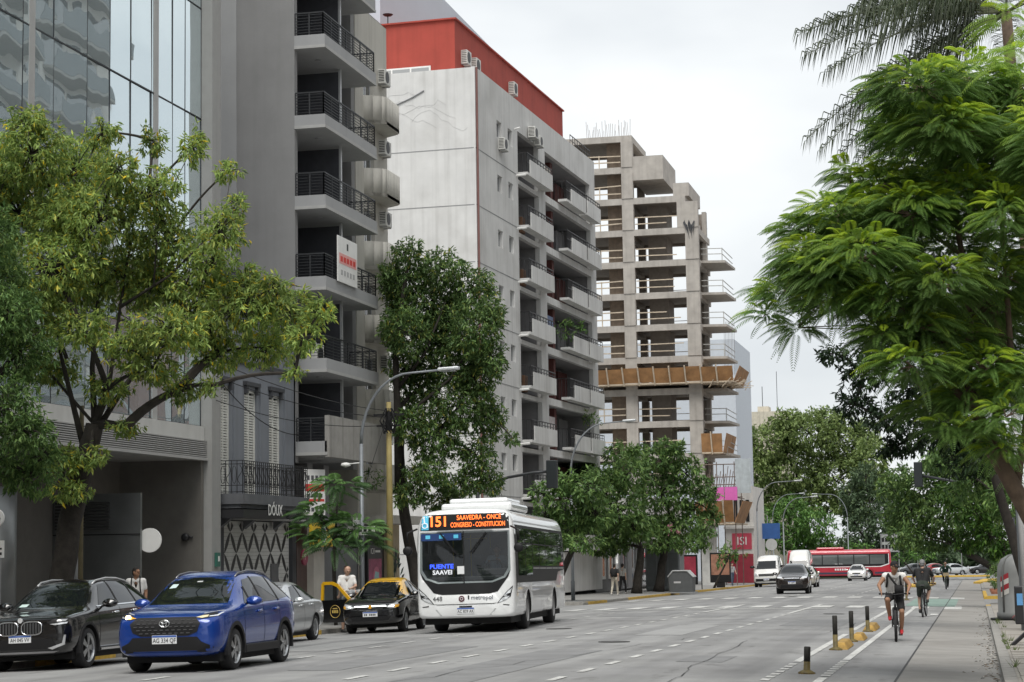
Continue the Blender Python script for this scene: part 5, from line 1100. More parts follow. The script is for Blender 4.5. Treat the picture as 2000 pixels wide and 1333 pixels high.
ftext('151', .36, led_o, -.67, 2.81, .95, bold=.025); ftext('SAAVEDRA - ONCE', .17, led_o, .38, 2.9, .78, bold=.01); ftext('CONGRESO - CONSTITUCION', .17, led_o, .35, 2.72, .60, bold=.01)
decal(bv, [(-1.1, 2.98), (-.93, 2.98), (-.93, 2.62), (-1.12, 2.62)], 'F', cyan, 'access_sign', U, .014, .1)
ic = MB(); yi = fy(-1.02, 2.8)-.03
ic.tube([(-1.03+.065*cos(t), yi, 2.73+.065*sin(t)) for t in [pi*.6+2*pi*.75*i/14 for i in range(15)]], .012, 5); ic.bar((-1.04, yi, 2.91), (-1.03, yi, 2.78), .03); ic.bar((-1.03, yi, 2.79), (-.97, yi, 2.78), .025); ic.bar((-.97, yi, 2.78), (-.95, yi, 2.68), .025); ic.lathe([(.022, -.005), (.022, .005)], 10, axis='Y', c=(-1.04, yi, 2.94)); ic.build('access_icon', led_w, U)
bnd = decal(bv, [(-1.13, 2.52), (-.08, 2.52), (-.08, 2.34), (-1.13, 2.34)], 'F', mat('band navy', (.02, .05, .16), .3), 'top_band', U, .016, .12)
for x in (-.95, -.6, -.22): decal(bv, [(x-.06, 2.48), (x+.06, 2.48), (x+.06, 2.39), (x-.06, 2.39)], 'F', cyan, 'band_icon', bnd, .022, .1)
ftext('PUENTE', .155, led_b, -.6, 1.68, 1.1, .022, bold=.02); ftext('SAAVEI', .155, led_w, -.58, 1.53, 1.05, .022, bold=.02); decal(bv, [(-.2, 1.68), (-.02, 1.68), (-.02, 1.48), (-.2, 1.48)], 'F', platew, 'notice', U, .02, .1)
bi = MB(); bi.box(-1.0, 1.0, f0+.35, f0+.75, 1.3, 1.42); bi.box(.25, 1.0, f0+.5, f0+.7, 1.42, 1.6); bi.build('dashboard', mat('dash grey', (.05, .05, .055), .6), U, bevel=.03)
bi = MB(); bi.box(.42, .9, f0+1.55, f0+1.7, 1.35, 2.15); bi.build('driver_seat', mat('seat grey', (.08, .085, .1), .8), U, bevel=.05)
bi = MB(); bi.tube([(.62+.22*cos(t), f0+.86+.12*sin(t), 1.62+.19*sin(t)) for t in [2*pi*i/20 for i in range(21)]], .017, 6, cap=False); bi.build('steering_wheel', trim, U)
bi = MB()
for x in (-.55, -.15, .3): bi.tube([(x, f0+2.2+x, 1.3), (x, f0+2.2+x, 2.5)], .02, 6)
bi.tube([(-.9, f0+2.0, 2.4), (.3, f0+2.0, 2.4)], .018, 6); bi.build('grab_rail', mat('rail yellow', (.5, .36, .05), .4), U)
for k in range(3): MB().box(-.95+k*.55, -.5+k*.55, f0+2.9, f0+3.05, 1.3, 2.0).build('passenger_seat', mat('seat blue', (.06, .08, .14), .8), U, bevel=.05)
wip = MB()
for x0, x1 in ((-.62, -.25), (.55, .14)): wip.bar((x0, fy(x0, 2.5)-.05, 2.52), (x1, fy(x1, 2.02)-.05, 2.02), .03); wip.bar((x0+.03, fy(x0, 2.5)-.05, 2.5), (x1+.05, fy(x1, 2.1)-.05, 2.0), .018)
wip.build('wiper', trim, U)
for mm in (lambda q: q, mir):
    hl = decal(bv, mm([(1.215, 1.16), (1.15, .88), (.80, .72), (.86, .80), (1.02, .98)]), 'F', trim, 'headlamp', U, .010, .05)
    decal(bv, mm([(1.19, 1.10), (1.15, .98), (1.0, .93), (1.06, 1.0)]), 'F', lampw, 'lamp_strip', hl, .018, .04); decal(bv, mm([(1.13, .9), (1.06, .83), (.84, .74), (.94, .86)]), 'F', lampw, 'lamp_strip', hl, .018, .04); decal(bv, mm([(1.08, .92), (1.03, .88), (.96, .90), (1.0, .95)]), 'F', lampglass, 'lamp_unit', hl, .018, .04)
    decal(bv, mm([(.95, .70), (1.12, .68), (1.1, .66), (.95, .675)]), 'F', under, 'bumper_crease', U, .006, .05); decal(bv, mm([(.6, .44), (.66, .44), (.78, .6), (.74, .6)]), 'F', mat('bus crease', (.42, .43, .43), .4), 'bumper_crease', U, .005, .05)
decal(bv, [(-.84, .745), (-.72, .715), (.72, .715), (.84, .745), (.72, .73), (-.72, .73)], 'F', under, 'bumper_gap', U, .010, .1)
plate(U, fy(0, .56)-.005, .56, 'AC 839 AK', .44, .15); MB().box(-.16, .16, fy(0, .66)-.03, fy(0, .66), .64, .68).build('plate_lamp', under, U)
ftext('448', .165, blk, -.72, .865, 1., .012); ftext('metropol', .15, mat('metropol navy', (.02, .03, .06), .5), .42, .88, 1., .012); q = MB(); q.box(.06, .095, fy(.08, .88)-.012, fy(.08, .88)-.006, .84, .94); q.build('operator_mark', blk, U)
q = MB(); q.lathe([(.075, -.01), (.075, .01)], 20, axis='Y', c=(-.1, fy(-.1, .86)-.012, .86)); q.build('emblem', mat('emblem maroon', (.10, .02, .03), .4), U); q = MB(); q.tube([(-.1+.035*cos(t), fy(-.1, .86)-.026, .86+.035*sin(t)) for t in [2*pi*i/14 for i in range(15)]], .008, 5, cap=False); q.build('emblem_ring', platew, U)
for sd in 'RL':
    nw = 7; ya, yb_ = f0+.75, f0+L-.6
    decal(bv, [(f0+.35, 2.7), (yb_+.2, 2.7), (yb_+.2, 1.55), (yb_-1.4, 1.48), (yb_-1.9, 1.22), (f0+.55, 1.22), (f0+.4, 1.0)], sd, trim, 'window_band', U, .006, .3)
    for k in range(nw):
        a, b = ya+(yb_-ya)*k/nw+.05, ya+(yb_-ya)*(k+1)/nw-.05; z0 = 1.55 if k > 1 else 1.3
        w_ = decal(bv, [(a, 2.62), (b, 2.62), (b, z0+.1), (a, z0+.1)], sd, carglass, 'side_window', U, .012, .3); decal(bv, [(a, 2.24), (b, 2.24), (b, 2.21), (a, 2.21)], sd, trim, 'window_bar', w_, .018, .3)
        if k > 1: decal(bv, [(a, 1.60), (b, 1.60), (b, 1.57), (a, 1.57)], sd, alu, 'window_sill', w_, .016, .3)
    decal(bv, [(f0+.5, 2.80), (yb_, 2.80), (yb_, 2.77), (f0+.5, 2.77)], sd, alu, 'gutter', U, .02, .4)
    decal(bv, [(f0+.4, .98), (f0+L-.3, .98), (f0+L-.3, .965), (f0+.4, .965)], sd, mat('bus seam grey', (.25, .255, .26), .5), 'body_seam', U, .005, .4)
    for y in (f0+3.9, f0+5.2, f0+6.6, f0+9.4): decal(bv, [(y, .95), (y+.02, .95), (y+.02, .42), (y, .42)], sd, mat('bus seam grey', (.25, .255, .26), .5), 'hatch_seam', U, .005, .2)
q = MB(); q.box(-.95, .95, -L/2+2.2, -L/2+5.4, H+.0, H+.22); q.box(-.8, .8, -L/2+2.6, -L/2+5.0, H+.22, H+.36); q.build('roof_unit', bwp, U, bevel=.12)
MB().box(-1.1, 1.1, f0+.4, f0+L-.4, .22, .5).build('underside', under, U)
for s in (-1, 1): q = MB(); q.tube([(s*1.2, f0+.1, 2.65), (s*1.42, f0-.1, 2.55), (s*1.42, f0-.12, 2.3)], .025, 6); q.lathe([(.06, -.05), (.12, -.03), (.12, .03), (.05, .05)], 12, axis='Y', c=(s*1.42, f0-.12, 2.1)); q.build('mirror', trim, U, True)
# red bus crossing at the far end
rp_ = paint('bus red', (.42, .012, .03), 0, .35); navy = paint('bus navy', (.03, .035, .07), 0, .4)
V = thing('bus', 'red city bus with dark blue skirt crossing the far junction', 'bus', (-13.8, 205, gx(-13, 205)), radians(-84)); L = 10.8
body, bv = bus_body(V, L, 2.5, 3.05, rp_, lower=None); f0 = -L/2
for x in (-1.06, 1.06):
    for y in (f0+2.6, f0+8.3): wheel(V, x, y, .48, .3, .62, 8, m=platew)
for sd in 'RL':
    decal(bv, [(f0+.3, 2.6), (f0+L-.3, 2.6), (f0+L-.3, 1.6), (f0+L-1.2, 1.35), (f0+.4, 1.35)], sd, trim, 'window_band', V, .006, .3)
    for k in range(6):
        a, b = f0+.6+k*1.6, f0+2.1+k*1.6; decal(bv, [(a, 2.5), (b, 2.5), (b, 1.55), (a, 1.55)], sd, glassmat('bus glass pale', (.1, .11, .11)), 'side_window', V, .012, .3)
    decal(bv, [(f0+.4, 1.33), (f0+L-1.2, 1.33), (f0+L-.35, 1.6), (f0+L-.35, 2.6), (f0+L-.28, 2.6), (f0+L-.28, 1.52), (f0+L-1.1, 1.25), (f0+.4, 1.25)], sd, platew, 'white_line', V, .008, .3)
    decal(bv, [(f0+.3, .75), (f0+L-.3, .75), (f0+L-.3, .4), (f0+.3, .4)], sd, navy, 'skirt_panel', V, .007, .3)
[MB().box(1.262, 1.27, f0+5.0+k*.24, f0+5.16+k*.24, .93, 1.12).build('side_mark', platew, V) for k in range(5)]
decal(bv, [(-1.1, 2.9), (1.1, 2.9), (1.1, 1.2), (-1.1, 1.2)], 'F', carglass, 'windscreen', V, .01, .15)
q = MB(); q.box(-.9, .9, f0+3.2, f0+6, 3.02, 3.3); q.build('roof_unit', rp_, V, bevel=.1); MB().box(-1.1, 1.1, f0+.4, f0+L-.4, .22, .5).build('underside', under, V)
# ================================================================== street furniture
lampm = mat('lamp post grey', (.2, .215, .23), .5, metal=.3, var=.12, stain=.2)
def lamp_post(label, x, y, h, reach, ang=0., r=.072, sign=None, base=None, group=None):
    t = thing('street_lamp', label, 'street lamp', (x, y, (gz(x, y) if base is None else base)), ang, group)
    p = MB(); p.tube([(0, 0, 0), (0, 0, .9), (0, 0, .95), (0, 0, h*.72)], [r*1.35, r*1.35, r, r*.8], 10); p.build('pole', lampm, t, True)
    a = MB(); pts = []; R = h*.28; n = 10
    for i in range(n+1): q = pi/2*i/n; pts.append((R*.75*(1-cos(q)), 0, h*.72+R*sin(q)))
    pts.append((reach, 0, h+.06)); a.tube(pts, [r*.75-.03*r*i for i in range(len(pts))], 8); a.build('arm', lampm, t, True)
    l = MB(); l.prism([(reach-.1, -.14, h+.02), (reach+.55, -.11, h+.05), (reach+.55, .11, h+.05), (reach-.1, .14, h+.02)], (0, 0, .1)); lo = l.build('lamp_head', mat('lamp head', (.5, .52, .53), .4, metal=.3), t, bevel=.03); MB().box(reach+.02, reach+.45, -.08, .08, h+.0, h+.02).build('lamp_lens', lampglass, lo)
    return t
lamp_post('tall curved street lamp beside the small tree and taxi', -17.95, 56.3, 7.5, 2.55)
lamp_post('curved street lamp over the trees beside the white block', -18.9, 92.6, 8.5, 2.7)
lamp_post('distant curved street lamp beside the concrete frame', -17.2, 160, 8.4, 3.2); lamp_post('distant lamp behind blue sign', -16.6, 176, 7.6, 2.6); lamp_post('distant lamp with arm pointing left above the red bus', -14.0, 226, 9.5, 3.4, pi, base=-2.0); lamp_post('farthest lamp left of the red bus front', -22.5, 226, 9.6, 3.2, base=-2.0)
# old yellow utility pole
UPx, UPy = -17.95, 59.2; up_ = thing('utility_pole', 'mustard yellow utility pole carrying cables beside the street lamp', 'pole', gv(UPx, UPy)); q = MB(); q.tube([(0, 0, 0), (0, 0, 4), (0, 0, 6.9)], [.12, .1, .075], 10); q.build('pole', mat('mustard paint', (.3, .24, .09), .7, var=.2, stain=.3), up_, True)
q = MB(); q.box(-.09, .09, -.09, .09, 6.0, 6.6); q.bar((-.5, 0, 6.5), (.5, 0, 6.5), .06); q.bar((-.4, 0, 6.15), (.4, 0, 6.15), .06)
for k in range(10): a = k*.63; q.tube([(.1*cos(a), .1*sin(a), 6.7), (.3*cos(a), .3*sin(a), 6.3), (.16*cos(a+1), .16*sin(a+1), 5.9)], .02, 5)
q.build('cable_gear', trim, up_)
pol2 = thing('utility_pole', 'slim rusty pole standing in front of the left tree', 'pole', gv(-18.6, 38.6)); q = MB(); q.tube([(0, 0, 0), (0, 0, 5.2)], [.06, .05], 8); q.build('pole', mat('rusty pole', (.13, .11, .06), .8, var=.3), pol2, True)
def cable(label, a, b, sag, r=.012):
    a, b = Vector(a), Vector(b); pts = [a.lerp(b, i/18)-Vector((0, 0, sag*4*(i/18)*(1-i/18))) for i in range(19)]; o = MB().tube(pts, r, 5).build('overhead_cable', trim, None, True); tag(o, label, 'cable')
cable('upper black cable running to the glass tower pier', (UPx, UPy, 6.0), (-21.2, 52.5, 6.9), .25); cable('middle black cable running to the glass tower pier', (UPx, UPy, 5.75), (-21.2, 52.5, 6.2), .3); cable('sagging cable across the old house front', (-21.4, 60.6, 5.6), (-21.2, 52.5, 7.0), .45, .016); cable('long cable from pole into the left tree', (UPx, UPy, 6.2), (-18.2, 37, 7.4), .5)
cable('slanting cable down to the lamp post', (UPx, UPy, 6.2), (-17.95, 56.3, 3.4), .0, .009)
# traffic signal on arm
tsg = thing('traffic_light', 'dark traffic light hanging from an arm by the white block', 'traffic light', gv(-18.2, 71.5)); q = MB(); q.tube([(0, 0, 0), (0, 0, 4.8)], [.09, .075], 10); q.tube([(0, 0, 4.6), (1.2, 0, 5.0), (2.2, 0, 5.15), (2.75, 0, 5.18)], .055, 8); q.build('arm', dksteel, tsg, True)
hd = MB().box(2.7, 3.1, -.2, .1, 4.55, 5.6).build('signal_head', mat('signal black', (.015, .02, .022), .5), tsg, bevel=.03)
for k in range(3): MB().lathe([(.1, -.02), (.1, .0)], 14, axis='Y', c=(2.9, .12, 4.75+k*.33)).build('lens', [mat('lens green', (.01, .06, .04), .3), mat('lens amber', (.08, .05, .01), .3), mat('lens red', (.08, .01, .01), .3)][k], hd)
ts2 = thing('traffic_light', 'traffic light arm reaching in under the right hand tree', 'traffic light', gv(1.9, 96)); q = MB(); q.tube([(0, 0, 0), (0, 0, 4.9)], .08, 8); q.tube([(0, 0, 4.7), (-2, 0, 5.3), (-4.3, 0, 5.75)], .06, 8); q.build('arm', dksteel, ts2, True); MB().box(-4.6, -4.2, -.2, .1, 5.2, 6.4).build('signal_head', mat('signal black', (.015, .02, .022), .5), ts2, bevel=.03)
# bollards along the cycle lane with yellow rubber bases
ybl = mat('bollard yellow', (.12, .09, .025), .6, var=.5, scale=9, stain=.6); rbk = mat('bollard black', (.02, .019, .016), .7, var=.4, scale=12)
bumpm = mat('rubber kerb yellow', (.36, .22, .05), .75, var=.4, scale=5, stain=.6)
def bollard(label, x, y, h, r=.048, tilt=0.):
    t = thing('bollard', label, 'bollard', gv(x, y), 0, 'bollards along the cycle lane'); t.rotation_euler = (0, tilt, 0)
    q = MB(); q.lathe([(.13, 0), (.13, .02), (.075, .05), (r, .06), (r, h*.45)], 14, m=0); q.lathe([(r, h*.45), (r, h-.01), (r*.8, h)], 14, m=1); q.build('post', [ybl, rbk], t, True); q = MB(); q.lathe([(.13, -.005), (.13, .012), (.08, .04)], 14); q.build('base', bumpm, t, True); return t
bollard('bent short bollard nearest the camera', -2.56, 30.2, .41, .05, .05); bollard('tall bollard beside two yellow rubber kerbs', -2.68, 38.3, .66); bollard('black and yellow bollard just behind the rubber kerb', -2.62, 42.4, .65); bollard('last bollard of the near group', -2.6, 48.4, .62)
bollard('small bollard beside the farthest cyclist', -2.75, 122, .85); bollard('tiny bollard behind the second cyclist', -3.0, 88, .8); bollard('thin bollard at the island tip', -3.0, 140, .85)
def rubber_kerb(label, x, y, L=1.5):
    t = thing('rubber_kerb', label, 'rubber kerb', gv(x, y), 0, 'yellow rubber kerbs'); q = MB(); q.prism([(-.14, 0, 0), (.14, 0, 0), (.07, .1, .13), (-.07, .1, .13)], (0, .01, 0)); 
    q = MB(); q.add([(-.16, 0, 0), (.16, 0, 0), (.16, L, 0), (-.16, L, 0), (-.08, .16, .13), (.08, .16, .13), (.08, L-.16, .13), (-.08, L-.16, .13)], [(0, 1, 5, 4), (1, 2, 6, 5), (2, 3, 7, 6), (3, 0, 4, 7), (4, 5, 6, 7)]); q.build('block', bumpm, t, bevel=.02)
rubber_kerb('yellow rubber kerb at the foot of the tall bollard', -2.62, 38.5, 2.0); rubber_kerb('yellow rubber kerb ending before the second cyclist', -2.6, 48.9, 2.4); rubber_kerb('worn yellow rubber kerb in front of the first cyclist', -2.55, 43, 1.4)
# bell shaped recycling bin on the right pavement
Dm = thing('recycling_bin', 'grey rounded bell bin with red and white chevron on the right pavement', 'bin', gv(1.05, 56)); q = MB(); n = 20
prof = [(.5, .0), (.52, .1), (.52, .2), (.48, .22), (.48, 1.25), (.45, 1.48), (.36, 1.66), (.2, 1.76), (.01, 1.79)]
q.lathe(prof, 26); q.build('shell', mat('bin grey', (.2, .205, .2), .55, var=.12, stain=.35), Dm, True); q = MB()
for a in (-2.3, -1.2, 2.4): q.tube([((r_+.015)*cos(a), (r_+.015)*sin(a), z) for r_, z in prof[3:]], .025, 6)
q.build('rib', mat('bin rib', (.14, .145, .14), .6), Dm, True); q = MB()
for k in range(4):
    a0_ = -1.95+.0; z = .62+k*.14
    for i in range(4):
        a, b = -2.5+i*.14, -2.5+(i+1)*.14; dz = .06*abs(i-1.5); dz2 = .06*abs(i+1-1.5); rr_ = .487
        q.add([(rr_*cos(a), rr_*sin(a), z+i*.03), (rr_*cos(b), rr_*sin(b), z+(i+1)*.03), (rr_*cos(b), rr_*sin(b), z+(i+1)*.03+.14), (rr_*cos(a), rr_*sin(a), z+i*.03+.14)], [(0, 1, 2, 3)], k % 2)
q.build('chevron', [mat('chevron white', (.62, .6, .56), .5), mat('chevron red', (.35, .03, .04), .5)], Dm)
q = MB(); q.lathe([(.7, 0), (.7, .05)], 26); q.build('plinth', trim, Dm)
# two right hand posts and black bin
wpst = thing('sign_post', 'pale painted post cut by the right picture edge', 'post', gv(.80, 33.4)); q = MB(); q.tube([(0, 0, 0), (-.07, 0, 4.2)], .045, 10); q.build('post', mat('post pale', (.5, .5, .5), .6, stain=.2), wpst, True)
lpst = thing('lamp_pole', 'grey concrete lamp pole behind the bell bin', 'pole', gv(1.08, 47)); q = MB(); q.tube([(0, 0, 0), (-.06, 0, 5.4)], [.1, .07], 10); q.build('post', lampm, lpst, True)
bb_ = thing('litter_bin', 'black post mounted bin with blue sticker at the right edge', 'bin', gv(.86, 38.5)); q = MB(); q.prism([(-.16, -.14, .42), (.16, -.14, .42), (.16, .14, .42), (-.16, .14, .42)], (0, 0, .72)); q.build('bin_body', blk, bb_, bevel=.02); MB().box(-.12, .02, -.15, -.142, .78, 1.0).build('sticker', mat('sticker blue', (.12, .32, .6), .5), bb_); q = MB(); q.tube([(.1, .0, 0), (.1, 0, 1.3)], .03, 8); q.bar((-.25, -.1, .02), (.2, .1, .4), .06); q.build('stand', blk, bb_)
tr_ = MB(); 
for k in range(7): tr_.lathe([(.01, 0), (.09, .03), (.1, .08), (.03, .14)], 7, c=(1.0+.12*(k % 3), 54.6+.17*k, gz(1, 55)+.0), m=k % 2)
tag(tr_.build('litter_heap', [mat('rag dark', (.05, .04, .04), .9), mat('rag red', (.25, .06, .06), .9)], None, True), 'small heap of rags and rubbish at the foot of the bell bin', 'litter', None, 'stuff')
# big grey waste container on the left
wc = thing('waste_container', 'large dark grey lidded waste container at the left kerb', 'container', gv(-16.9, 114.5)); wc.scale = (.82, .82, .86); wcm = mat('container grey', (.085, .09, .092), .55, var=.12, stain=.25)
q = MB(); q.prism([(-.85, 0, .18), (-.95, 0, 1.25), (-.55, 0, 1.62), (.45, 0, 1.62), (.9, 0, 1.2), (.85, 0, .18)], (0, 1.4, 0)); q.build('tub', wcm, wc, bevel=.06); q = MB(); q.prism([(-.98, -.06, 1.25), (-.6, -.06, 1.68), (.5, -.06, 1.68), (.95, -.06, 1.22), (.9, -.06, 1.17), (.45, -.06, 1.6), (-.55, -.06, 1.6), (-.92, -.06, 1.2)], (0, 1.52, 0)); q.build('lid', mat('lid pale grey', (.4, .41, .41), .5), wc, bevel=.02)
MB().box(-1.0, 1.0, -.12, 1.5, .12, .2).build('foot_bar', steel, wc); MB().box(-.5, .0, -.012, -.002, .8, .92).build('print', mat('print pale', (.5, .5, .5), .6), wc)
# round grey kiosk, bus shelter post, ad panels
kk = thing('kiosk', 'tall grey shuttered newspaper kiosk under the trees', 'kiosk', gv(-19.3, 123)); q = MB(); q.box(-1.1, 1.1, 0, 2.2, 0, 2.7); q.build('cabin', mat('kiosk grey', (.25, .27, .28), .55, var=.1, streak=.3), kk, bevel=.15); q = MB(); q.box(-1.4, 1.5, -.4, 2.5, 2.7, 2.95); q.box(-1.2, 1.3, -.2, 2.3, 2.95, 3.1); q.build('roof', mat('kiosk roof', (.32, .3, .28), .7, stain=.4), kk, bevel=.05)
for k in range(3): MB().box(-1.0+k*.7, -.4+k*.7, -.03, 0, .3, 2.4).build('shutter_panel', mat('kiosk shutter', (.17, .18, .19), .5), kk)
def adpanel(label, x, y, m, h=2.3, w=1.3):
    t = thing('advert_panel', label, 'advert panel', gv(x, y)); MB().box(-w/2, w/2, -.1, .1, .35, h).build('frame', trim, t, bevel=.03); MB().box(-w/2+.1, w/2-.1, -.106, -.101, .9, h-.12).build('poster', m, t); MB().box(-.3, .3, -.08, .08, 0, .35).build('foot', trim, t)
adpanel('red advert panel beside the waste container', -18.4, 128, mat('advert red', (.35, .04, .07), .5, var=.4, scale=2)); adpanel('brown advert panel near the corner by the yellow kerb', -17.9, 141, mat('advert brown', (.3, .15, .1), .5, var=.5, scale=2), 2.5, 1.5)
# signs far
def round_sign(label, x, y, z, r, m, base=None, ht=None):
    b = gz(x, y) if base is None else base; t = thing('round_sign', label, 'sign', (x, y, b)); q = MB(); q.tube([(0, 0, 0), (0, 0, z)], .04, 6); q.build('post', steel, t); q = MB(); q.lathe([(r, -.04), (r, -.02)], 20, axis='Y', c=(0, 0, z)); q.build('disc', m, t)
round_sign('white round sign on a post beside the far silver car', -1.5, 232, 3.6, .62, whitep, -2.1); round_sign('small white round sign under the blue board', -16.9, 168, 3.4, .5, mat('sign back', (.5, .51, .5), .6)); round_sign('grey round sign near the dark trees', -6.6, 236, 4.3, .5, steel, -2.2)
dg = thing('warning_sign', 'dark diamond warning sign on a thin post by container', 'sign', gv(-17.9, 131)); q = MB(); q.tube([(0, 0, 0), (0, 0, 3.)], .035, 6); q.build('post', trim, dg); q = MB(); q.prism([(0, -.03, 2.75), (.42, -.03, 3.15), (0, -.03, 3.55), (-.42, -.03, 3.15)], (0, .03, 0)); q.build('plate', blk, dg)
bs = thing('direction_board', 'blue direction board on posts at the far left corner', 'sign', gv(-18.0, 178)); q = MB(); q.tube([(-.2, 0, 0), (-.2, 0, 6)], .05, 6); q.build('post', steel, bs); MB().box(-.9, .9, -.05, .05, 3.9, 5.3).build('board', mat('board blue', (.03, .1, .3), .5), bs)
bl = thing('lattice_sign', 'grey billboard frame with dark lettering right of the lamp', 'sign', (-10.6, 232, -2.1)); q = MB(); q.box(-.05, .05, 0, .1, 0, 5); q.box(1.95, 2.05, 0, .1, 0, 5); q.box(-.1, 2.1, -.02, .08, 4.9, 5.0); q.box(-.1, 2.1, -.02, .08, 2.9, 3.); q.build('frame', steel, bl); MB().box(0, 2, -.0, .04, 3, 4.9).build('board', mat('board grey', (.3, .31, .3), .6, var=.3, scale=4), bl); q = MB()
for r_ in range(2):
    for k in range(5): q.box(.1+k*.38, .38+k*.38, -.02, -.005, 3.3+r_*.8, 3.75+r_*.8)
explode(q.build('print', trim, bl))
ns = thing('street_name_sign', 'white street name plates on the lamp post by the taxi', 'sign', Vector((-17.95, 56.3, gz(-17.95, 56.3)+2.75)), 0); MB().box(-.45, .45, -.12, -.1, -.1, .16).build('plate', whitep, ns); MB().box(-.12, -.1, -.5, .4, .18, .42).build('plate', whitep, ns); q = MB()
for k in range(5): q.box(-.36+k*.15, -.26+k*.15, -.126, -.121, 0.0, .08)
explode(q.build('print', blk, ns))
tc_ = thing('wall_lantern', 'small white lamp head fixed to the lamp post', 'lamp', Vector((-17.95, 56.3, gz(-17.95, 56.3)+4.75))); q = MB(); q.lathe([(.02, -.05), (.16, 0), (.12, .08), (.03, .1)], 14, c=(-.5, 0, 0)); q.tube([(-.4, 0, .05), (0, 0, .08)], .02, 6); q.build('head', whitep, tc_, True)
# ================================================================== trees: tapered trunk and limbs, crowns of single leaves
bark = mat('bark dark', (.035, .03, .025), .95, var=.4, scale=6, bump=.6, bscale=18); bark2 = mat('bark brown', (.12, .085, .06), .95, var=.35, scale=6, bump=.6, bscale=14)
def px_r(px, Y): d = ray(1000, 600); return FPX/Y*.99
def clumps_px(lst, Y, dY=1.2, seed=0):
    """(px, py, rx, ry) in photo pixels at street depth Y -> centre + radii in metres; depth is spread"""
    r = random.Random(seed); out = []
    for i, q in enumerate(lst):
        y = Y+r.uniform(-dY, dY); c = atY(q[0], q[1], y); s = (c-Vector((0, 0, CH))).dot(CF)/FPX
        out.append((c, q[2]*s, max(q[2], q[3])*s*.95, q[3]*s))
    return out
def unit(n): v = RNG.normal(size=(n, 3)); return v/np.linalg.norm(v, axis=1, keepdims=True)
def sprays(clumps, dens, leaf, nl, wr=.3, droop=.5, fold=.15, lo=.45):
    """leaf clusters: returns (V,F,base points). leaf = length, nl leaves per spray"""
    P, D = [], []
    for c, a, b, h in clumps:
        n = max(6, int(dens*(a*h+a*b+b*h)/3)); u = unit(n); r = lo+(1-lo)*RNG.random((n, 1))**.7
        # lumpy outline
        r = r*(1+.16*np.sin(u[:, :1]*7+c.x*3)*np.cos(u[:, 2:]*6+c.z))
        P.append(np.array(c)+u*r*np.array([a, b, h])); D.append(u)
    P = np.concatenate(P); D = np.concatenate(D); n = len(P)
    ax = D+unit(n)*.5; ax[:, 2] -= droop*.4; ax /= np.linalg.norm(ax, axis=1, keepdims=True)
    Pn = np.repeat(P, nl, 0); A = np.repeat(ax, nl, 0); m = len(Pn)
    d = A*.55+unit(m); d[:, 2] -= droop; d /= np.linalg.norm(d, axis=1, keepdims=True)
    t = np.cross(d, np.array([0, 0, 1.])+unit(m)*.6); t /= np.linalg.norm(t, axis=1, keepdims=True)+1e-9; nn = np.cross(t, d)
    L = leaf*(.5+.95*RNG.random((m, 1))**1.4); base = Pn+unit(m)*leaf*.35
    v = np.stack([base, base+d*L*.45-t*L*wr*.5, base+d*L*.5-nn*L*fold, base+d*L*.45+t*L*wr*.5, base+d*L-nn*L*.12], 1).reshape(-1, 3)
    i = np.arange(m)[:, None]*5; f = np.concatenate([i+np.array([[0, 1, 4, 2]]), i+np.array([[0, 2, 4, 3]])], 1).reshape(-1, 4)
    return v, f, P
def fronds(clumps, dens, flen, npair, plen, pw, droop=.55, lo=.35, up=.25):
    """feathery compound leaves (rachis with pairs of pinnae)"""
    P, D, Hh = [], [], []
    for c, a, b, h in clumps:
        n = max(4, int(dens*(a*h+a*b+b*h)/3)); u = unit(n); u[:, 2] = u[:, 2]*.8+.15; r = lo+(1-lo)*RNG.random((n, 1))**.6
        P.append(np.array(c)+u*r*np.array([a, b, h])*.85); D.append(u); Hh.append(u[:, 2]*r[:, 0])
    P = np.concatenate(P); D = np.concatenate(D); Hh = np.concatenate(Hh); n = len(P)
    d = D*np.array([1, 1, .35])+unit(n)*.35; d[:, 2] += up; d /= np.linalg.norm(d, axis=1, keepdims=True)
    L = flen*(.7+.5*RNG.random(n)); V, F, Mi = [], [], []; sc = RNG.random(n)
    ts = np.linspace(.12, 1, npair)
    side = np.cross(d, np.array([0, 0, 1.])); side /= np.linalg.norm(side, axis=1, keepdims=True)+1e-9
    tw = (RNG.random(n)-.5)*1.2; upv = np.cross(side, d); side = side*np.cos(tw)[:, None]+upv*np.sin(tw)[:, None]
    off = 0
    for k, t in enumerate(ts):
        p = P+d*(L*t)[:, None]; p[:, 2] -= droop*L*t*t; tang = d.copy(); tang[:, 2] -= 2*droop*t; tang /= np.linalg.norm(tang, axis=1, keepdims=True)
        pl = plen*np.sin(pi*(.18+.75*t))**.8*(L/flen); nrm = np.cross(side, tang)
        for s in (-1, 1):
            q = side*s+tang*.45; q[:, 2] -= .22; q /= np.linalg.norm(q, axis=1, keepdims=True); w = tang*pw
            tip = p+q*pl[:, None]; tip[:, 2] -= .25*pl; mid = p+q*(pl*.5)[:, None]
            V.append(np.stack([p, mid-w*.5, tip, mid+w*.5], 1).reshape(-1, 3)); F.append(np.arange(n)[:, None]*4+np.arange(4)[None]+off); off += 4*n
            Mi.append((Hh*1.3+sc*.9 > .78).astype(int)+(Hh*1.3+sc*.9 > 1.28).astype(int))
    return np.concatenate(V), np.concatenate(F), np.concatenate(Mi), P
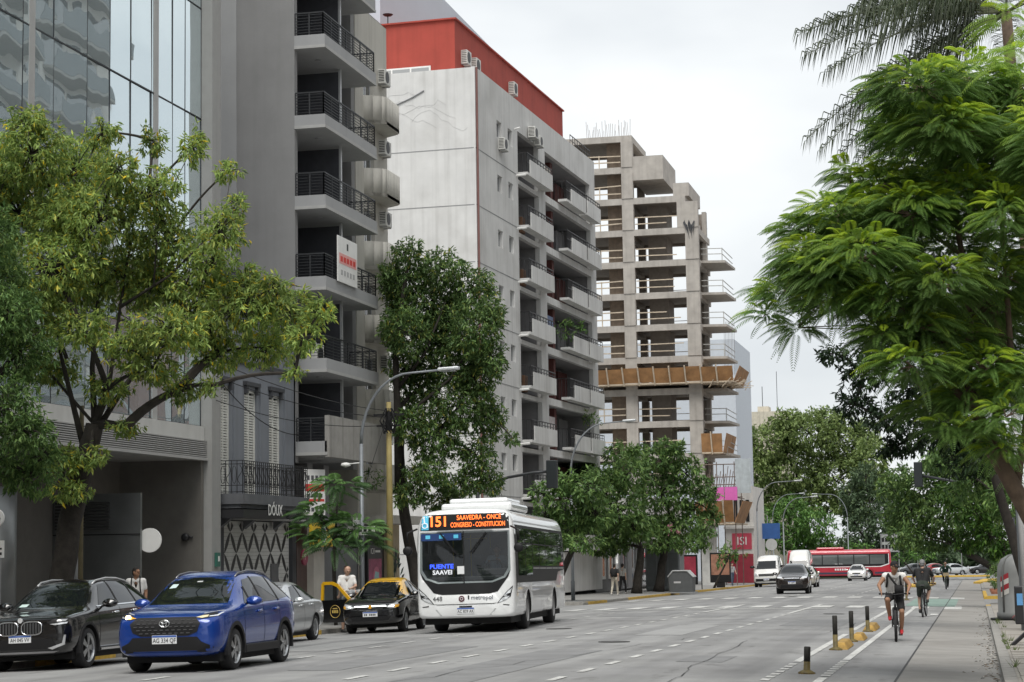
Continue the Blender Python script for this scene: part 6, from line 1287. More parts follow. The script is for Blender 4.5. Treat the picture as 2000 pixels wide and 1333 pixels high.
def npmesh(name, v, f, mats, parent, mi=None):
    me = bpy.data.meshes.new(name); me.vertices.add(len(v)); me.vertices.foreach_set('co', v.astype(np.float32).ravel()); k = f.shape[1]
    me.loops.add(f.size); me.loops.foreach_set('vertex_index', f.astype(np.int32).ravel()); me.polygons.add(len(f)); me.polygons.foreach_set('loop_start', np.arange(0, f.size, k, dtype=np.int32))
    mats = mats if isinstance(mats, list) else [mats]
    for m in mats: me.materials.append(m)
    if mi is not None: me.polygons.foreach_set('material_index', mi.astype(np.int32))
    me.update(calc_edges=True); return link(name, me, parent)
def limbs(parent, base, top, clumps, r0, m, seed=0, twigs=None, lean=None, mids=None):
    r = random.Random(seed); t = MB(); base, top = Vector(base), Vector(top); pts = [base]+[Vector(q) for q in (mids or [])]+[top]; n = len(pts); P = []
    for i in range(n-1):
        for k in range(5): P.append(pts[i].lerp(pts[i+1], k/5)+Vector((r.uniform(-.03, .03), r.uniform(-.03, .03), 0)))
    P.append(top); rad = [r0*(1.35 if i == 0 else 1.1-.4*i/len(P)) for i in range(len(P))]; t.tube(P, rad, 12); t.build('trunk', m, parent, True)
    b = MB(); order = sorted(range(len(clumps)), key=lambda k: (Vector(clumps[k][0])-top).length); done = [(top, None)]; par = {}; wt = {}
    for k in order:
        e = Vector(clumps[k][0]); p = min(done, key=lambda q: (q[0]-e).length+.35*(q[0]-top).length); par[k] = p; done.append((e, k))
    for k in reversed(order):
        wt[k] = wt.get(k, 0)+1
        if par[k][1] is not None: wt[par[k][1]] = wt.get(par[k][1], 0)+wt[k]
    for k in order:
        e = Vector(clumps[k][0]); st, pk = par[k]; d = (e-st).length; mid = st.lerp(e, .5)+Vector((r.uniform(-.12, .12), r.uniform(-.12, .12), .1))*d
        q = [st.lerp(mid, x).lerp(mid.lerp(e, x), x) for x in [i/6 for i in range(7)]]
        ra = r0*.42*sqrt(min(1, wt[k]/max(4, len(clumps)*.5)))+.008; b.tube(q, [ra*(1-.35*i/6) for i in range(7)], 6, cap=False)
    if twigs is not None:
        C = np.array([list(c[0]) for c in clumps]); idx = RNG.choice(len(twigs), min(len(twigs), 26*len(clumps)), replace=False)
        for i in idx:
            p = Vector(twigs[i]); k = int(np.argmin(((C-twigs[i])**2).sum(1))); c = Vector(C[k]); m_ = c.lerp(p, .55)+Vector((0, 0, .08*(p-c).length)); b.tube([c, m_, p], [.016, .011, .005], 4, cap=False)
    b.build('limbs', m, parent)
def tree(name, label, cat, base, top, clumps, r0, bm_, lm, dens, leaf, nl=7, wr=.3, droop=.5, seed=0, lo=.45, mids=None, group=None, fold=.15):
    t = thing(name, label, cat, (0, 0, 0), 0, group); v, f, P = sprays(clumps, dens, leaf, nl, wr, droop, fold, lo); b = Vector(base); t.location = b
    o = npmesh('crown', v-np.array(b), f, lm, t); limbs(t, (0, 0, 0), Vector(top)-b, [(c-b, a, q, h) for c, a, q, h in clumps], r0, bm_, seed, P-np.array(b), mids=[Vector(q)-b for q in (mids or [])]); return t
l_ash = leafmat('ash leaf', [(0, (.17, .26, .075)), (.4, (.3, .42, .12)), (.75, (.42, .54, .165)), (.95, (.58, .6, .13)), (.986, (.8, .6, .04))], .52)
l_dk = leafmat('dark leaf green', [(0, (.08, .15, .055)), (.6, (.145, .24, .075)), (.92, (.22, .33, .095)), (.992, (.42, .4, .08))], .42)
l_mid = leafmat('street tree leaf', [(0, (.095, .18, .06)), (.6, (.16, .27, .085)), (.95, (.25, .37, .11))], .44)
l_far = leafmat('park tree leaf', [(0, (.16, .23, .085)), (.5, (.23, .31, .11)), (1, (.31, .39, .14))], .42)
l_fd = leafmat('far dark leaf', [(0, (.08, .13, .07)), (1, (.13, .19, .095))], .35)
l_rd = leafmat('round tree leaf', [(0, (.07, .16, .04)), (.6, (.12, .24, .055)), (1, (.18, .32, .07))], .35)
# --- big yellowing ash at the left
c1 = clumps_px([(60, 300, 90, 70), (150, 330, 90, 80), (40, 420, 100, 90), (190, 430, 110, 80), (290, 380, 80, 60), (378, 285, 26, 40), (300, 275, 30, 30), (330, 470, 90, 70), (430, 450, 55, 55), (100, 530, 110, 80), (240, 540, 100, 70), (60, 620, 90, 70), (380, 575, 80, 55), (330, 645, 90, 50), (470, 600, 80, 60), (560, 610, 70, 50), (622, 612, 38, 32), (520, 680, 70, 40), (430, 690, 60, 40), (250, 680, 60, 40), (160, 640, 70, 50), (355, 760, 42, 26), (445, 335, 28, 22), (460, 400, 26, 22), (415, 755, 26, 16), (245, 835, 36, 16), (60, 240, 50, 35), (575, 730, 22, 14), (200, 260, 40, 26), (540, 560, 30, 25), (120, 900, 55, 30), (180, 890, 40, 22), (130, 960, 50, 20), (20, 330, 70, 60), (120, 420, 80, 60), (230, 330, 50, 40), (300, 560, 70, 50), (410, 520, 50, 40), (480, 550, 50, 40), (590, 660, 40, 30), (150, 560, 80, 60), (90, 720, 70, 40), (300, 720, 60, 30), (210, 760, 50, 26), (400, 640, 60, 40), (-30, 350, 60, 90), (-40, 500, 60, 90)], 36.6, 1.1, 1)
b1 = gv(-18.35, 36.6)
T1 = tree('street_tree', 'large yellow green ash tree in front of the glass tower', 'tree', b1, atY(185, 830, 36.6), c1, .25, bark, l_ash, 540, .13, 8, .3, .55, 1, .3, mids=[atY(150, 960, 36.6)])
q = MB(); b = T1.location
for pts, r in (([(165, 880), (140, 780), (118, 690), (110, 560)], .10), ([(185, 830), (180, 720), (190, 600), (200, 480)], .1), ([(190, 840), (240, 760), (330, 640), (420, 560), (560, 600)], .09), ([(185, 820), (215, 740), (235, 600), (260, 440)], .08), ([(60, 880), (30, 760), (40, 560)], .06), ([(235, 600), (330, 540), (430, 440)], .05), ([(130, 700), (80, 560), (70, 380)], .06), ([(300, 560), (310, 420), (375, 290)], .03), ([(360, 560), (440, 420), (450, 340)], .025)):
    P = [atY(x, y, 36.6+.15*i)-b for i, (x, y) in enumerate(pts)]; q.tube(P, [r*.75*(1-.7*i/(len(P)-1)) for i in range(len(P))], 8)
q.build('bough', bark, T1, True)
c1b = clumps_px([(-20, 560, 90, 80), (30, 690, 80, 70), (-10, 790, 90, 80), (50, 840, 60, 50), (60, 930, 60, 40), (0, 900, 70, 50), (-40, 460, 90, 80), (20, 610, 70, 60), (90, 890, 40, 30)], 33.5, .6, 2)
tree('street_tree', 'darker green tree crowding the left picture edge', 'tree', gv(-18.3, 33.3), atY(-60, 800, 33.5), c1b, .17, bark, l_mid, 620, .12, 8, .3, .55, 2, .3)
# --- dark dense tree in front of the white block
c2 = clumps_px([(792, 490, 34, 26), (800, 545, 60, 50), (860, 525, 55, 42), (920, 565, 55, 48), (840, 610, 80, 60), (930, 640, 55, 60), (790, 650, 48, 60), (880, 700, 80, 60), (962, 610, 28, 36), (960, 700, 32, 40), (820, 760, 50, 55), (900, 790, 65, 55), (958, 820, 34, 45), (850, 850, 65, 55), (930, 890, 45, 45), (830, 925, 50, 36), (900, 945, 50, 26), (775, 580, 30, 40), (1000, 855, 16, 14), (790, 720, 40, 40), (870, 640, 60, 60), (800, 965, 36, 28), (870, 980, 45, 22), (770, 640, 26, 40), (760, 540, 22, 30), (800, 830, 36, 40), (960, 940, 30, 30), (930, 740, 50, 50)], 66.5, 1.3, 3)
T2 = tree('street_tree', 'tall dark green tree rising behind the bus', 'tree', gv(-19.1, 66.8), atY(778, 800, 66.6), c2, .2, bark, l_dk, 380, .17, 7, .34, .55, 3, .35, mids=[atY(782, 950, 66.6)])
q = MB(); b = T2.location
for pts, r in (([(779, 960), (776, 800), (772, 680), (790, 560), (800, 500)], .16), ([(778, 830), (820, 790), (880, 740), (930, 660)], .09), ([(776, 760), (830, 690), (870, 590)], .08)):
    P = [atY(x, y, 66)-b for x, y in pts]; q.tube(P, [r*(1-.7*i/(len(P)-1)) for i in range(len(P))], 8)
q.build('bough', bark, T2, True)
# --- pair of street trees under the white block
c3a = clumps_px([(1110, 975, 50, 38), (1065, 1010, 30, 30), (1120, 1025, 55, 30), (1060, 965, 26, 26), (1150, 950, 45, 34), (1080, 1055, 40, 18), (1140, 1060, 40, 16), (1045, 1040, 20, 20), (1100, 940, 30, 22), (1160, 1000, 40, 34)], 90, .9, 44)
tree('street_tree', 'green street tree at the corner just right of the bus', 'tree', gv(-19.6, 90.6), atY(1118, 1075, 90.6), c3a, .18, bark, l_mid, 140, .27, 6, .36, .5, 44, .4)
c3 = clumps_px([(1170, 945, 60, 38), (1200, 1000, 70, 38), (1165, 1050, 50, 20), (1225, 925, 50, 38), (1090, 1050, 30, 18), (1240, 1030, 50, 30), (1215, 885, 40, 22), (1140, 925, 40, 30), (1190, 1060, 50, 24)], 113, 1.5, 4)
tree('street_tree', 'left one of two dense green trees beyond the bus', 'tree', gv(-19.3, 113.2), atY(1252, 1070, 113.2), c3, .26, bark, l_mid, 95, .33, 6, .36, .5, 4, .4)
c4 = clumps_px([(1290, 895, 55, 34), (1340, 925, 42, 36), (1290, 965, 70, 42), (1368, 985, 32, 36), (1320, 1030, 60, 32), (1260, 1030, 50, 28), (1378, 1030, 20, 20), (1285, 1065, 36, 14), (1245, 900, 30, 22), (1385, 960, 22, 24), (1395, 1010, 14, 18), (1350, 1060, 40, 16), (1310, 875, 30, 16)], 119, 1.5, 5)
tree('street_tree', 'right one of two dense green trees beyond the bus', 'tree', gv(-19.0, 119.3), atY(1298, 1070, 119.3), c4, .28, bark, l_mid, 95, .33, 6, .36, .5, 5, .4)
tree('street_tree', 'thin young tree near the far left corner shops', 'tree', gv(-17.9, 137), atY(1425, 1085, 137), clumps_px([(1425, 1075, 24, 16), (1410, 1092, 16, 12), (1442, 1085, 14, 10)], 137, .5, 6), .07, bark, l_mid, 30, .4, 6, .36, .5, 6)
# --- park beyond the junction
c5 = clumps_px([(1500, 870, 55, 45), (1580, 845, 65, 45), (1650, 865, 55, 50), (1475, 920, 40, 40), (1555, 920, 70, 50), (1640, 935, 60, 50), (1700, 900, 36, 50), (1520, 975, 50, 28), (1450, 870, 26, 26), (1600, 980, 50, 28), (1460, 975, 24, 26), (1540, 820, 34, 22), (1620, 815, 34, 20), (1690, 850, 30, 30), (1720, 950, 30, 34), (1670, 990, 40, 24), (1450, 1000, 30, 24)], 252, 3, 7)
tree('plane_tree', 'big pale green plane tree towering over the park', 'tree', (-20, 252, -2.2), atY(1570, 990, 252), c5, .5, bark, l_far, 52, .5, 6, .5, .4, 7, .5)
c6 = clumps_px([(1500, 1020, 34, 28), (1545, 995, 40, 28), (1590, 1025, 42, 34), (1540, 1050, 48, 28), (1615, 1058, 20, 20), (1490, 1058, 22, 22), (1570, 1065, 40, 18)], 228, 1.5, 8)
tree('round_tree', 'low round bright green tree behind the red bus', 'tree', (-20, 228.5, -2), atY(1548, 1075, 228), c6, .2, bark, l_rd, 60, .42, 6, .42, .4, 8, .45)
c7 = clumps_px([(1700, 985, 34, 34), (1680, 1040, 30, 40), (1730, 1030, 40, 36), (1660, 1010, 22, 26), (1650, 1060, 20, 16), (1690, 930, 30, 26), (1745, 975, 34, 34), (1760, 1040, 36, 30), (1720, 1070, 40, 18), (1660, 965, 24, 24), (1775, 990, 26, 30)], 236, 2, 9)
tree('park_tree', 'dark blue green tree standing behind the lattice sign', 'tree', (-10, 237, -2.2), atY(1700, 1080, 236), c7, .3, bark, l_fd, 56, .45, 6, .4, .6, 9, .45)
c8 = clumps_px([(1800, 950, 50, 36), (1860, 930, 40, 36), (1780, 1000, 50, 40), (1850, 990, 55, 45), (1910, 980, 50, 60), (1820, 1050, 50, 30), (1890, 1045, 40, 34), (1770, 1050, 36, 24), (1945, 1030, 40, 40), (1740, 950, 30, 26), (1830, 905, 40, 24), (1760, 930, 26, 20), (1750, 1010, 30, 30)], 190, 3, 10)
tree('park_tree', 'broad dark tree over the far right pavement', 'tree', (3.2, 192, -1.6), atY(1870, 1070, 190), c8, .35, bark, leafmat('right far leaf', [(0, (.08, .15, .05)), (.7, (.14, .23, .07)), (1, (.22, .32, .085))], .38), 60, .45, 6, .4, .5, 10, .4)
c8b = clumps_px([(1905, 1000, 40, 36), (1940, 960, 40, 50), (1890, 1050, 28, 28), (1935, 1050, 36, 30), (1860, 960, 30, 30), (1960, 1080, 30, 24)], 118, 1.5, 11)
tree('street_tree', 'fresh green street tree behind the bell bin', 'tree', gv(2.1, 118), atY(1955, 1050, 118), c8b, .16, bark, leafmat('fresh leaf', [(0, (.03, .08, .015)), (.6, (.07, .16, .025)), (1, (.14, .25, .04))], .35), 80, .34, 6, .38, .5, 11, .4)
for (lb, pxs, yb, xx) in (('small bushy green tree right of the red bus', [(1765, 1075, 22, 18), (1750, 1090, 16, 12), (1785, 1088, 14, 12)], 226, -6.5), ('small pale bushy tree beside the second cyclist head', [(1805, 1078, 18, 14), (1790, 1086, 12, 10), (1822, 1082, 12, 10)], 224, -4.8), ('low bushy tree above the red bus roof', [(1665, 1075, 20, 12), (1690, 1070, 16, 10)], 230, -12)):
    tree('young_tree', lb, 'tree', (xx, yb, -2), atY(pxs[0][0], pxs[0][1]+22, yb), clumps_px(pxs, yb, .5, 12), .09, bark, l_rd, 16, .5, 6, .4, .4, 12)
bh = clumps_px([(1640, 1085, 70, 22), (1740, 1085, 90, 24), (1840, 1085, 80, 24), (1920, 1080, 60, 30), (1560, 1090, 60, 16), (1480, 1090, 40, 16)], 290, 6, 13); v, f, P = sprays(bh, 14, 1.0, 6, .5, .3)
ho = npmesh('park_thicket', v, f, l_fd, None); tag(ho, 'dark distant thicket closing the view beyond the plaza', 'thicket', None, 'stuff')
# --- feathery jacaranda at the right
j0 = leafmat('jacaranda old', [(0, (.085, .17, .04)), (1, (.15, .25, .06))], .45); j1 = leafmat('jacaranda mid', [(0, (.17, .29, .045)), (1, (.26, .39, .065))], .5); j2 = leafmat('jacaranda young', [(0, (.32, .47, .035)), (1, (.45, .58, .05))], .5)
cj = clumps_px([(1800, 175, 110, 60), (1900, 160, 80, 60), (1990, 180, 50, 60), (1760, 265, 60, 45), (1850, 260, 110, 60), (1950, 270, 60, 70), (1720, 370, 80, 55), (1640, 425, 80, 55), (1575, 455, 45, 35), (1590, 510, 80, 50), (1680, 505, 100, 60), (1780, 420, 100, 60), (1880, 390, 100, 60), (1965, 430, 50, 70), (1530, 575, 50, 32), (1635, 590, 80, 45), (1740, 590, 100, 50), (1840, 560, 90, 60), (1940, 600, 60, 70), (1495, 615, 26, 18), (1560, 640, 32, 20), (1850, 670, 90, 55), (1780, 715, 70, 40), (1930, 720, 70, 50), (1885, 780, 60, 38), (1965, 815, 40, 40), (1820, 800, 60, 28), (1960, 540, 50, 50), (1720, 655, 45, 30), (1660, 340, 30, 24), (2040, 300, 60, 120), (2040, 520, 60, 120), (1900, 845, 50, 26), (1960, 880, 46, 30), (1850, 835, 40, 20), (1990, 760, 40, 50), (1800, 640, 60, 40), (1610, 540, 60, 40), (1700, 430, 60, 40)], 27, .9, 21)
cj2 = clumps_px([(1820, 230, 110, 80), (1920, 220, 90, 90), (1700, 440, 110, 80), (1800, 330, 90, 80), (1900, 330, 100, 90), (1600, 540, 80, 60), (1720, 550, 110, 70), (1850, 500, 110, 80), (1960, 350, 60, 110), (1960, 650, 60, 100), (1880, 640, 100, 80), (1790, 650, 90, 60), (1900, 750, 90, 60), (1970, 770, 50, 70), (1990, 900, 40, 50)], 29.5, .8, 31)
J = thing('jacaranda', 'feathery bright green jacaranda leaning in from the right', 'tree', gv(1.95, 27.2)); b = Vector(J.location)
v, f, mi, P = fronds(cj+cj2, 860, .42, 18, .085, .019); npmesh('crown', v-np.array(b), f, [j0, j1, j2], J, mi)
tr = MB(); pts = [(2160, 1330), (2090, 1150), (2012, 1010), (1968, 930), (1932, 870), (1905, 800), (1890, 740)]; P_ = [Vector((0, 0, 0))]+[atY(x, y, 27.2)-b for x, y in pts[1:]]; tr.tube(P_, [.17, .14, .125, .115, .1, .085, .06], 12); tr.build('trunk', bark2, J, True); lb_ = MB()
for pts, r in (([(1905, 800), (1840, 740), (1760, 660), (1660, 590), (1560, 590)], .06), ([(1890, 740), (1895, 620), (1870, 440), (1840, 300), (1800, 190)], .06), ([(1930, 870), (1975, 700), (1960, 480), (1940, 280)], .06), ([(1840, 740), (1760, 590), (1700, 480), (1640, 420)], .04), ([(1880, 500), (1780, 430), (1720, 380)], .03), ([(1895, 620), (1940, 560), (1990, 500)], .03), ([(1870, 440), (1930, 380)], .03), ([(1985, 960), (2000, 850), (2010, 700)], .06)):
    Q = [atY(x, y, 27.2+.1*i)-b for i, (x, y) in enumerate(pts)]; lb_.tube(Q, [r*(1-.7*i/(len(Q)-1)) for i in range(len(Q))], 7)
C_ = np.array([list(c[0]-b) for c in cj]); Pn = P-np.array(b)
for i in RNG.choice(len(Pn), 700, replace=False):
    k = int(np.argmin(((C_-Pn[i])**2).sum(1))); c = Vector(C_[k]); lb_.tube([c, Vector(Pn[i])], [.012, .005], 4, cap=False)
lb_.build('limbs', bark2, J, True)
# feathery branch end close by at the top right corner
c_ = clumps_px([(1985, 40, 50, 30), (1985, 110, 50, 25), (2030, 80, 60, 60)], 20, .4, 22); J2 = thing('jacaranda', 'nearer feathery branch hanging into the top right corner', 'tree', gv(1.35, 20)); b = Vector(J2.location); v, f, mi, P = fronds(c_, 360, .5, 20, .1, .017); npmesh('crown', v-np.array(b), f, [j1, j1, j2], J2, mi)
q = MB(); q.tube([(0, 0, 0), (.05, 0, 3), (.1, 0, 6), atY(2030, 80, 20)-b], [.14, .12, .09, .04], 10); q.build('trunk', bark2, J2, True)
# dark leafy tree between jacaranda and street
c9 = clumps_px([(1630, 690, 32, 22), (1690, 730, 56, 34), (1670, 790, 44, 36), (1735, 815, 56, 36), (1765, 865, 46, 26), (1800, 760, 70, 50), (1720, 680, 60, 30), (1820, 840, 50, 40), (1880, 850, 60, 50), (1740, 880, 30, 14), (1900, 900, 60, 40), (1850, 760, 60, 60)], 52, .9, 23)
tree('street_tree', 'dark glossy leaved tree hanging below the jacaranda', 'tree', gv(1.5, 52.4), atY(1935, 900, 52.4), c9, .15, bark, leafmat('glossy dark leaf', [(0, (.012, .03, .012)), (1, (.03, .06, .02))], .2), 300, .17, 7, .34, .6, 23, .3)
c10 = clumps_px([(1880, 870, 60, 36), (1940, 900, 50, 50), (1960, 980, 36, 50), (1900, 940, 50, 40), (1850, 900, 40, 28)], 75, 1, 24)
tree('street_tree', 'green tree filling the gap behind the jacaranda trunk', 'tree', gv(2.2, 74.5), atY(1960, 980, 74.5), c10, .14, bark, l_mid, 150, .26, 7, .36, .5, 24, .35)
# --- palms behind
palm_l = leafmat('palm leaflet', [(0, (.03, .045, .022)), (1, (.065, .085, .04))], .25)
def palm(label, base, crown, spec, leaflet=.62, trunk_r=.16):
    t = thing('palm_tree', label, 'palm', base); b = Vector(base); cr = Vector(crown)-b; q = MB(); q.tube([(0, 0, 0), cr*.5+Vector((.1, 0, 0)), cr], [trunk_r*1.2, trunk_r, trunk_r*.8], 10); q.build('trunk', bark2, t, True); R = random.Random(6)
    for (az, el, L, dr) in spec:
        d = Vector((cos(az)*cos(el), sin(az)*cos(el), sin(el))); pts = []; V, F = [], []
        n = 84; m = MB()
        for i in range(n+1):
            s = i/n; p = cr+d*L*s-Vector((0, 0, dr*L*s*s)); pts.append(p)
        m.tube(pts[::4]+[pts[-1]], [.035*(1-.85*i/len(pts[::4])) for i in range(len(pts[::4])+1)], 5)
        for i in range(10, n+1):
            tg = (pts[min(i+1, n)]-pts[i-1]).normalized(); sd = tg.cross(Vector((0, 0, 1))).normalized(); ll = leaflet*(sin(pi*(.12+.8*i/n))**.6)
            for s in (-1, 1):
                a = pts[i]; o1 = sd*s*(.5+R.uniform(-.25, .25))+tg*.5+Vector((0, 0, R.uniform(-.1, .45))); o1.normalize(); m1 = a+o1*ll*.4; tip = m1+(o1*.35+Vector((0, 0, -1))).normalized()*ll*.68; w = tg*.016
                m.add([a-w*.6, a+w*.6, m1+w, m1-w, tip], [(0, 1, 2, 3), (3, 2, 4)], 1)
        m.build('frond', [mat('palm rachis', (.09, .1, .05), .7), palm_l], t)
    return t
cp = atY(1965, 25, 46); palm('tall feather palm with long drooping fronds behind the jacaranda top', gv(1.6, 46), cp, [(pi*1.0, .30, 5.0, .32), (pi*.97, .42, 4.6, .38), (pi*1.03, .18, 4.7, .34), (pi*.93, .6, 4.2, .42), (pi*1.06, .05, 4.2, .36), (pi*.99, -.2, 3.9, .36), (pi*1.04, -.4, 4.7, .26), (pi*.97, -.5, 4.6, .2), (pi*1.0, -.3, 4.9, .25), (pi*.94, -.6, 4.4, .16), (pi*1.2, .3, 3.8, .4), (pi*.75, .5, 3.6, .4), (.3, .5, 4, .4), (-.6, .4, 4, .4), (pi*1.5, .2, 3.6, .4), (pi*.5, .4, 4, .4)], 1.15)
# --- small fern leaved tree by the taxi
ca = clumps_px([(660, 950, 46, 20), (625, 1005, 46, 26), (690, 1035, 54, 30), (650, 1060, 40, 26), (725, 1062, 26, 16), (610, 1045, 30, 24)], 55, .5, 25); At = thing('young_tree', 'small fern leaved tree between yellow sign and lamp post', 'tree', gv(-18.35, 55)); b = Vector(At.location); v, f, mi, P = fronds(ca, 130, .62, 12, .17, .055, .5); npmesh('crown', v-np.array(b), f, [leafmat('fern old', [(0, (.05, .11, .04)), (1, (.09, .17, .06))], .35), leafmat('fern mid', [(0, (.1, .2, .06)), (1, (.15, .28, .08))], .4), leafmat('fern mid', [(0, (.1, .2, .06)), (1, (.15, .28, .08))], .4)], At, mi)
q = MB()
for pts, r in (([(648, 1200), (652, 1100), (655, 1040)], .06), ([(655, 1050), (660, 960)], .03), ([(655, 1060), (625, 1010)], .03), ([(655, 1055), (690, 1035)], .03)): q.tube([atY(x, y, 55)-b for x, y in pts] if pts[0][1] < 1190 else [Vector((0, 0, 0))]+[atY(x, y, 55)-b for x, y in pts[1:]], r, 7)
q.build('trunk', bark, At, True)
# balcony plants and planters
def bush(name, label, c, r, lm, dens, leaf, cat='plant', pot=None):
    t = thing(name, label, cat, c); v, f, P = sprays([(Vector((0, 0, r[2])), *r)], dens, leaf, 6, .3, .2); npmesh('foliage', v, f, lm, t)
    if pot: q = MB(); q.lathe([(pot*.7, -.5), (pot, 0), (pot*.95, .03)], 12); q.build('pot', mat('terracotta', (.3, .12, .07), .8), t, True)
for (px, py, r) in ((1103, 655, .75), (1128, 650, .6)): bush('balcony_plant', 'leafy %s plants spilling over the white block balcony' % ('green' if px < 1110 else 'yellow green'), atX(px, py+12, -21.6), (r, r*.7, r*.8), l_rd if px > 1110 else l_mid, 60, .25)
bush('balcony_plant', 'dark spiky plant on a lower balcony of the white block', atX(1155, 838, -21.4), (.6, .5, .5), l_dk, 60, .25)
for k, (y, h) in enumerate(((100, .75), (103, .9), (106, .8), (110, .85))): bush('planter_shrub', ['first', 'second', 'third', 'fourth'][k]+' low shrub in the row on the far right pavement', gv(1.0, y, .1), (.4, .5, h), l_mid, 60, .22, 'shrub', .3)
bush('window_plant', 'hanging plant on the corner block ledge behind the lamp post', atX(730, 968, -20.6), (.35, .5, .55), l_dk, 110, .18)
# ================================================================== people: one continuous remeshed body each
SKIN = mat('skin tan', (.32, .17, .10), .6, var=.08); SKIN2 = mat('skin light', (.48, .30, .22), .6, var=.06); HAIR = mat('hair dark', (.015, .012, .01), .8, var=.2)
def cloth(n, c): return mat('cloth '+n, c, .85, var=.12, scale=9)
def capsule(bm, a, b, ra, rb):
    a, b = Vector(a), Vector(b)
    for p, r in ((a, ra), (b, rb)): bmesh.ops.create_icosphere(bm, subdivisions=2, radius=r, matrix=Matrix.Translation(p))
    d = b-a
    if d.length > 1e-4:
        q = d.to_track_quat('Z', 'Y').to_matrix().to_4x4(); bmesh.ops.create_cone(bm, cap_ends=True, segments=14, radius1=ra, radius2=rb, depth=d.length, matrix=Matrix.Translation((a+b)/2) @ q)
def hand(pr, w, d, side, m, curl=.6, grip=None):
    """palm and five bent fingers; w wrist, d forearm direction, side: unit vector across the palm towards the thumb, grip: direction fingers curl to"""
    w, d, side = Vector(w), Vector(d).normalized(), Vector(side).normalized(); g = Vector(grip).normalized() if grip else d.cross(side).normalized(); pe = w+d*.085
    for k in range(3): o = side*(.025-.025*k); pr.append((w+d*.02+o*.8, pe+o, .017, .016, m))
    for k, L in enumerate((.072, .08, .075, .06)):
        o = side*(.032-.021*k); b = pe+o; k1 = b+(d*(1-curl)+g*curl)*L*.5; k2 = k1+(d*(.3-curl*.9)+g*1.0)*L*.45; pr.append((b, k1, .0095, .009, m)); pr.append((k1, k2, .009, .008, m))
    b = w+d*.03+side*.03; k1 = b+(side*.8+d*.6)*.035; k2 = k1+(d*.8+g*.5)*.03; pr.append((b, k1, .012, .011, m)); pr.append((k1, k2, .011, .009, m))
def person(label, loc, rz, J, C, group=None, voxel=.011, extra=None, pitch=0.):
    """J: joints; C: materials skin,top,legs,shoes,hair + sleeve ('short','none','long'), shorts flag"""
    t = thing('person', label, 'person', loc, rz, group); mats = [C['skin'], C['top'], C['legs'], C['shoes']]; S, TP, LG, SH_ = 0, 1, 2, 3; pr = []; V = Vector
    sl, sr = V(J['sl']), V(J['sr']); pl, p_r = V(J['hl']), V(J['hr']); nk = V(J['neck']); ch = (sl+sr)/2; pe = (pl+p_r)/2; hd = V(J['head']); fw = V(J.get('face', (0, -1, 0))).normalized(); wa = ch.lerp(pe, .6); fat = C.get('fat', 1.)
    dn = (pe-ch).normalized()
    for s, h in ((sl, pl), (sr, p_r)):
        pr.append((s.lerp(ch, .25)+dn*.03, s.lerp(ch, .45)+dn*.2, .082*fat, .098*fat, TP)); pr.append((s.lerp(ch, .45)+dn*.2, h.lerp(pe, .3)-dn*.1, .098*fat, .1*fat, TP)); pr.append((h.lerp(pe, .3)-dn*.09, h, .105*fat, .108*fat, LG))
    pr.append((sl, sr, .068*fat, .068*fat, TP)); pr.append((ch+dn*.02, nk, .07, .056, S)); up = (hd-nk).normalized(); rt = fw.cross(up).normalized()
    pr.append((nk, hd-up*.07, .054, .056, S)); pr.append((hd-up*.03+fw*.012, hd+up*.045-fw*.012, .078, .084, S)); pr.append((hd-up*.085+fw*.03, hd-up*.02+fw*.03, .05, .06, S))
    pr.append((hd-up*.012+fw*.1, hd+up*.015+fw*.088, .014, .009, S)); pr.append((hd-up*.06+fw*.083-rt*.02, hd-up*.06+fw*.083+rt*.02, .011, .011, S)); pr.append((hd+up*.032+fw*.083-rt*.03, hd+up*.032+fw*.083+rt*.03, .011, .011, S))
    for s in (-1, 1): pr.append((hd+rt*s*.086+up*.012, hd+rt*s*.088-up*.025, .02, .013, S))
    for s, e, h, sd in (('sl', 'el', 'wl', 1), ('sr', 'er', 'wr', -1)):
        a, b, c = V(J[s]), V(J[e]), V(J[h]); lo = C.get('sleeve', 'short')
        if lo == 'none': pr.append((a, b, .058, .043, S))
        elif lo == 'short': pr.append((a, a.lerp(b, .62), .066, .058, TP)); pr.append((a.lerp(b, .5), b, .046, .042, S))
        else: pr.append((a, b, .064, .052, TP))
        pr.append((b, c, .041 if lo != 'long' else .05, .028 if lo != 'long' else .036, S if lo != 'long' else TP)); hand(pr, c, (c-b)+V((0, 0, -.01)), J.get('thumb', (sd*-.5, -1, .2)), S, J.get('curl', .5), J.get('grip'))
    for h, k, f in (('hl', 'kl', 'fl'), ('hr', 'kr', 'fr')):
        a, b, c = V(J[h]), V(J[k]), V(J[f])
        if C.get('shorts'): pr.append((a, a.lerp(b, .8), .098, .083, LG)); pr.append((a.lerp(b, .7), b, .066, .058, S)); pr.append((b, b.lerp(c, .35), .056, .058, S)); pr.append((b.lerp(c, .35), c, .058, .036, S))
        else: pr.append((a, b, .094, .066, LG)); pr.append((b, b.lerp(c, .35), .064, .066, LG)); pr.append((b.lerp(c, .35), c, .066, .05, LG))
        td = V(J.get('toe', (0, -1, -.12))).normalized(); pr.append((c+V((0, 0, -.02)), c+td*.0+V((0, .04, -.055)), .046, .042, SH_)); pr.append((c+V((0, 0, -.05)), c+td*.15+V((0, 0, -.05)), .042, .034, SH_))
    bm = bmesh.new()
    for a, b, ra, rb, m in pr: capsule(bm, a, b, ra, rb)
    me = bpy.data.meshes.new('body'); bm.to_mesh(me); bm.free(); o = bpy.data.objects.new('body', me); COL.objects.link(o); r = o.modifiers.new('r', 'REMESH'); r.mode = 'VOXEL'; r.voxel_size = voxel; sm_ = o.modifiers.new('s', 'SMOOTH'); sm_.factor = .5; sm_.iterations = 3
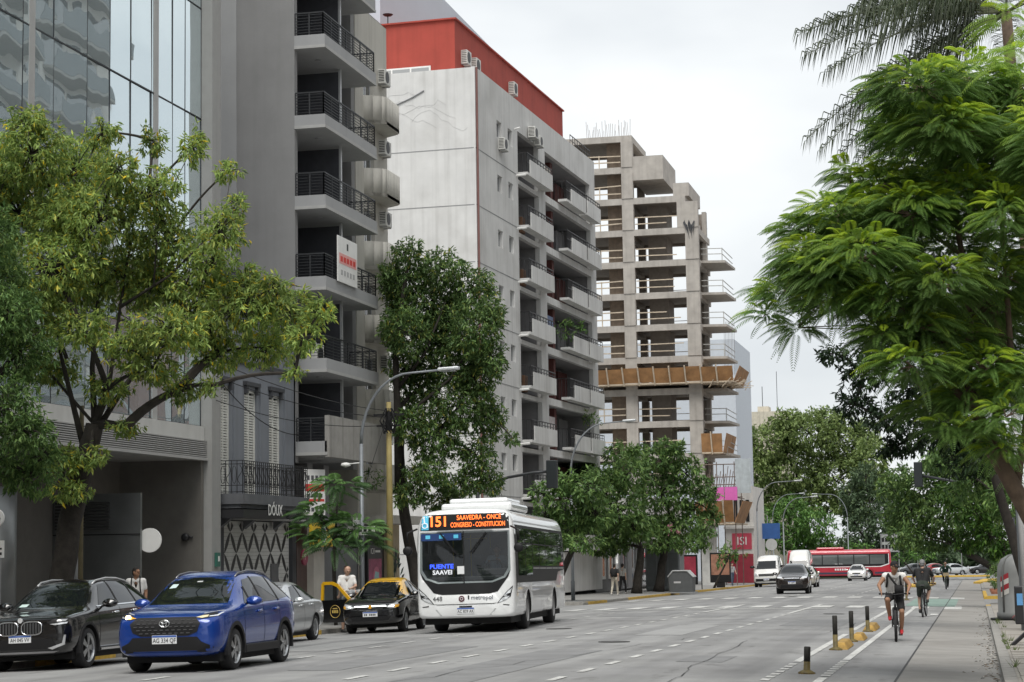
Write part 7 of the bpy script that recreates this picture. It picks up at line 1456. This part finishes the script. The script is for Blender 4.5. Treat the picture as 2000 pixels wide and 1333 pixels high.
    m2 = evalmesh(o); bpy.data.objects.remove(o)
    n = len(m2.polygons); cen = np.empty(n*3, np.float32); m2.polygons.foreach_get('center', cen); cen = cen.reshape(-1, 3); best = np.full(n, 1e9); idx = np.zeros(n, np.int32)
    for a, b, ra, rb, m in pr:
        a_, b_ = np.array(a), np.array(b); d = b_-a_; L2 = max(1e-9, d@d); tt = np.clip((cen-a_)@d/L2, 0, 1); ds = np.linalg.norm(cen-(a_+tt[:, None]*d), axis=1)-(ra+(rb-ra)*tt)-(.004 if m in (TP, LG) else 0); k = ds < best; best[k] = ds[k]; idx[k] = m
    m2.materials.clear()
    for q in mats: m2.materials.append(q)
    m2.polygons.foreach_set('material_index', idx); m2.polygons.foreach_set('use_smooth', [True]*n); link('body', m2, t)
    ey = MB()
    for s in (-1, 1): c = hd+up*.012+fw*.082+rt*s*.031; ey.lathe([(.004, -.011), (.011, 0), (.004, .011)], 8, c=c)
    ey.build('eyes', HAIR, t)
    if C.get('hair'):
        h = bmesh.new(); hm = C['hair']; capsule(h, hd+up*.03-fw*.015, hd+up*.055-fw*.02, .088, .086); capsule(h, hd-up*.02-fw*.04, hd+up*.03-fw*.03, .07, .086)
        if C.get('cap'): capsule(h, hd+up*.055+fw*.05-rt*.03, hd+up*.05+fw*.13-rt*.02, .028, .016); capsule(h, hd+up*.055+fw*.05+rt*.03, hd+up*.05+fw*.13+rt*.02, .028, .016)
        me = bpy.data.meshes.new('hair'); h.to_mesh(me); h.free(); me.materials.append(hm); me.polygons.foreach_set('use_smooth', [True]*len(me.polygons)); link('cap' if C.get('cap') else 'hair', me, t)
    return t
STAND = dict(hl=(-.09, 0, .9), hr=(.09, 0, .9), kl=(-.1, -.02, .5), kr=(.1, .0, .5), fl=(-.1, .02, .09), fr=(.11, .0, .09), sl=(-.18, 0, 1.4), sr=(.18, 0, 1.4), neck=(0, -.01, 1.48), head=(0, -.03, 1.61), el=(-.24, .03, 1.13), er=(.24, .03, 1.13), wl=(-.24, -.06, .88), wr=(.24, -.06, .88))
def pose(**k): d = dict(STAND); d.update(k); return d
WALK = pose(kl=(-.1, -.16, .53), fl=(-.1, -.22, .1), kr=(.1, .06, .5), fr=(.1, .24, .14), el=(-.25, .1, 1.14), wl=(-.25, .08, .9), er=(.25, -.06, 1.14), wr=(.25, -.2, .95))
wt_ = cloth('white', (.74, .73, .71)); bk_ = cloth('black', (.014, .014, .015)); gy_ = cloth('grey', (.3, .31, .32)); dn_ = cloth('denim', (.06, .08, .12)); bg_ = cloth('beige', (.5, .46, .38)); shoe = mat('shoe dark', (.03, .03, .03), .6); whs = mat('shoe pale', (.5, .48, .45), .6)
def straps(t, col, x=.1, chest=1.4):
    q = MB()
    for s in (-1, 1): q.tube([(s*x, .1, chest+.05), (s*x, .02, chest+.09), (s*x, -.1, chest+.0), (s*x*1.1, -.125, chest-.18), (s*x*1.3, -.06, chest-.34)], .018, 6)
    q.lathe([(.13, -.2), (.16, -.15), (.16, .15), (.1, .22)], 10, c=(0, .16, chest-.15)); q.build('backpack', col, t, True)
p1 = person('man in white t-shirt with black backpack beside the black SUV', gv(-19.75, 44), radians(20), pose(face=(.75, -.6, 0), head=(.01, -.03, 1.6)), dict(skin=SKIN, top=wt_, legs=dn_, shoes=shoe, hair=HAIR)); straps(p1, bk_)
person('bald man in white shirt standing behind the open taxi door', gv(-17.55, 53.6), radians(15), pose(head=(.03, -.07, 1.6), face=(.3, -.8, -.45), el=(-.25, -.1, 1.16), er=(.26, -.1, 1.16), wl=(-.12, -.3, 1.1), wr=(.14, -.32, 1.1)), dict(skin=SKIN2, top=wt_, legs=cloth('shorts tan', (.25, .2, .15)), shoes=shoe, shorts=True, fat=1.15))
person('woman with dark hair behind the bald man by the taxi', gv(-18.0, 55.0), radians(-10), pose(), dict(skin=SKIN2, top=cloth('sage', (.35, .36, .28)), legs=dn_, shoes=shoe, hair=cloth('brown hair', (.1, .05, .03))))
person('person in grey bending at the open taxi door', gv(-17.25, 52.6), radians(55), pose(sl=(-.17, -.42, 1.12), sr=(.17, -.42, 1.12), neck=(0, -.5, 1.12), head=(0, -.62, 1.1), face=(0, -.7, -.7), el=(-.22, -.55, .88), er=(.22, -.55, .88), wl=(-.12, -.75, .86), wr=(.12, -.75, .86), hl=(-.09, .08, .88), hr=(.09, .08, .88), kl=(-.1, .0, .48), kr=(.1, .02, .48)), dict(skin=SKIN2, top=gy_, legs=cloth('shorts dark', (.03, .03, .035)), shoes=shoe, shorts=True, hair=cloth('grey hair', (.3, .3, .29))))
p5 = person('walker in black top and pale trousers under the trees', gv(-19.4, 106.5), radians(170), WALK, dict(skin=SKIN2, top=bk_, legs=bg_, shoes=whs, hair=HAIR), voxel=.018); straps(p5, bk_)
person('walker in pale checked shirt and black trousers under the trees', gv(-20.1, 113), radians(165), WALK, dict(skin=SKIN2, top=cloth('check', (.36, .35, .33)), legs=bk_, shoes=whs, hair=HAIR), voxel=.018)
person('person in dark clothes standing behind the bell bin', gv(1.3, 97), radians(-60), pose(), dict(skin=SKIN2, top=bk_, legs=bk_, shoes=whs, hair=cloth('auburn hair', (.14, .06, .03))), voxel=.018)
person('distant pedestrian in pale top at the far left corner', gv(-18.4, 152), radians(30), WALK, dict(skin=SKIN2, top=gy_, legs=dn_, shoes=shoe, hair=HAIR), voxel=.024)
um = U.matrix_basis; dj = pose(hl=(-.09, .0, .5), hr=(.09, .0, .5), kl=(-.12, -.4, .52), kr=(.12, -.4, .52), fl=(-.12, -.45, .12), fr=(.12, -.45, .12), sl=(-.19, .03, 1.0), sr=(.19, .03, 1.0), neck=(0, 0, 1.07), head=(0, -.02, 1.2), el=(-.26, -.2, .82), er=(.26, -.2, .82), wl=(-.16, -.42, .9), wr=(.16, -.42, .9))
person('bus driver in pale blue shirt behind the windscreen', um @ Vector((.62, -11.3/2+1.42, .88)), radians(5), dj, dict(skin=SKIN, top=cloth('pale blue', (.35, .42, .5)), legs=bk_, shoes=shoe, hair=HAIR, sleeve='long'), voxel=.016)
# ---------------------------------------------------------------- bicycles and riders
def bicycle(label, x, y, rz, col, crank=.5, basket=False, fat=.022):
    t = thing('bicycle', label, 'bicycle', gv(x, y), rz); fm = mat('bike '+col[0], col[1], .4, metal=.3); R = .34; fa, ra = Vector((0, -.56, R)), Vector((0, .48, R)); bb = Vector((0, .06, .29)); st = Vector((0, .22, .86)); hd1, hd2 = Vector((0, -.36, .86)), Vector((0, -.40, .72))
    for c in (fa, ra):
        w = bpy.data.objects.new('wheel', None); COL.objects.link(w); w.parent = t; w.location = c; q = MB(); q.tube([(0, (R-fat)*cos(a), (R-fat)*sin(a)) for a in [2*pi*i/32 for i in range(33)]], fat, 8, cap=False); q.build('tyre', rubber, w, True)
        q = MB(); q.tube([(0, (R-fat*2.2)*cos(a), (R-fat*2.2)*sin(a)) for a in [2*pi*i/32 for i in range(33)]], .012, 6, cap=False)
        for k in range(20): a = 2*pi*k/20; q.tube([(.02*(-1)**k, .02*cos(a+1), .02*sin(a+1)), (0, (R-.04)*cos(a), (R-.04)*sin(a))], .0022, 4)
        q.lathe([(.02, -.05), (.02, .05)], 8, axis='X'); q.build('spoked_rim', steel, w)
    q = MB(); q.tube([hd1, st], .02, 8); q.tube([hd2, bb], .023, 8); q.tube([bb, st+Vector((0, .01, .0))], .02, 8); q.tube([hd1, hd2], .022, 8)
    for s in (-1, 1): q.tube([bb+Vector((s*.03, 0, 0)), ra+Vector((s*.06, 0, 0))], .012, 6); q.tube([st, ra+Vector((s*.06, 0, 0))], .011, 6); q.tube([hd2+Vector((s*.045, 0, 0)), fa+Vector((s*.05, 0, 0))], .015, 6)
    q.tube([hd2+Vector((-.05, 0, 0)), hd2+Vector((.05, 0, 0))], .018, 6); q.build('frame', fm, t, True)
    q = MB(); q.tube([hd1, (0, -.38, 1.0)], .017, 8); q.tube([(-.32, -.33, 1.02), (-.2, -.37, 1.02), (0, -.4, 1.0), (.2, -.37, 1.02), (.32, -.33, 1.02)], .014, 8); q.tube([(-.33, -.33, 1.02), (-.22, -.36, 1.02)], .02, 8); q.tube([(.33, -.33, 1.02), (.22, -.36, 1.02)], .02, 8); q.build('handlebar', trim, t, True)
    q = MB(); q.tube([st, st+Vector((0, .03, .1))], .014, 6); q.add([(-.02, .1, .95), (.02, .1, .95), (.075, .38, .97), (-.075, .38, .97), (-.012, .12, .99), (.012, .12, .99), (.06, .37, 1.0), (-.06, .37, 1.0)], [(0, 1, 2, 3), (4, 7, 6, 5), (0, 4, 5, 1), (1, 5, 6, 2), (2, 6, 7, 3), (3, 7, 4, 0)]); q.build('saddle', blk, t)
    q = MB(); d = Vector((0, cos(crank), sin(crank)))*.17; q.lathe([(.09, -.01), (.09, .0)], 18, axis='X', c=(.055, bb.y, bb.z))
    for s in (-1, 1): e = bb+Vector((s*.075, 0, 0))+d*s; q.bar(bb+Vector((s*.075, 0, 0)), e, .022); q.box(e.x+(s*.02)-.045, e.x+s*.02+.045, e.y-.04, e.y+.04, e.z-.012, e.z+.012)
    q.build('crank_and_pedals', dksteel, t)
    if basket: q = MB(); q.box(-.17, .17, -.78, -.5, .82, 1.02); q.build('basket', mat('wicker pale', (.4, .32, .2), .8), t)
    return t
def rider(c, s=1): return dict(hl=(-.09, .26, .97), hr=(.09, .26, .97), sl=(-.19, -.03, 1.4), sr=(.19, -.03, 1.4), neck=(0, -.08, 1.47), head=(0, -.14, 1.6), el=(-.33, -.12, 1.2), er=(.33, -.12, 1.2), wl=(-.29, -.29, 1.08), wr=(.29, -.29, 1.08), kl=(-.16, -.2, .88), fl=(-.12, .04, .53), kr=(.14, -.1, .62), fr=(.12, .07, .23), toe=(0, -1, -.1), curl=.9, grip=(0, -.2, -1), thumb=(0, .3, .6))
bicycle('dark mountain bicycle ridden by the man in the white vest', -1.73, 43.4, radians(2), ('black', (.02, .02, .022)), radians(-100), fat=.03)
j = rider(0); j.update(face=(.55, -.75, -.35), head=(.02, -.14, 1.59)); r1 = person('cyclist in white vest, black cap and red shoes nearest the camera', gv(-1.73, 43.4), radians(2), j, dict(skin=SKIN, top=wt_, legs=bk_, shoes=mat('shoe red', (.55, .03, .04), .5), hair=bk_, cap=True, sleeve='none', shorts=True, fat=1.12))
q = MB(); q.tube([(-.13, -.09, 1.45), (-.06, -.15, 1.34), (.04, -.13, 1.2), (.1, -.06, 1.1)], .024, 6); q.tube([(-.14, -.02, 1.47), (-.145, -.12, 1.38), (-.15, -.1, 1.26), (-.17, 0, 1.16)], .025, 6); q.box(-.0, .2, -.17, -.05, 1.02, 1.2); q.tube([(.13, -.02, 1.46), (.13, -.13, 1.36), (.14, -.11, 1.24), (.16, -.02, 1.14)], .025, 6); q.build('crossbody_bag', bk_, r1, True)
bicycle('dark bicycle ridden by the man in the black t-shirt', -1.6, 62.3, radians(176), ('graphite', (.03, .03, .035)), radians(-70))
j = rider(0); j.update(sl=(-.19, .08, 1.43), sr=(.19, .08, 1.43), neck=(0, .06, 1.5), head=(0, .04, 1.64), wl=(-.29, -.27, 1.08), wr=(.29, -.27, 1.08)); person('cyclist in black t-shirt and dark shorts riding away', gv(-1.6, 62.3), radians(176), j, dict(skin=SKIN2, top=bk_, legs=cloth('olive', (.03, .04, .03)), shoes=shoe, hair=cloth('grey cap', (.2, .2, .2)), cap=True, shorts=True, fat=1.12), voxel=.013)
bicycle('bicycle with wicker basket ridden by the farthest cyclist', -1.8, 123.5, radians(3), ('green', (.05, .1, .06)), radians(-95), True)
person('farthest cyclist in dark green jacket', gv(-1.8, 123.5), radians(3), rider(0), dict(skin=SKIN2, top=cloth('dark green', (.02, .05, .035)), legs=bk_, shoes=shoe, hair=HAIR, sleeve='long'), voxel=.02)
# ================================================================== the street behind the camera, seen only in reflections
def back_block(label, x, y, w, d, h, col, side):
    t = thing('apartment_block', label, 'building', (x, y, -.3), pi/2 if side < 0 else -pi/2); m = mat('back '+col[0], col[1], .8, var=.08, streak=.15)
    MB().box(0, w, 0, d, 0, h).build('wall', m, t); k = 0
    for z in range(int(h//3.1)-1):
        for i in range(int(w//5)): MB().box(1+i*5, 3.4+i*5, -.05, 0, 4+z*3.1, 5.9+z*3.1).build('window', g_win, t); 
        if z % 1 == 0: MB().box(.5, w-.5, -1.1 if z % 2 else -.5, 0, 3.3+z*3.1, 3.5+z*3.1).build('ledge', m, t)
back_block('tan block behind the camera on the left side', -21.5, 2, 27, 14, 20, ('tan', (.45, .38, .3)), -1); back_block('white block far behind the camera on the left', -21.5, -40, 40, 14, 24, ('white', (.6, .6, .58)), -1); back_block('brick block behind the camera on the right', 17, 56, 30, 14, 15, ('brick', (.3, .16, .12)), 1); back_block('grey block behind the camera on the right', 17, 24, 34, 14, 17, ('grey', (.4, .41, .42)), 1); back_block('pale block closing the street behind the camera', 17, -14, 60, 14, 20, ('pale', (.55, .53, .5)), 1)
for k, (x, y, lb) in enumerate(((-19, 12, 'green tree behind the camera at left kerb'), (4.2, 2, 'green tree behind the camera at right kerb'), (-19, -14, 'farther green tree behind the camera at left kerb'), (4.4, -20, 'farther green tree behind the camera at right kerb'))):
    cc = [(Vector((x+dx, y+dy, 5.5+dz)), 2.0, 2.0, 1.6) for dx, dy, dz in ((0, 0, 1.5), (1.3, .8, 0), (-1.3, -.6, .3), (.3, -1.6, .2), (0, 1.7, .6))]
    tree('street_tree', lb, 'tree', gv(x, y), (x, y, 4.2), cc, .2, bark, l_mid, 60, .3, 6, .36, .5, 40+k, .4)
GROUPS = {'street_lamp': 'curved street lamps', 'street_tree': 'trees along the pavements', 'overhead_cable': 'cables slung from the utility pole', 'planter_shrub': 'shrubs in a row on the far right pavement', 'advert_panel': 'advert panels on the left pavement', 'young_tree': 'young trees', 'van': 'white vans parked at the far left', 'balcony_plant': 'plants on the white block balconies', 'traffic_island': 'yellow kerb islands', 'car': 'cars in the street', 'bicycle': 'bicycles in the cycle lane', 'utility_pole': 'poles on the left pavement', 'traffic_light': 'traffic lights on arms'}
for o in COL.objects:
    n = o.name.split('.')[0]
    if o.parent is None and n in GROUPS and 'group' not in o: o['group'] = GROUPS[n]
